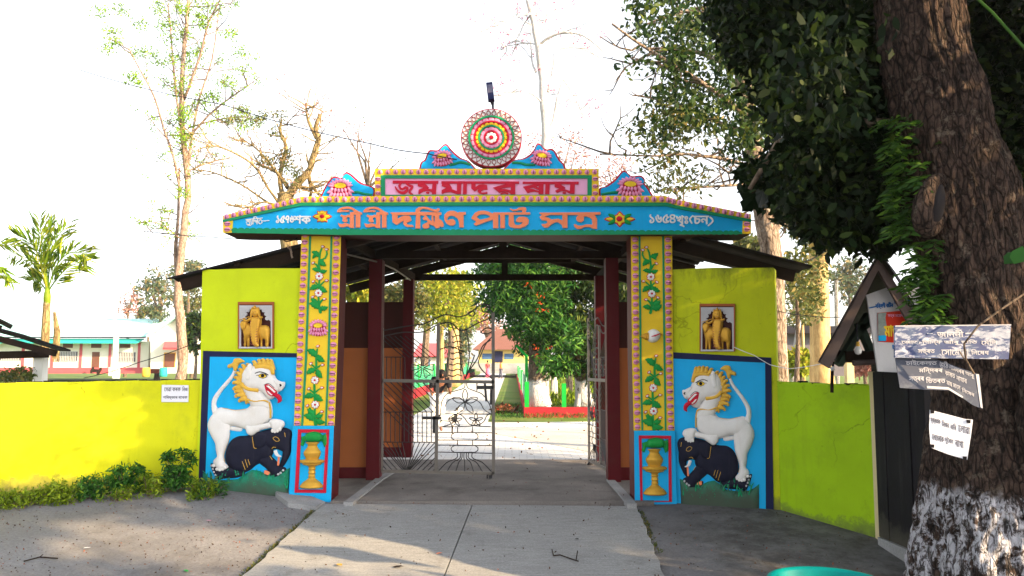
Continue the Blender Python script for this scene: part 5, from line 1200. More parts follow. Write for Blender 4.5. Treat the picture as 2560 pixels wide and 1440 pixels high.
# ---- pollarded gnarled tree
t = tree('pollarded_tree', 'gnarled pollarded tree with mossy limbs above the left end of the beam', gnd(718, 985)); mb, br, tips = MB(), MB(), []
limb(mb, [(735, 985), (738, 800), (728, 640), (715, 540), (712, 480)], 19.5, .24, .2, 0, 9)
for pts, r, dy in (([(714, 500), (740, 460), (770, 432), (780, 400), (795, 350), (790, 320), (800, 285)], .11, -.6), ([(712, 500), (700, 460), (706, 410), (716, 370), (700, 330), (704, 300)], .075, .6), ([(706, 520), (670, 470), (640, 420), (600, 390), (540, 365), (500, 372)], .04, -1), ([(706, 530), (660, 500), (600, 460), (530, 430), (480, 425)], .035, .8), ([(712, 520), (660, 505), (610, 520), (560, 505)], .03, -.5),
                   ([(770, 432), (778, 480), (770, 500)], .06, .2), ([(790, 345), (770, 300), (765, 260)], .05, .3), ([(720, 470), (690, 430), (640, 410)], .06, .4), ([(735, 470), (780, 470), (800, 490)], .04, -.2), ([(700, 440), (650, 380), (610, 350)], .035, .6)):
    W_ = limb(mb, pts, 19.5, r, r * .4, dy, 7, .12); twigs(br, W_, 14, .9, .011, tips, .2)
mb.build('trunk', B_['mossy'], t, None, True); br.build('twigs', B_['mossy'], t)
C = scatter([at(a, b, 19.5 + rnd.uniform(-.6, .6)) for a, b in ((720, 420), (735, 450), (705, 400), (745, 430), (690, 330), (700, 290), (665, 400), (612, 275), (600, 300), (640, 300), (715, 385), (660, 290), (575, 300))], 110, .22)
leafmesh('crown', C, .07, LF['olive'], t)
C2 = scatter([at(a, b, 19 + rnd.uniform(-.6, .6)) for a, b in ((800, 280), (840, 290), (880, 310), (910, 340), (860, 330), (900, 370), (820, 260), (760, 260), (860, 390), (780, 300), (925, 330))], 26, .42)
leafmesh('dead_leaves', np.concatenate([C2, np.array(tips)[nrg.integers(0, len(tips), 500)]]), .06, LF['pinkl'], t)
# ---- silvery bare tree with pink buds
t = tree('bare_tree', 'tall bare silver barked tree with pink buds behind the right side of the name board', gnd(1362, 950)); mb, br, tips = MB(), MB(), []
limb(mb, [(1363, 950), (1364, 700), (1366, 500), (1364, 370), (1362, 290), (1356, 200), (1344, 110), (1328, 30), (1308, -60)], 30, .23, .10, 0, 9)
for pts, r, dy in (([(1368, 340), (1385, 300), (1396, 240), (1408, 205), (1414, 190)], .10, .6), ([(1358, 260), (1330, 235), (1290, 230), (1240, 240)], .04, -.8), ([(1346, 115), (1370, 95), (1410, 82), (1460, 90), (1510, 130)], .06, -1), ([(1345, 112), (1320, 108), (1290, 110)], .03, .5), ([(1330, 35), (1300, 38), (1250, 60), (1200, 80)], .05, -.8), ([(1370, 230), (1385, 160), (1392, 125), (1450, 120), (1500, 145)], .055, .8), ([(1325, 40), (1310, 60), (1290, 100), (1250, 125)], .03, .6),
                   ([(1345, 85), (1358, 60), (1366, 40)], .03, .2), ([(1320, 10), (1360, -10), (1400, -40)], .05, .6), ([(1410, 200), (1440, 250), (1460, 300)], .03, .3), ([(1340, 180), (1330, 150), (1325, 60)], .05, .4)):
    W_ = limb(mb, pts, 30, r, r * .35, dy, 6); twigs(br, W_, 6, 1.2, .012, tips, .2, 1, .4)
mb.build('trunk', B_['silver'], t, None, True); br.build('twigs', B_['silver'], t)
leafmesh('pink_buds', scatter([tips[i] for i in nrg.integers(0, len(tips), 170)], 3, .12), .10, LF['pinkf'], t, kind='stuff')
# ---- low russet trees beyond the roof line
for lab, base, cl, n, r, Y, mt, sz in (
  ('russet leaved tree showing between the wheel crest and the right lotus crest', (1420, 965), [(1340, 350), (1430, 340), (1400, 390), (1465, 400), (1330, 390), (1440, 375), (1380, 370), (1350, 410), (1410, 420), (1470, 430)], 90, .75, 34, 'pinkl', .13),
  ('russet bush topped tree beside the right end of the name board', (1545, 965), [(1520, 420), (1540, 440), (1510, 455), (1555, 425), (1530, 470), (1500, 480), (1560, 400)], 85, .6, 27, 'pinkl', .10),
  ('hazy pale tree showing left of the name board', (920, 965), [(890, 330), (930, 340), (900, 300), (960, 395), (870, 350), (850, 310), (1000, 400), (985, 430), (910, 380)], 26, .9, 32, 'olive', .09)):
    t = tree('russet_tree' if mt == 'pinkl' else 'hazy_tree', lab, gnd(*base)); mb = MB(); P = [at(a, b, Y + rnd.uniform(-1, 1)) for a, b in cl]
    top = at(base[0], cl[len(cl) // 2][1] + 120, Y); mb.tube([Vector((top.x, Y, 0)), top], [.16, .10], 7)
    for p in P: mb.tube([top, top.lerp(p, .5) + Vector((rnd.uniform(-.3, .3), 0, .1)), p], [.06, .035, .012], 5)
    mb.build('trunk', B_['brown'], t); leafmesh('crown', scatter(P, n, r), sz, LF[mt], t)
# ---- areca palm
t = tree('areca_palm', 'young areca palm with yellow green fronds beyond the left wall', gnd(113, 1000)); Yp = 14
mb = MB(); mb.tube([at(108, 1010, Yp), at(110, 900, Yp), at(114, 830, Yp), at(117, 760, Yp), at(118, 735, Yp)], [.075, .065, .07, .06, .035], 10); mb.build('trunk', B_['mossy'], t, None, True)
mb = MB(); mb.tube([at(117, 770, Yp), at(118, 740, Yp), at(119, 715, Yp)], [.055, .06, .03], 8); mb.build('crownshaft', LF['palm'], t, None, True)
fr = MB(); LV, LD = [], []
for pts, dy in (([(119, 725), (112, 660), (104, 600), (100, 556)], -.2), ([(119, 725), (125, 660), (138, 605), (160, 570)], .2), ([(118, 725), (104, 665), (80, 610), (42, 588)], -.4), ([(118, 725), (100, 680), (66, 645), (24, 632)], .5), ([(120, 725), (138, 670), (168, 635), (205, 632), (215, 640)], -.3), ([(120, 730), (140, 700), (172, 668), (208, 655)], .4), ([(118, 730), (104, 710), (92, 700), (82, 702)], 0.5), ([(119, 728), (117, 660), (122, 600), (120, 565)], .5)):
    P = smooth(pts, 8); N = len(P); V = [at(a, b, Yp + dy * i / N) for i, (a, b) in enumerate(P)]; fr.tube(V, [.014 * (1 - .8 * i / N) + .002 for i in range(N)], 5)
    for i in range(5, N - 1):
        for sg in (-1, 1):
            for h in range(2):
                d = (V[i + 1] - V[i]).normalized(); s = d.cross(Vector((0, 1, .2))).normalized(); LV.append(tuple(V[i].lerp(V[i + 1], h / 2))); LD.append(tuple(d * .9 + s * sg * .65 + Vector((0, sg * .35, -.25))))
fr.build('frond_stems', LF['palm'], t); leafmesh('fronds', LV, .32, LF['palm'], t, .075, .0, None, np.array(LD) * 3)
mb = MB(); 
for k_ in range(5): mb.tube([at(134 + k_, 780, Yp), at(139 + k_ * 2, 830, Yp), at(130 + k_ * 4, 905, Yp)], [.01, .03, .008], 5)
mb.build('dead_frond', B_['mossy'], t)
t = tree('palm_edge', 'tip of a palm frond entering at the left edge', gnd(-60, 1000)); mb = MB(); mb.tube([at(-60, 1000, 12), at(-60, 720, 12)], [.07, .05], 8); mb.build('trunk', B_['mossy'], t)
LV, LD = [], []
for pts in ([(-60, 720), (-30, 670), (5, 672), (20, 698)], [(-60, 720), (-80, 600), (-120, 560)], [(-60, 720), (-20, 690), (12, 690)]):
    P = smooth(pts, 8); V = [at(a, b, 12) for a, b in P]
    for i in range(3, len(V) - 1):
        for sg in (-1, 1): d = (V[i + 1] - V[i]).normalized(); LV.append(tuple(V[i])); LD.append(tuple(d + Vector((0, sg * .6, -.4))))
leafmesh('fronds', LV, .22, LF['palm'], t, .12, 0, None, np.array(LD) * 3)
# ---- woods beyond the school yard, each crown its own tree
def roundtree(name, lab, px, py, Y, wpx, hpx, mat, n=900, sz=.22, group=None, base=None, trunk='brown', nb=7):
    t = tree(name, lab, Vector((at(px, 900, Y).x, Y, 0)), group); s = Y / F; c = at(px, py, Y); w_, h_ = wpx * s / 2, hpx * s / 2
    mb = MB(); mb.tube([Vector((c.x, Y, -.1)), Vector((c.x + .1 * w_, Y, c.z * .5)), c], [w_ * .09 + .05, w_ * .07 + .03, w_ * .03 + .02], 7)
    P = []
    for i in range(nb * 3):
        d = Vector((rnd.gauss(0, 1), rnd.gauss(0, 1), rnd.gauss(.15, 1))).normalized() * rnd.uniform(.35, .85); p = c + Vector((d.x * w_, d.y * w_, d.z * h_)); P.append(p)
        if i < nb: mb.tube([c - Vector((0, 0, h_ * .6)), c.lerp(p, .5), p], [w_ * .04, w_ * .025, .012], 5)
    mb.build('trunk', B_[trunk], t); leafmesh('crown', scatter(P, n // len(P), min(w_, h_) * .42), sz, LF[mat], t); return t
gw = 'trees of the wood behind the school'
for i, (px, py, w_, h_, mt, lab) in enumerate(((400, 740, 130, 150, 'far', 'broad grey green tree behind the school roof, left of the slim trunk'), (470, 690, 120, 110, 'far', 'rounded tree showing just above the tin roof corner'), (485, 770, 90, 120, 'olive', 'olive tree between the slim trunk and the lime wall'), (320, 755, 70, 120, 'pinkl', 'thin greyish bare crowned tree at the left end of the wood'), (490, 830, 60, 110, 'mid', 'low bright green tree beside the edge of the lime wall'), (370, 800, 70, 90, 'olive', 'small pale tree just above the school roof'))):
    roundtree('wood_tree', lab, px, py, 62 + i * 4 if i != 4 else 40, w_, h_, mt, 1500 if mt != 'pinkl' else 350, .30, gw)
# ---- school building with turquoise roof
Ys = 58.0
sch = thing('school_building', 'long pale school building with turquoise tin roof and red plinth', 'building', (at(230, 900, Ys).x, Ys, 0))
M['sw'] = paint('cream wash', (.78, .74, .66), .7, .05, 3, .1); M['turq'] = paint('turquoise tin', (.38, .72, .72), .45, .1, 3, .1); M['turqd'] = paint('turquoise eave', (.03, .42, .38), .5, .1, 3, .1); M['plinth'] = paint('red plinth', (.50, .10, .12), .6, .1, 3, .1)
M['glassd'] = paint('dark grille glass', (.10, .09, .11), .3, .2, 6, 0); M['doorb'] = paint('brown door', (.16, .07, .05), .5, .2, 6, .1)
def wp(px, py, Y=Ys): return at(px, py, Y)
def fbox(mb, a, b, Y, d, mi=0):
    p, q = at(a[0], a[1], Y), at(b[0], b[1], Y); mb.box((min(p.x, q.x), Y, min(p.z, q.z)), (max(p.x, q.x), Y + d, max(p.z, q.z)), mi)
ZS = Z(0, 540, 3.4289); zs_ = lambda x, y: ZS([(x, y)])[0]
mb = MB(); fbox(mb, zs_(-400, 1075), zs_(1270, 1300), Ys, 8); mb.build('wall', M['sw'], sch)
mb = MB(); fbox(mb, zs_(-400, 1300), zs_(1290, 1350), Ys - .12, 8.2); mb.build('plinth', M['plinth'], sch)
p0, p1 = wp(*zs_(-400, 1028), Ys - .6), wp(*zs_(1300, 1025), Ys - .6); r0, r1 = wp(*zs_(-400, 885), Ys + 5), wp(*zs_(1465, 880), Ys + 5)
mb = MB(); mb.v = [tuple(p0), tuple(p1), tuple(r1), tuple(r0)] + [tuple(q - Vector((0, 0, .08))) for q in (p0, p1, r1, r0)]; mb.f = [(0, 1, 2, 3), (7, 6, 5, 4), (0, 4, 5, 1), (1, 5, 6, 2)]; mb.m = [0] * 4; mb.build('roof', M['turq'], sch)
mb = MB(); fbox(mb, zs_(-400, 1028), zs_(1235, 1045), Ys - .1, .3); mb.build('vent_strip', M['navy'], sch)
a0, a1 = wp(*zs_(-400, 1052), Ys), wp(*zs_(1240, 1050), Ys); b0, b1 = wp(*zs_(-400, 1082), Ys - 1.3), wp(*zs_(1170, 1085), Ys - 1.3)
mb = MB(); mb.v = [tuple(a0), tuple(a1), tuple(b1), tuple(b0)] + [tuple(q - Vector((0, 0, .07))) for q in (a0, a1, b1, b0)]; mb.f = [(3, 2, 1, 0), (4, 5, 6, 7), (3, 7, 6, 2), (2, 6, 5, 1)]; mb.m = [0] * 4; mb.build('awning', M['turqd'], sch)
for x in (445, 690, 940, 1190, 195): mb = MB(); fbox(mb, zs_(x - 6, 1085), zs_(x + 6, 1300), Ys - .05, .1); mb.build('red_pilaster', M['plinth'], sch)
for x0, x1, y0, y1, mt, nm in ((490, 660, 1162, 1245, 'glassd', 'window'), (988, 1158, 1168, 1250, 'glassd', 'window'), (0, 175, 1165, 1240, 'glassd', 'window'), (540, 622, 1088, 1130, 'doorb', 'vent_window'), (782, 866, 1085, 1130, 'doorb', 'vent_window'), (1028, 1115, 1088, 1130, 'doorb', 'vent_window'), (790, 848, 1165, 1300, 'doorb', 'door')):
    mb = MB(); fbox(mb, zs_(x0, y0), zs_(x1, y1), Ys - .03, .05); o = mb.build(nm, M[mt], sch)
    if nm == 'window':
        g_ = MB()
        for k_ in range(1, 12): fbox(g_, zs_(lerp(x0, x1, k_ / 12) - 1.2, y0), zs_(lerp(x0, x1, k_ / 12) + 1.2, y1), Ys - .05, .02)
        for k_ in (0, 1, 2): fbox(g_, zs_(x0, lerp(y0, y1, k_ / 2) - 2), zs_(x1, lerp(y0, y1, k_ / 2) + 2), Ys - .055, .02)
        g_.build('grille', M['silver'], o)
# gabled end bay
mb = MB(); q = [wp(*zs_(x, y), Ys - 1.0) for x, y in ((1290, 1025), (1290, 1310), (1700, 1310), (1700, 1060), (1515, 880))]
mb.v = [tuple(v) for v in q] + [(v.x, v.y + 7, v.z) for v in q]; mb.f = [(0, 1, 2, 3, 4), (9, 8, 7, 6, 5)] + [(i, i + 5, (i + 1) % 5 + 5, (i + 1) % 5) for i in range(5)]; mb.m = [0] * 7; mb.build('gable_bay', M['cream2'] if 'cream2' in M else M['sw'], sch)
mb = MB(); 
for a, b in (((1270, 1030), (1518, 866)), ((1518, 866), (1690, 1040))): mb.bar(wp(*zs_(*a), Ys - 1.2), wp(*zs_(*b), Ys - 1.2), .6, .14)
mb.build('verge_board', M['turq'], sch)
mb = MB(); fbox(mb, zs_(1405, 1170), zs_(1500, 1300), Ys - 1.05, .06); mb.build('door', M['ochre'], sch)
mb = MB(); fbox(mb, zs_(1412, 1178), zs_(1494, 1296), Ys - 1.09, .05); mb.build('door_leaf', M['doorb'], sch)
mb = MB(); fbox(mb, zs_(1612, 1145), zs_(1672, 1290), Ys - 1.05, .06); mb.build('window', M['silver'], sch)
mb = MB(); mb.bar(wp(*zs_(1400, 1130), Ys - 2.2), wp(*zs_(1680, 1130), Ys - 2.2), .1, .1); a = [wp(*zs_(1410, 1075), Ys - 1), wp(*zs_(1650, 1075), Ys - 1), wp(*zs_(1700, 1135), Ys - 2.2), wp(*zs_(1395, 1135), Ys - 2.2)]
mb.add(a + [v - Vector((0, 0, .08)) for v in a], [(3, 2, 1, 0), (4, 5, 6, 7), (3, 7, 6, 2)]); mb.build('porch_roof', M['plinth'], sch)
mb = MB(); fbox(mb, zs_(1405, 1300), zs_(1700, 1330), Ys - 2.0, 1); fbox(mb, zs_(1395, 1330), zs_(1700, 1350), Ys - 2.4, 1.4); mb.build('porch_step', M['sw'], sch)
fp = thing('flagpole', 'tall white flagpole on a stepped white base in the school yard', 'flagpole', gnd(287, 946)); Yf = 30
mb = MB(); mb.tube([at(287, 946, Yf), at(288, 700, Yf), at(288, 640, Yf)], [.06, .045, .03], 8); mb.build('pole', M['white'], fp); mb = MB(); fbox(mb, (282, 920), (293, 946), Yf - .1, .2); fbox(mb, (285, 835), (290.5, 920), Yf - .05, .1); mb.build('base', M['white'], fp)
wd = thing('wooden_steps', 'small wooden steps before the brown school door', 'steps', gnd(240, 937)); mb = MB()
for a, b in (((780, 1335), (800, 1305)), ((835, 1355), (865, 1310))): mb.bar(wp(*zs_(*a), Ys - 2), wp(*zs_(*b), Ys - .6), .12, .2)
for k_ in range(3): mb.bar(wp(*zs_(785 + k_ * 6, 1332 - k_ * 9), Ys - 1.8 + k_ * .5), wp(*zs_(842 + k_ * 6, 1338 - k_ * 9), Ys - 1.8 + k_ * .5), .3, .06)
mb.build('steps_frame', M['timber'], wd)
for lab, x, mt in (('pale green barrel standing in the school yard', 1400, 'turqd'), ('tan barrel standing in the school yard', 1250, 'ochre')):
    a = wp(*zs_(x, 1378), 40); mb = MB(); mb.lathe([(.01, 0), (.17, 0), (.19, .1), (.19, .32), (.17, .45), (.01, .45)], 14, (a.x, 40, a.z)); tag(mb.build('barrel', M[mt], None, None, True), lab, 'barrel')
wp2 = thing('yard_post', 'short white post beside the flagpole', 'post', gnd(274, 940)); mb = MB(); fbox(mb, zs_(932, 1302), zs_(944, 1370), 32, .15); mb.build('shaft', M['white'], wp2); mb = MB(); fbox(mb, zs_(930, 1296), zs_(946, 1302), 31.97, .2); mb.build('cap', M['white'], wp2)
# ---- dark lean-to roofs at lower left
for lab, edge, Y, post in (('low dark tin canopy on a white post behind the left wall', [(-60, 812), (0, 820), (60, 836), (120, 856), (177, 874)], 10.6, True), ('corner of a second dark tin canopy at the left edge', [(-60, 780), (0, 796), (32, 812)], 12.5, False)):
    t = thing('lean_to', lab, 'canopy', (at(60, 900, Y).x, Y, 0)); mb = MB(); P = [at(a, b, Y) for a, b in edge]; Bk = [p + Vector((-1.1, 1.7, .02)) for p in P]; n = len(P)
    mb.v = [tuple(p) for p in P + Bk] + [tuple(p - Vector((0, 0, .025))) for p in P + Bk]
    for i in range(n - 1): mb.f += [(i, i + 1, n + i + 1, n + i), (2 * n + i + 1, 2 * n + i, 3 * n + i, 3 * n + i + 1), (i, 2 * n + i, 2 * n + i + 1, i + 1)]; mb.m += [0] * 3
    mb.f += [(n - 1, 3 * n - 1, 4 * n - 1, 2 * n - 1)]; mb.m += [0]; mb.build('roof_sheet', M['tin'], t)
    mb = MB(); mb.bar(P[0] + Vector((0, .1, -.12)), P[-1] + Vector((-.25, .1, -.05)), .05, .08); mb.bar(at(-60, 889, Y + .5), at(120, 885, Y + .5), .06, .1); mb.build('beam', M['timber'], t)
    if post: mb = MB(); a = at(93, 960, Y + .6); mb.box((a.x - .075, a.y, -.1), (a.x + .06, a.y + .14, at(93, 886, Y + .6).z)); mb.build('post', M['white'], t)
    else: mb = MB(); a = at(-30, 960, Y + .6); mb.box((a.x - .06, a.y, -.1), (a.x + .06, a.y + .12, at(93, 806, Y).z)); mb.build('post', M['timber'], t)
C = scatter([at(x, 945 - rnd.uniform(0, 16), 11.5 + rnd.uniform(-.5, 1)) for x in range(0, 90, 14)], 60, .13); o = leafmesh('garden_weeds', C, .07, LF['olive'], None, kind='stuff'); tag(o, 'weeds growing along the back of the left wall', 'weeds')
# ================= beyond the gate
gt = 'garden trees beyond the gate'
roundtree('yellow_tree', 'yellow green tree seen through the upper left of the passage', 1120, 745, 40, 190, 190, 'gold', 4200, .20, gt, nb=9)
roundtree('yellow_tree', 'darker olive tree at the left of the passage beside the inner red column', 1010, 770, 32, 160, 220, 'olive', 3200, .18, gt, nb=9)
roundtree('backdrop_tree', 'pale pinkish tree above the brown roofed hall', 1215, 800, 105, 130, 140, 'pinkl', 1500, .45, gt)
roundtree('backdrop_tree', 'dull green tree far behind the bars of the gate', 1150, 850, 60, 120, 130, 'far', 1800, .3, gt)
roundtree('backdrop_tree', 'bright green tree just outside the left bay', 885, 735, 24, 110, 110, 'gold', 1300, .2, gt)
roundtree('backdrop_tree', 'tall green tree closing the top of the passage view', 1060, 640, 52, 200, 160, 'mid', 2600, .28, gt)
# big mango with orange blossom: two whitewashed trunks under one dense crown
def mango(lab, base, Y, trunk, limbs, poly, n, mat, sz):
    t = tree('blossom_tree', lab, gnd(*base), 'whitewashed garden trees'); mb = MB()
    V = [at(a, b, Y) for a, b, _ in trunk]; mb.tube(V, [r for *_, r in trunk], 12, wob=.08)
    for pts, r in limbs: limb(mb, pts, Y, r, r * .4, rnd.uniform(-1, 1), 7)
    for sg in (-1, 1, .3): mb.tube([V[0] + Vector((sg * .28, -.25, -.1)), V[0].lerp(V[1], .5) + Vector((sg * .12, -.12, 0)), V[1]], [.10, .12, .12], 7)
    mb.build('trunk', B_['wash'], t, None, True)
    P = inpoly(poly, n, Y - 2.2, Y + 2.4); leafmesh('crown', scatter(P, 110, .45), sz, LF[mat], t, .26, .6); return t
tr1 = mango('leafy tree with orange blossom and a leaning whitewashed trunk inside the kerbed garden', (1345, 1012), 24.5, [(1348, 1014, .42), (1342, 965, .30), (1340, 900, .24), (1338, 800, .18), (1330, 720, .10)],
      [([(1340, 900), (1322, 840), (1316, 790)], .05), ([(1342, 870), (1380, 850), (1420, 860), (1450, 900)], .14), ([(1338, 800), (1380, 740), (1420, 700)], .08)],
      [(1195, 700), (1215, 640), (1300, 600), (1400, 600), (1420, 700), (1430, 800), (1440, 900), (1400, 935), (1340, 900), (1300, 850), (1270, 790), (1215, 760)], 175, 'fresh', .20)
tr2 = mango('dark dense tree on a whitewashed trunk at the right of the garden', (1465, 1012), 25.5, [(1462, 1014, .30), (1455, 960, .22), (1448, 900, .2), (1440, 860, .14), (1430, 760, .08)], [([(1450, 900), (1500, 820), (1530, 740)], .1), ([(1445, 870), (1400, 850), (1360, 862)], .12)],
      [(1400, 640), (1500, 620), (1600, 640), (1640, 800), (1560, 930), (1470, 945), (1400, 930), (1390, 800)], 190, 'mid', .20)
leafmesh('blossom', scatter([at(a, b, 22.4) for a, b in ((1332, 715), (1342, 740), (1356, 735), (1350, 755), (1348, 775), (1365, 776), (1340, 870), (1375, 868), (1342, 888), (1320, 708))], 6, .09), .085, LF['red'], tr1, kind='stuff')
# pale cut stumps in the garden
for i, (x0, x1, y0, y1) in enumerate(((1358, 1374, 938, 985), (1376, 1394, 932, 985))):
    a = at(x0, 1008, 30); b = at(x1, 1008, 30); mb = MB(); c = (a + b) / 2; mb.tube([Vector((c.x, 30, -.05)), Vector((c.x, 30, at(x0, y0, 30).z))], [(b.x - a.x) * .55, (b.x - a.x) * .45], 9, wob=.1); tag(mb.build('pale_stump', B_['silver'], None, None), ('shorter' if i == 0 else 'taller') + ' pale sunlit stump behind the leaning whitewashed trunk', 'stump', 'pale stumps')
# kerbed garden with green posts and mesh fence
gf = thing('garden_fence', 'green wire fence on a red kerb around the garden right of the path', 'fence', gnd(1310, 1040)); k0, k1, k2 = gnd(1310, 1041), gnd(1800, 1041), gnd(1288, 925)
hk = .25
M['redkerb'] = paint('red kerb', (.30, .018, .028), .7, .15, 4, .2, dirt=.4); M['postgreen'] = paint('bright green paint', (.008, .30, .04), .5, .1, 5, .1)
mb = MB(); mb.box((k0.x, k0.y, -.05), (k1.x, k0.y + .15, hk)); mb.bar(k0 + Vector((.07, .15, hk / 2 - .02)), k2 + Vector((.07, 0, hk / 2 - .02)), .15, hk + .05); mb.build('kerb_wall', M['redkerb'], gf)
for px, Y, h in ((1317, k0.y, 1.02), (1410, k0.y, .95)): mb = MB(); a = at(px, 1000, Y + .05); mb.box((a.x - .06, Y + .02, hk), (a.x + .06, Y + .14, hk + h * .68)); mb.build('post', M['postgreen'], gf)
for i in range(1, 8):
    p = k0.lerp(k2, i / 8); mb = MB(); mb.box((p.x + .02, p.y, hk - .02), (p.x + .14, p.y + .12, hk + .85)); mb.build('post', M['postgreen'], gf)
mb = MB(); mb.tube([at(1317, 1000, 24), at(1316, 890, 24), at(1290, 862, 24)], .05, 6); mb.build('angled_post', M['postgreen'], gf)
wm = paint('wire mesh', (.25, .45, .38), .5, .1, 9, 0)
def mesh(mb, a, b, z0, z1, nx, nz, r):
    for i in range(nx + 1): p = a.lerp(b, i / nx); mb.bar((p.x, p.y, z0), (p.x + 1e-3, p.y, z1), r, r)
    for j in range(nz + 1): z = lerp(z0, z1, j / nz); mb.bar((a.x, a.y, z), (b.x, b.y, z), r, r)
mb = MB(); mesh(mb, k0 + Vector((.08, .2, 0)), k2 + Vector((.08, 0, 0)), hk, hk + .8, 160, 9, .014); mb.build('wire_mesh', wm, gf)
# left fence along the path
lf_ = thing('path_fence', 'green mesh fence on a red kerb left of the garden path', 'fence', gnd(1060, 985)); a0, b0 = gnd(985, 1012), gnd(1185, 938)
mb = MB(); mb.bar(a0 + Vector((0, 0, .15)), b0 + Vector((0, 0, .15)), .2, .42); mb.build('kerb_wall', M['redkerb'], lf_)
for i in range(9): p = a0.lerp(b0, i / 8); mb = MB(); mb.box((p.x - .06, p.y, .3), (p.x + .06, p.y + .1, 1.35)); mb.build('post', M['postgreen'], lf_)
gm = paint('green mesh', (.05, .35, .20), .6, .1, 9, 0); mb = MB(); mesh(mb, a0, b0, .36, 1.25, 120, 12, .03); mb.build('wire_mesh', gm, lf_)
# utility pole, hall, huts
up = thing('utility_pole', 'slim wooden utility pole standing behind the gate bars', 'utility pole', gnd(1105, 975)); mb = MB(); mb.tube([gnd(1105, 975), at(1104, 760, gnd(1105, 975).y)], [.14, .10], 8); mb.build('pole', B_['plane'], up); mb = MB(); y = gnd(1105, 975).y; mb.bar(at(1090, 780, y - .15), at(1120, 781, y - .15), .08, .08); mb.build('crossarm', M['timber'], up)
t = tree('sunlit_trunk', 'thick sunlit tree trunk left of the path behind the gate', gnd(1130, 965)); mb = MB(); yt = gnd(1130, 965).y; mb.tube([at(1132, 968, yt), at(1134, 900, yt), at(1136, 830, yt), at(1132, 740, yt)], [.46, .36, .30, .22], 10, wob=.08); mb.build('trunk', B_['plane'], t, None, True)
leafmesh('crown', scatter([at(a, b, yt + rnd.uniform(-1.5, 1.5)) for a, b in ((1120, 740), (1150, 760), (1090, 750), (1170, 720), (1130, 700), (1060, 760), (1180, 780))], 220, 1.3), .26, LF['gold'], t)
Yh = 74.0; hall = thing('prayer_hall', 'yellow hall with steep brown roof at the far end of the path', 'building', (at(1240, 900, Yh).x, Yh, 0)); M['hally'] = paint('hall yellow', (.72, .55, .18), .6, .08, 3, .1); M['hallroof'] = paint('brown tin roof', (.20, .09, .07), .6, .2, 2, .2); M['shut'] = paint('blue shutters', (.06, .13, .26), .5, .15, 4, .1)
mb = MB(); fbox(mb, (1196, 872), (1330, 908), Yh, 9); mb.build('wall', M['hally'], hall)
mb = MB(); fbox(mb, (1150, 908), (1340, 922), Yh - 1.5, 10); fbox(mb, (1190, 922), (1330, 928), Yh - 2.4, 3); fbox(mb, (1200, 928), (1330, 934), Yh - 3.0, 3); mb.build('plinth', M['concrete'], hall)
e = [at(1180, 874, Yh - 1), at(1350, 874, Yh - 1)]; e += [v + Vector((0, 11, 0)) for v in e[::-1]]; ap = at(1243, 822, Yh + 4); ap2 = at(1300, 822, Yh + 4); mb = MB(); mb.add(e + [ap, ap2], [(0, 1, 5, 4), (1, 2, 5), (2, 3, 4, 5), (3, 0, 4), (3, 2, 1, 0)]); mb.build('roof', M['hallroof'], hall)
for x0, x1, y0, y1, mt, nm in ((1206, 1232, 884, 898, 'shut', 'window'), (1261, 1284, 884, 898, 'shut', 'window'), (1236, 1257, 878, 906, 'navy', 'door')): mb = MB(); fbox(mb, (x0, y0), (x1, y1), Yh - .06, .1); mb.build(nm, M[mt], hall)
hut_ = thing('garden_hut', 'small pale hut with a pink roof behind the gate bars', 'hut', (at(1110, 900, 66).x, 66, 0)); mb = MB(); fbox(mb, (1040, 888), (1130, 935), 66, 4); mb.build('wall', M['sw'], hut_); mb = MB(); a = [at(1030, 890, 65.5), at(1142, 890, 65.5), at(1122, 858, 68), at(1050, 858, 68)]; mb.add(a + [v + Vector((0, .02, -.1)) for v in a], [(0, 1, 2, 3), (7, 6, 5, 4), (0, 4, 5, 1)]); mb.build('roof', M['plinth'], hut_); mb = MB(); fbox(mb, (1060, 900), (1075, 918), 65.95, .08); mb.build('window', M['shut'], hut_)
# leaf heap, hedge and lawn growth
C = scatter([gnd(1262 + rnd.uniform(-14, 14), 1026 + rnd.uniform(-5, 4), .05) for _ in range(9)], 60, .22, .25); tag(leafmesh('leaf_heap', C, .16, LF['dry'], None), 'heap of swept dry leaves on the grass beside the path', 'leaf heap')
C = [tuple(gnd(a, b, .04)) for a, b in zip(nrg.uniform(1240, 1475, 2600), 1012 + 36 * nrg.uniform(0, 1, 2600) ** 1.5)]; tag(leafmesh('grass', C, .09, LF['fresh'], None, .10, -1.8), 'short grass along the path and the red kerb', 'grass', kind='stuff')
C = [tuple(gnd(a, b, .06)) for a, b in zip(nrg.uniform(1345, 1520, 2600), nrg.uniform(945, 1012, 2600))]; tag(leafmesh('grass', C, .34, LF['yel'], None, .14, -1.2), 'sunny yellow green grass inside the kerbed garden', 'grass', kind='stuff')
C = [tuple(gnd(a, b, .015)) for a, b in zip(nrg.uniform(1000, 1480, 90), nrg.uniform(1030, 1150, 90))]; tag(leafmesh('petal_litter', C, .055, LF['dry'], None, .6, 0), 'fallen red petals and leaves scattered over the pale paving', 'litter', kind='stuff')

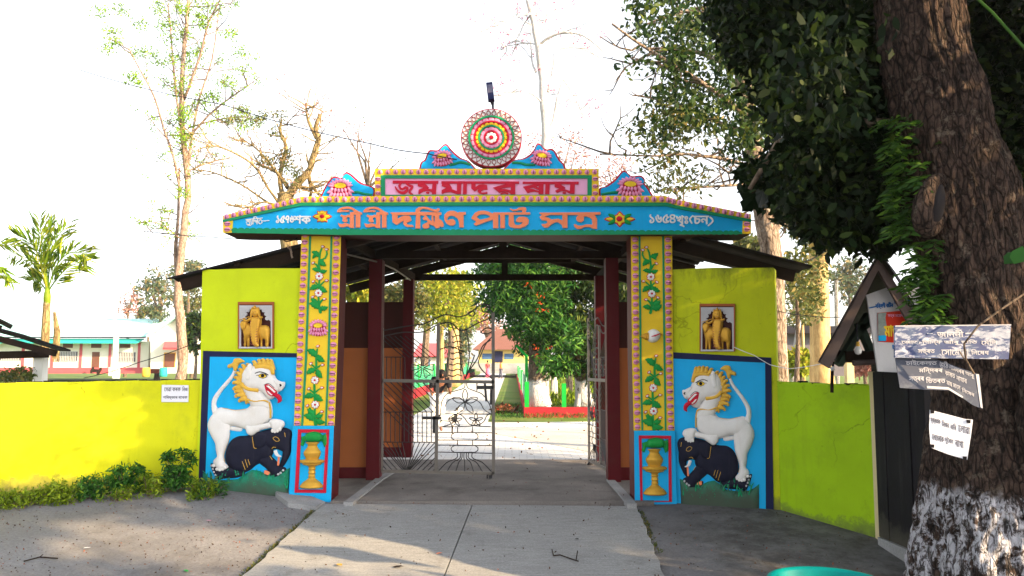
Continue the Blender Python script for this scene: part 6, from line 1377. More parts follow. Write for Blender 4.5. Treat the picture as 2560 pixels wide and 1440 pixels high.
# ---- far people and a goat
def figure(name, joints, edges, rad, mat, parent, sub=1):
    """one continuous skinned surface grown over a posed skeleton"""
    me = bpy.data.meshes.new(name); ks = list(joints); me.from_pydata([joints[k_] for k_ in ks], [(ks.index(a), ks.index(b)) for a, b in edges], [])
    o = bpy.data.objects.new(name, me); COL.objects.link(o); md = o.modifiers.new('s', 'SKIN'); sv = me.skin_vertices[0].data
    for i, k_ in enumerate(ks): r = rad[k_]; sv[i].radius = (r, r) if not hasattr(r, '__len__') else r; sv[i].use_root = (i == 0)
    m2 = o.modifiers.new('u', 'SUBSURF'); m2.levels = sub; m2.render_levels = sub
    bpy.context.view_layer.update(); ne = bpy.data.meshes.new_from_object(o.evaluated_get(bpy.context.evaluated_depsgraph_get())); bpy.data.objects.remove(o)
    ne.materials.clear(); ne.materials.append(mat); ne.polygons.foreach_set('use_smooth', [True] * len(ne.polygons)); q = bpy.data.objects.new(name, ne); COL.objects.link(q); return place(q, parent, WM[parent.name].copy())
BE = [('hip', 'waist'), ('waist', 'chest'), ('chest', 'neck'), ('neck', 'head'), ('head', 'crown'), ('chest', 'shl'), ('shl', 'ell'), ('ell', 'hal'), ('chest', 'shr'), ('shr', 'elr'), ('elr', 'har'), ('hip', 'hpl'), ('hpl', 'knl'), ('knl', 'anl'), ('anl', 'tol'), ('hip', 'hpr'), ('hpr', 'knr'), ('knr', 'anr'), ('anr', 'tor')]
BR = dict(hip=.12, waist=.11, chest=.125, neck=.05, head=.085, crown=.075, shl=.055, ell=.042, hal=.03, shr=.055, elr=.042, har=.03, hpl=.085, knl=.058, anl=.04, tol=.035, hpr=.085, knr=.058, anr=.04, tor=.035)
def pose(h, lean=0.0, step=.12, arm=.1):
    J = dict(hip=(0, 0, .92), waist=(0, -.04 * lean, 1.08), chest=(0, -.25 * lean, 1.32 - .1 * lean), neck=(0, -.42 * lean, 1.48 - .2 * lean), head=(0, -.5 * lean, 1.60 - .26 * lean), crown=(0, -.52 * lean, 1.68 - .3 * lean), shl=(-.17, -.3 * lean, 1.40 - .13 * lean), ell=(-.23, -.3 * lean + arm * .4, 1.13 - .1 * lean), hal=(-.22, -.4 * lean - arm, .90), shr=(.17, -.3 * lean, 1.40 - .13 * lean), elr=(.23, -.3 * lean - arm * .4, 1.13 - .1 * lean), har=(.2, -.4 * lean - arm * 1.5, .93),
             hpl=(-.09, 0, .86), knl=(-.10, -step * .6, .48), anl=(-.10, -step, .08), tol=(-.10, -step - .13, .035), hpr=(.09, 0, .86), knr=(.10, step * .4, .48), anr=(.10, step, .09), tor=(.10, step - .13, .035))
    return {k_: (a * h / 1.7, b * h / 1.7, c * h / 1.7) for k_, (a, b, c) in J.items()}
skin = paint('brown skin', (.22, .10, .06), .6, .1, 9, 0); hairm = paint('black hair', (.012, .01, .01), .5, .1, 9, 0)
def person(label, px, py, h, top, bottom, rz_, lean=0.0, dress=False, long_=.1):
    g = gnd(px, py); t = thing('person', label, 'person', g, rz=rz_); J = pose(h, lean); k_ = h / 1.7
    figure('body', J, BE, {a: b * k_ for a, b in BR.items()}, skin, t)
    TJ = {a: J[a] for a in ('hip', 'waist', 'chest', 'shl', 'ell', 'shr', 'elr')}; figure('shirt', TJ, [('hip', 'waist'), ('waist', 'chest'), ('chest', 'shl'), ('shl', 'ell'), ('chest', 'shr'), ('shr', 'elr')], {a: (BR[a] + .022) * k_ for a in TJ}, top, t)
    if dress: mb = MB(); mb.lathe([(.15, .98), (.17, .85), (.20, .5), (.25, .12), (.22, .11)], 14, (0, 0, 0), k_, k_ * .8); mb.v = [(x, y, z * k_) for x, y, z in mb.v]; mb.build('skirt', bottom, t, WM[t.name].copy(), True)
    else: TJ = {a: J[a] for a in ('hip', 'hpl', 'knl', 'anl', 'hpr', 'knr', 'anr')}; figure('trousers', TJ, [('hip', 'hpl'), ('hpl', 'knl'), ('knl', 'anl'), ('hip', 'hpr'), ('hpr', 'knr'), ('knr', 'anr')], {a: (BR[a] + (.045 if long_ > .2 else .02)) * k_ for a in TJ}, bottom, t)
    hd = Vector(J['crown']); mb = MB(); mb.lathe([(.001, .10), (.05, .095), (.085, .06), (.10, .0), (.095, -.05), (.07, -.09)], 12, hd + Vector((0, .025, -.01)), k_, k_); mb.build('hair', hairm, t, WM[t.name].copy(), True)
    f = Vector(J['head']); mb = MB(); mb.box((-.012 * k_, -.115 * k_ + f.y, f.z - .01), (.012 * k_, -.085 * k_ + f.y, f.z + .03)); mb.build('nose', skin, t, WM[t.name].copy())
    mb = MB(); 
    for sg in (-1, 1): mb.box((sg * .035 * k_ - .012, -.098 * k_ + f.y, f.z + .03), (sg * .035 * k_ + .012, -.08 * k_ + f.y, f.z + .042))
    mb.build('eyes', M['ink'], t, WM[t.name].copy()); return t
C_ = lambda n_, c: paint(n_, c, .8, .12, 9, 0)
person('person in a red and pink sari walking on the garden path', 1219, 945, 1.45, C_('red blouse', (.6, .05, .06)), C_('pink sari', (.65, .12, .22)), .5, 0, True)
person('person in an orange shirt and grey trousers on the garden path', 1252, 947, 1.48, C_('orange shirt', (.65, .25, .04)), C_('grey trousers', (.12, .12, .17)), -1.4)
person('person in a black jacket and white dhoti bending forward behind the gate bars', 1094, 1080, 1.5, C_('black jacket', (.015, .015, .02)), C_('white dhoti', (.75, .75, .75)), .3, .85, False, .3)
def goat():
    g = gnd(1117, 1085); t = thing('goat', 'small black and white goat standing on the paving behind the gate bars', 'goat', g, rz=R(-8)); s = .62
    J = dict(rump=(-.32, 0, .56), mid=(-.05, 0, .55), chest=(.22, 0, .57), neck=(.36, 0, .74), head=(.42, 0, .86), nose=(.58, 0, .80), tail=(-.42, 0, .64))
    E_ = [('mid', 'rump'), ('mid', 'chest'), ('chest', 'neck'), ('neck', 'head'), ('head', 'nose'), ('rump', 'tail')]; Rr = dict(rump=.13, mid=.15, chest=.14, neck=.085, head=.075, nose=.04, tail=.025)
    for i, (x, y) in enumerate(((.2, .07), (.2, -.07))): J['a%d' % i] = (x, y, .38); J['b%d' % i] = (x + .01, y, .22); J['c%d' % i] = (x, y, .02); E_ += [('chest', 'a%d' % i), ('a%d' % i, 'b%d' % i), ('b%d' % i, 'c%d' % i)]; Rr.update({'a%d' % i: .05, 'b%d' % i: .032, 'c%d' % i: .028})
    for i, (x, y) in enumerate(((-.3, .07), (-.3, -.07))): J['d%d' % i] = (x + .05, y, .38); J['e%d' % i] = (x - .06, y, .24); J['f%d' % i] = (x - .02, y, .02); E_ += [('rump', 'd%d' % i), ('d%d' % i, 'e%d' % i), ('e%d' % i, 'f%d' % i)]; Rr.update({'d%d' % i: .065, 'e%d' % i: .032, 'f%d' % i: .028})
    m, n, bs, ns, ls = newmat('piebald coat'); tc = ns.new('ShaderNodeTexCoord').outputs['Object']; c = ramp(ns, ls, noise(ns, ls, tc, 3.5, 2), [(.49, (.75, .73, .70)), (.53, (.015, .013, .012))]); ls.new(c, bs.inputs['Base Color']); bs.inputs['Roughness'].default_value = .9
    figure('body', {a: tuple(v * s for v in b) for a, b in J.items()}, E_, {a: b * s for a, b in Rr.items()}, m, t)
    mb = MB()
    for sg in (-1, 1): mb.tube([(.41 * s, sg * .05 * s, .90 * s), (.36 * s, sg * .14 * s, .86 * s), (.35 * s, sg * .2 * s, .80 * s)], [.02 * s, .035 * s, .008], 6)
    mb.build('ears', hairm, t, WM[t.name].copy())
goat()
SHADERS = [('unseen tree added right of the gate to shade the gateway', 10.5, 4.6, 4.6, 3.0, 3.0, 9000), ('second unseen tree added nearer the road for its shade', 10.2, -1.6, 5.0, 2.6, 2.4, 7000)]
sd_ = Vector((-SUN_TRAVEL[0] / tn * cl_, -SUN_TRAVEL[1] / tn * cl_, math.sin(SUN_EL)))   # toward the sun
BAND = [tuple(gnd(x, y, -.18))[:2] for x, y in ((60, 1318), (480, 1338), (800, 1330), (1250, 1366), (1750, 1420), (1750, 1470), (1250, 1466), (1000, 1436), (700, 1410), (480, 1412), (100, 1386))]
PATCH = [(at(x, y, 9.15).x, at(x, y, 9.15).z) for x, y in ((-60, 950), (185, 950), (235, 985), (200, 1000), (500, 985), (460, 1060), (320, 1130), (190, 1205), (60, 1275), (-60, 1290))]
FLANK = [(at(x, y, 5.35).x, at(x, y, 5.35).z) for x, y in ((2440, 120), (2530, 120), (2620, 660), (2510, 660))]
def sunholes(P):
    """cut unseen crown leaves so sun reaches the ground band, left wall and trunk flank"""
    t = (P[:, 2] + .18) / sd_.z; gpt = np.stack([P[:, 0] - sd_.x * t, P[:, 1] - sd_.y * t], 1)
    t2 = (P[:, 1] - 9.15) / sd_.y; wpt = np.stack([P[:, 0] - sd_.x * t2, P[:, 2] - sd_.z * t2], 1)
    t3 = (P[:, 1] - 5.35) / sd_.y; tpt = np.stack([P[:, 0] - sd_.x * t3, P[:, 2] - sd_.z * t3], 1)
    hit = (inside(gpt, BAND) != 0) | ((inside(wpt, PATCH) != 0) & (t2 > 0)) | ((inside(tpt, FLANK) != 0) & (t3 > 0))
    return P[~hit]

# ------------------------------------------------------------ big roadside tree
bt = thing('big_tree', 'huge dark rough barked tree with whitewashed foot filling the right edge', 'tree', (2.98, 5.3, -.25)); Yt = 5.25
M['bigbark'] = bark('deep furrowed bark', (.010, .007, .006), (.095, .060, .046), lichen=(.17, .135, .105), wash=(.72, 9, .45, .45), sc_=12, bmp=1.0, vs=.4, fissure=.9)
def trunkpt(t, a):
    """t = height 0..1, a = angle; an uneven, buttressed, furrowed column"""
    keys = [(-.45, 3.26, .60), (-.1, 3.25, .55), (.12, 3.23, .50), (.5, 3.22, .44), (.87, 3.21, .40), (1.27, 3.22, .345), (1.54, 3.21, .335), (2.08, 3.15, .335), (2.64, 3.08, .345), (3.2, 2.97, .31), (3.77, 2.88, .28), (4.6, 2.8, .26), (6.6, 2.8, .2)]
    z = -.45 + t * 6.9
    for k0_, k1_ in zip(keys, keys[1:]):
        if z <= k1_[0] + 1e-6: break
    u = max(0, min(1, (z - k0_[0]) / (k1_[0] - k0_[0]))); u = u * u * (3 - 2 * u); cx = lerp(k0_[1], k1_[1], u); r = lerp(k0_[2], k1_[2], u)
    low = max(0, 1 - (z + .45) / 1.6)
    r *= 1 + low * .16 * math.sin(5 * a + 1.0) + .05 * math.sin(3 * a + z * 1.3) + .022 * math.sin(11 * a + 2.5 * math.sin(z * 3)) + .018 * math.sin(23 * a + 3 * math.sin(z * 4.1 + a)) + .012 * math.sin(41 * a + 4 * math.sin(z * 7)) + .012 * math.sin(z * 31 + 5 * math.sin(a * 7))
    x, y = cx + r * math.cos(a), Yt + .18 + r * math.sin(a)
    # healed knot with a hollow, facing the viewer on the left half
    kx = at(2322, 505, 5.0); d = math.hypot(x - kx.x, (z - kx.z) * .8)
    if math.sin(a) < .1 or math.cos(a) < -.7:
        b = .075 * math.exp(-((d - .10) / .07) ** 2) - .15 * math.exp(-(math.hypot((x - kx.x + .015) * 1.5, (z - kx.z) * .8) / .045) ** 2)
        x += b * math.cos(a); y += b * math.sin(a)
    return (x, y, z)
mb = MB(); mb.grid(lambda u, v: trunkpt(v, u * 2 * math.pi), 220, 330); mb.build('trunk', M['bigbark'], bt, None, True)
mb = MB()   # second stem on the right, with swollen burrs
S2 = [(3.36, 5.10, -.4, .30), (3.37, 5.08, .1, .24), (3.39, 5.06, .5, .20), (3.38, 5.02, .9, .19), (3.35, 4.98, 1.18, .21), (3.40, 5.0, 1.42, .19), (3.50, 5.08, 1.62, .13), (3.62, 5.3, 2.1, .10), (3.8, 5.6, 3.2, .08)]
P = smooth([q for q in [(a, b) for a, b, *_ in S2]], 5); Zs = [q[0] for q in smooth([(c, d) for *_, c, d in S2], 5)]; Rs = [q[1] for q in smooth([(c, d) for *_, c, d in S2], 5)]
mb.tube([(p[0], p[1], z) for p, z in zip(P, Zs)], Rs, 26, wob=.07); mb.build('second_stem', M['bigbark'], bt, None, True)
mb = MB(); kc = at(2338, 508, 5.13); L = []
for i in range(25):
    a = 2 * math.pi * i / 24; L.append(kc + Vector((.095 * math.cos(a) + .045 * math.sin(a), .06 * math.cos(a) + .02, .165 * math.sin(a))))
mb.tube(L, [.050 + .014 * math.cos(2 * math.pi * i / 24 + 2.2) for i in range(25)], 12, cap=False, wob=.05); mb.build('burr', M['bigbark'], bt, None, True)
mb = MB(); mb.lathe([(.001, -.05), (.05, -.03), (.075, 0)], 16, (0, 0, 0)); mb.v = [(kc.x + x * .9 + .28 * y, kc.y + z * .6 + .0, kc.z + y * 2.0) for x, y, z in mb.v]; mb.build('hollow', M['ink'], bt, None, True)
mb = MB()
for pts, r in (([(2.9, 5.4, 4.0), (2.4, 5.3, 4.7), (1.8, 5.6, 5.1), (1.2, 6.0, 5.3)], .12), ([(2.8, 5.4, 4.3), (3.4, 4.6, 4.9), (4.2, 3.8, 5.3), (5.2, 3.2, 5.6)], .14), ([(2.85, 5.5, 4.4), (2.6, 6.4, 5.0), (2.2, 7.2, 5.4)], .10), ([(2.8, 5.3, 4.6), (3.6, 5.8, 5.4), (4.8, 6.2, 5.9)], .12), ([(2.85, 5.3, 3.1), (2.45, 5.9, 3.35), (2.1, 6.2, 3.25), (1.9, 6.3, 2.9)], .045), ([(2.8, 5.3, 5.0), (2.6, 4.6, 5.8), (2.8, 3.6, 6.2)], .1)):
    V = [Vector(q) for q in smooth3(pts, 5)] if 'smooth3' in globals() else [Vector(q) for q in pts]
    mb.tube(V, [lerp(r, r * .4, i / (len(V) - 1)) for i in range(len(V))], 9, wob=.08)
mb.build('limbs', B_['brown'], bt, None, True)
# crown: near canopy seen from below, reaching out over the forecourt
NEAR = [(1900, -40), (1880, 60), (1930, 150), (1900, 220), (1960, 300), (2010, 330), (1935, 410), (1890, 430), (1960, 470), (2000, 520), (1985, 570), (2060, 590), (2130, 560), (2200, 600), (2250, 560), (2290, 400), (2240, 250), (2230, 100), (2240, -40)]
NEAR2 = [(1840, -60), (1800, 40), (1850, 110), (1905, 140), (1940, 60), (2000, -60)]
P = inpoly(NEAR, 235, 5.6, 7.6) + inpoly([(1990, 300), (2260, 300), (2260, 600), (2150, 590), (2050, 580), (1990, 480)], 90, 5.4, 7.0) + inpoly(NEAR2, 40, 5.6, 7.4) + inpoly([(2240, -60), (2500, -60), (2600, 100), (2600, 600), (2520, 520), (2470, 300), (2400, 60)], 170, 6.2, 8.2) + inpoly([(2500, 520), (2680, 520), (2680, 1150), (2520, 1150)], 80, 6.6, 8.0)
hang = inpoly([(1880, 100), (2000, 60), (2200, 60), (2200, 260), (2080, 330), (1950, 280)], 36, 4.4, 5.4)
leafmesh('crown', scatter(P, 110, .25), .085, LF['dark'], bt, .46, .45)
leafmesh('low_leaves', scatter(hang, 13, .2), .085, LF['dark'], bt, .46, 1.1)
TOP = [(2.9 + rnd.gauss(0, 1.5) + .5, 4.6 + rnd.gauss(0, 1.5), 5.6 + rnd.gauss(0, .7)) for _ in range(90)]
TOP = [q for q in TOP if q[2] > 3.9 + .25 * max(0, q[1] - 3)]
SHADE = [(5.5 + rnd.gauss(0, 1.3), 4.6 + rnd.gauss(0, 1.0), 4.6 + rnd.gauss(0, .8)) for _ in range(110)]  # unseen crown clusters added to shade the gateway
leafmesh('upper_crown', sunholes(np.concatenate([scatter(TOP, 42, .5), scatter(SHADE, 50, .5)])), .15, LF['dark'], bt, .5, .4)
# ferns and creepers on the left flank of the trunk
LV, LD = [], []
for i in range(95):
    z = rnd.uniform(1.75, 3.2); a = R(rnd.uniform(178, 215)); b = Vector(trunkpt((z + .45) / 6.9, a)); dr = Vector((-rnd.uniform(.5, 1), -rnd.uniform(.1, .7), rnd.uniform(-.1, .5))).normalized(); L = rnd.uniform(.12, .24); q = b; dd = dr.copy()
    for k_ in range(8):
        dd = (dd + Vector((0, 0, -.14))).normalized(); q = q + dd * L / 8
        for sg in (-1, 1): LV.append(tuple(q)); LD.append(tuple(dd * .7 + dd.cross(Vector((0, 0, 1))).normalized() * sg))
fn = leafmesh('fern_clump', LV, .075, LF['fern'], None, .22, .1, None, np.array(LD) * 3); tag(fn, 'dark ferns hanging from the left flank of the huge trunk', 'fern')
# big leaved climber hanging in front of the beam's right end
ph = thing('big_leaf_climber', 'climber with large dark lobed leaves hanging at the right end of the beam', 'climber', gnd(1920, 1000, 0) * 0 + Vector((2.6, 8.0, 0))); Yq = 8.0
mb = MB(); mb.tube([at(2010, 300, 8.3), at(1980, 400, 8.1), at(1930, 440, Yq), at(1925, 480, Yq)], .018, 6); mb.build('vine_stem', B_['brown'], ph)
for i, (ex, ey, dy) in enumerate(((1835, 415, -.2), (1840, 470, .1), (1860, 505, -.3), (1895, 530, 0), (1905, 500, -.35), (1855, 440, .3), (1950, 530, .2), (1975, 500, -.2), (1990, 460, .2), (1985, 420, -.1), (1925, 395, .3), (1900, 400, -.3))):
    o_ = at(1930, 450, Yq); e_ = at(ex, ey, Yq + dy); d = e_ - o_; L = d.length; d.normalize(); s = d.cross(Vector((rnd.uniform(-.3, .3), 1, rnd.uniform(-.2, .4)))).normalized(); nn = s.cross(d); mb = MB(); out = []
    for sg in (1, -1):
        K_ = range(13) if sg == 1 else range(11, 0, -1)
        for j in K_: t_ = j / 12; wv = L * .36 * math.sin(math.pi * min(1, t_ ** .75)) * (1 if j % 2 == 0 else .62); out.append(o_ + d * L * t_ + s * sg * wv + nn * (.12 * L * math.sin(t_ * 2.4)) + Vector((0, 0, -.12 * L * t_ * t_)))
    c = o_ + d * L * .45 + nn * (.12 * L * .85); mb.v = [tuple(p) for p in out] + [tuple(c)]; n = len(out); mb.f = [(j, (j + 1) % n, n) for j in range(n)]; mb.m = [0] * n; mb.build('leaf', LF['dark'], ph)
# ------------------------------------------------------------ middle distance trees on the right
def bigright(name, lab, base, Y, trunk, limbs, poly, n, per, r, mt, sz, brk, Yr, kind_='crown'):
    t = tree(name, lab, Vector((at(base[0], 900, Y).x, Y, 0))); mb = MB(); tb = MB(); tips = []
    P = smooth([(a, b) for a, b, _ in trunk], 3); Q_ = smooth([(c, 0) for *_, c in trunk], 3); mb.tube([at(a, b, Y) for a, b in P], [q[0] for q in Q_], 14, wob=.05)
    for pts, rr, dy in limbs: V = limb(mb, pts, Y, rr, rr * .3, dy, 6); twigs(tb, V, 7, .9, rr * .18 + .004, tips, .1)
    mb.build('trunk', B_[brk], t, None, True)
    if tips: tb.build('twigs', B_['brown'], t)
    leafmesh(kind_, scatter(inpoly(poly, n, *Yr), per, r), sz, LF[mt], t, .45, .4); return t
bigright('forked_tree', 'spotted grey trunk with orange sunlit side behind the right end of the tin roof', (1930, 960), 13.0, [(1948, 970, .16), (1940, 800, .155), (1930, 640, .165), (1915, 560, .18), (1895, 420, .15), (1870, 300, .13), (1850, 150, .12), (1835, 20, .11), (1830, -60, .1)],
   [([(1905, 530), (1880, 470), (1850, 430)], .05, -.5), ([(1940, 580), (1960, 545), (1985, 530)], .04, .3), ([(1890, 420), (1820, 400), (1760, 390), (1700, 385), (1640, 390), (1500, 385)], .035, -1.2), ([(1880, 460), (1800, 465), (1720, 470), (1640, 475)], .028, -.6), ([(1865, 290), (1790, 230), (1680, 160), (1600, 110), (1530, 60)], .045, -1.5), ([(1850, 180), (1740, 130), (1640, 130), (1560, 170)], .04, .8), ([(1840, 60), (1760, 20), (1680, 40)], .05, -1), ([(1870, 330), (1780, 300), (1690, 260), (1600, 240)], .04, .7)],
   [(1620, -40), (1580, 40), (1600, 130), (1560, 190), (1630, 230), (1600, 320), (1680, 350), (1700, 300), (1760, 330), (1800, 330), (1830, 390), (1900, 330), (1930, 150), (1900, -40)], 125, 60, .33, 'mid', .105, 'patch', (10.5, 14.5))
LB = bpy.data.objects[[o.name for o in bpy.data.objects if o.name.startswith('forked_tree')][0]]
leafmesh('outer_leaves', scatter(inpoly([(1700, 260), (1580, 300), (1590, 380), (1650, 420), (1630, 470), (1700, 500), (1760, 440), (1740, 360), (1800, 340)], 42, 11, 14), 30, .34), .09, LF['olive'], LB, .4, .4)
bigright('tan_trunk_tree', 'smooth tan sunlit trunk between the tin roof corner and the hut', (2050, 960), 17.0, [(2056, 970, .26), (2052, 900, .22), (2050, 800, .205), (2048, 700, .195), (2046, 600, .19), (2050, 450, .17), (2075, 300, .14), (2090, 200, .12)],
   [([(2050, 480), (2020, 380), (2000, 300)], .09, .4), ([(2070, 330), (2110, 240), (2100, 190)], .08, -.3), ([(2060, 780), (2020, 760), (1990, 740)], .03, -.5)],
   [(1960, 260), (2100, 200), (2230, 300), (2240, 560), (2150, 600), (2010, 560), (1950, 420)], 70, 60, .5, 'dark', .16, 'plane', (15, 18))
bigright('undergrowth_tree', 'small leafy tree between the spotted trunk and the tan trunk', (2000, 965), 15.0, [(1990, 975, .05), (1995, 850, .04), (1992, 740, .03)], [], [(1960, 560), (2040, 560), (2050, 700), (2030, 800), (1975, 760), (1960, 650)], 40, 55, .25, 'olive', .10, 'brown', (14, 16))
gr = 'hazy trees behind the hut'
for lab, px, py, Y, w_, h_, mt, n in (('hazy feathery tree in the gap left of the hut roof', 2120, 700, 60, 120, 130, 'far', 1100), ('dull tree low between the spotted and tan trunks', 1990, 830, 45, 110, 150, 'olive', 1400), ('bright shrub like tree at the wall top between the two trunks', 2000, 905, 24, 80, 60, 'gold', 900), ('tree showing under the right eave of the tin roof', 1880, 620, 30, 140, 80, 'olive', 900), ('far tree hidden mostly by the hut', 2250, 800, 55, 220, 180, 'olive', 1500)): roundtree('hazy_tree', lab, px, py, Y, w_, h_, mt, n, .22 if Y < 50 else .34, gr)
t = tree('thin_palm', 'distant thin palm beside the tan trunk', Vector((at(2090, 900, 50).x, 50, 0))); mb = MB(); mb.tube([at(2094, 960, 50), at(2090, 700, 50)], .12, 6); mb.build('trunk', B_['grey'], t)
LV, LD = [], []
for a in range(12):
    d = Vector((math.cos(a * .52), math.sin(a * .52) * .6, .5)).normalized(); q = at(2090, 700, 50)
    for k_ in range(7):
        d = (d + Vector((0, 0, -.16))).normalized(); q = q + d * .2
        for sg in (-1, 1): LV.append(tuple(q)); LD.append(tuple(d + d.cross(Vector((0, 0, 1))) * sg * .8))
leafmesh('fronds', LV, .4, LF['far'], t, .14, .2, None, np.array(LD) * 3)
for lab, x0, y0, x1, y1, Y, r, mt in (('pale slim leaning trunk between the two big trunks', 1978, 960, 1998, 800, 26, .10, 'silver'), ('second pale slim trunk, upright, between the two big trunks', 2010, 960, 2006, 790, 27, .06, 'plane')): t = tree('slim_tree', lab, gnd(x0, 962)); mb = MB(); mb.tube([at(x0, y0 + 8, Y), at((x0 + x1) / 2, (y0 + y1) / 2, Y), at(x1, y1, Y)], [r, r * .9, r * .6], 8); mb.build('trunk', B_[mt], t, None, True); leafmesh('crown', scatter([at(x1 + rnd.uniform(-14, 14), y1 - rnd.uniform(0, 50), Y + rnd.uniform(-.6, .6)) for _ in range(7)], 45, .4), .15, LF['olive'], t)
pp_ = thing('yard_post', 'cream sunlit post in the yard seen under the hut eave', 'post', (at(2127, 900, 13).x, 13, 0)); mb = MB(); fbox(mb, (2117, 905), (2137, 965), 13, .12); mb.build('shaft', M['cream'], pp_); mb = MB(); fbox(mb, (2114, 901), (2140, 905), 12.98, .16); mb.build('cap', M['cream'], pp_)
roundtree('yard_shrub', 'dry sunlit shrub behind the hut eave', 2160, 920, 20, 90, 50, 'pinkl', 500, .14)
dh = thing('dark_house', 'dim dark house wall far behind the slim trunks', 'house', (at(2000, 900, 34).x, 34, 0)); mb = MB(); fbox(mb, (1960, 830), (2180, 940), 34, 3); mb.build('wall', paint('dim wall', (.12, .11, .13), .8, .2, 3, .2), dh); mb = MB(); fbox(mb, (2005, 898), (2020, 925), 33.94, .1); mb.build('window', M['silver'], dh); a = [at(1945, 832, 33.4), at(2195, 832, 33.4), at(2180, 815, 35.5), at(1960, 815, 35.5)]; mb = MB(); mb.add(a + [v - Vector((0, 0, .06)) for v in a], [(0, 1, 2, 3), (7, 6, 5, 4), (0, 4, 5, 1)]); mb.build('roof', M['tin'], dh)
# ------------------------------------------------------------ small wooden hut
hut = thing('wooden_hut', 'small dark boarded hut with steep gabled roof behind the huge trunk', 'hut', (3.6, 7.1, -.15)); Yg = 6.85
A_, Lb, Rb = at(2192, 645, Yg), at(2046, 905, Yg), at(2345, 880, Yg)
def barge(a, b, name='barge_board'): mb = MB(); mb.bar(a, b, .035, .10, 0, (0, 1, 0)); 
for a, b in ((A_, Lb), (A_, Rb)):
    d = (b - a).normalized(); mb = MB(); s = Vector((-d.z, 0, d.x)); s = s if s.z < 0 else -s
    q = [a + Vector((0, 0, .02)), b, b + s * .105, a + Vector((0, 0, -.105))]; mb.add([v + Vector((0, -.02, 0)) for v in q] + [v + Vector((0, .015, 0)) for v in q], [(0, 1, 2, 3)[::-1], (4, 5, 6, 7), (0, 4, 5, 1), (1, 5, 6, 2), (2, 6, 7, 3)]); mb.build('barge_board', M['barge'], hut)
    mb = MB(); e = [a + Vector((0, -.06, .03)), b + Vector((0, -.06, .03)) + d * .03]; e += [v + Vector((.93, 1.66, 0)) for v in e[::-1]]; mb.add(e + [v + Vector((0, 0, .02)) for v in e], [(0, 1, 2, 3), (7, 6, 5, 4), (0, 4, 5, 1), (1, 5, 6, 2)]); mb.build('roof_sheet', M['tin'], hut)
mb = MB(); mb.v = [tuple(at(2172, 632, Yg - .12)), tuple(at(2228, 640, Yg - .12)), tuple(at(2226, 618, Yg + .2)), tuple(at(2180, 622, Yg + .2))]; mb.v += [(a, b, c - .015) for a, b, c in mb.v]; mb.f = [(0, 1, 2, 3), (7, 6, 5, 4), (0, 4, 5, 1)]; mb.m = [0] * 3; mb.build('ridge_cap', M['tin'], hut)
w0 = at(2199, 1335, 7.55); w1 = at(2330, 1410, 6.72); mb = MB()
WPL = Plane((w0.x, w0.y), (w1.x, w1.y)); Lw = (Vector((w1.x, w1.y, 0)) - Vector((w0.x, w0.y, 0))).length
zt = lambda u: lerp(at(2199, 930, 7.55).z, at(2330, 915, 6.72).z, u / Lw)
x = 0
while x < Lw - .01:
    x2 = min(Lw, x + rnd.uniform(.16, .24)); j = rnd.uniform(0, .012); mb.v_ = None
    mb.add([(x + .004, -.08 + rnd.uniform(-.01, .01), j), (x2, -.08, j), (x2, zt(x2), j), (x + .004, zt(x), j), (x + .004, -.08, -.04), (x2, -.08, -.04), (x2, zt(x2), -.04), (x + .004, zt(x), -.04)], [(0, 1, 2, 3), (3, 2, 6, 7), (0, 3, 7, 4), (1, 5, 6, 2)]); x = x2
mb.build('board_wall', M['darktimber'], hut, WPL.M)
mb = MB(); mb.box((0, -.30, -.05), (Lw + .4, -.085, .02)); mb.build('foot_sill', M['concrete'], hut, WPL.M)
mb = MB(); q = at(2300, 900, 6.95); mb.box((q.x, 6.9, -.3), (q.x + 1.0, 7.9, 1.55)); mb.build('hut_body', M['darktimber'], hut)
# white board above the wall
BPL = Plane(xy(2165, 830, 6.98), xy(2330, 830, 6.90)); ZR = Z(2000, 600, 2.5714); rr = lambda P: [q for q in ZR(P)]
mb = MB(); solid(mb, .03, [BPL.up(rr([(420, 355), (560, 305), (780, 300), (800, 860), (495, 845)]))]); wb = mb.build('white_board', M['ply'], hut, BPL.M)
def write(mb, pl, f, text, box, h=.004, bold=0, z0=.03, warp=None):
    (a, b) = pl.uv(*f([(box[0], box[3])])[0]); (c, d) = pl.uv(*f([(box[2], box[1])])[0]); lettering(mb, text, a, c, b, d, h, bold, z0, warp)
mb = MB(); k_ = BPL.scale(2200, 760); kx = lambda q: (q[0], q[1] + 0)
tilt = lambda sl, u0: (lambda q: (q[0], q[1] + (q[0] - u0) * sl))
u0 = BPL.uv(*ZR([(480, 440)])[0])[0]; write(mb, BPL, ZR, 'দক্ষিণী বাটীৰ', (480, 405, 590, 448), bold=.003, warp=tilt(.05, u0)); write(mb, BPL, ZR, 'কেন্দ্ৰ ৰ', (598, 385, 700, 432), bold=.003, warp=tilt(.05, u0))
bl = paint('blue lettering', (.03, .14, .40), .5, .1, 9, 0); mb.build('blue_lettering', bl, wb, BPL.M)
mb = MB(); u = BPL.up(rr([(440, 438), (478, 430)])); solid(mb, .004, stroke(u, .012, 6), z0=.03); solid(mb, .004, [BPL.up(rr([(585, 675), (602, 672), (600, 705), (588, 700)]))], z0=.03); mb.build('blue_mark', bl, wb, BPL.M)
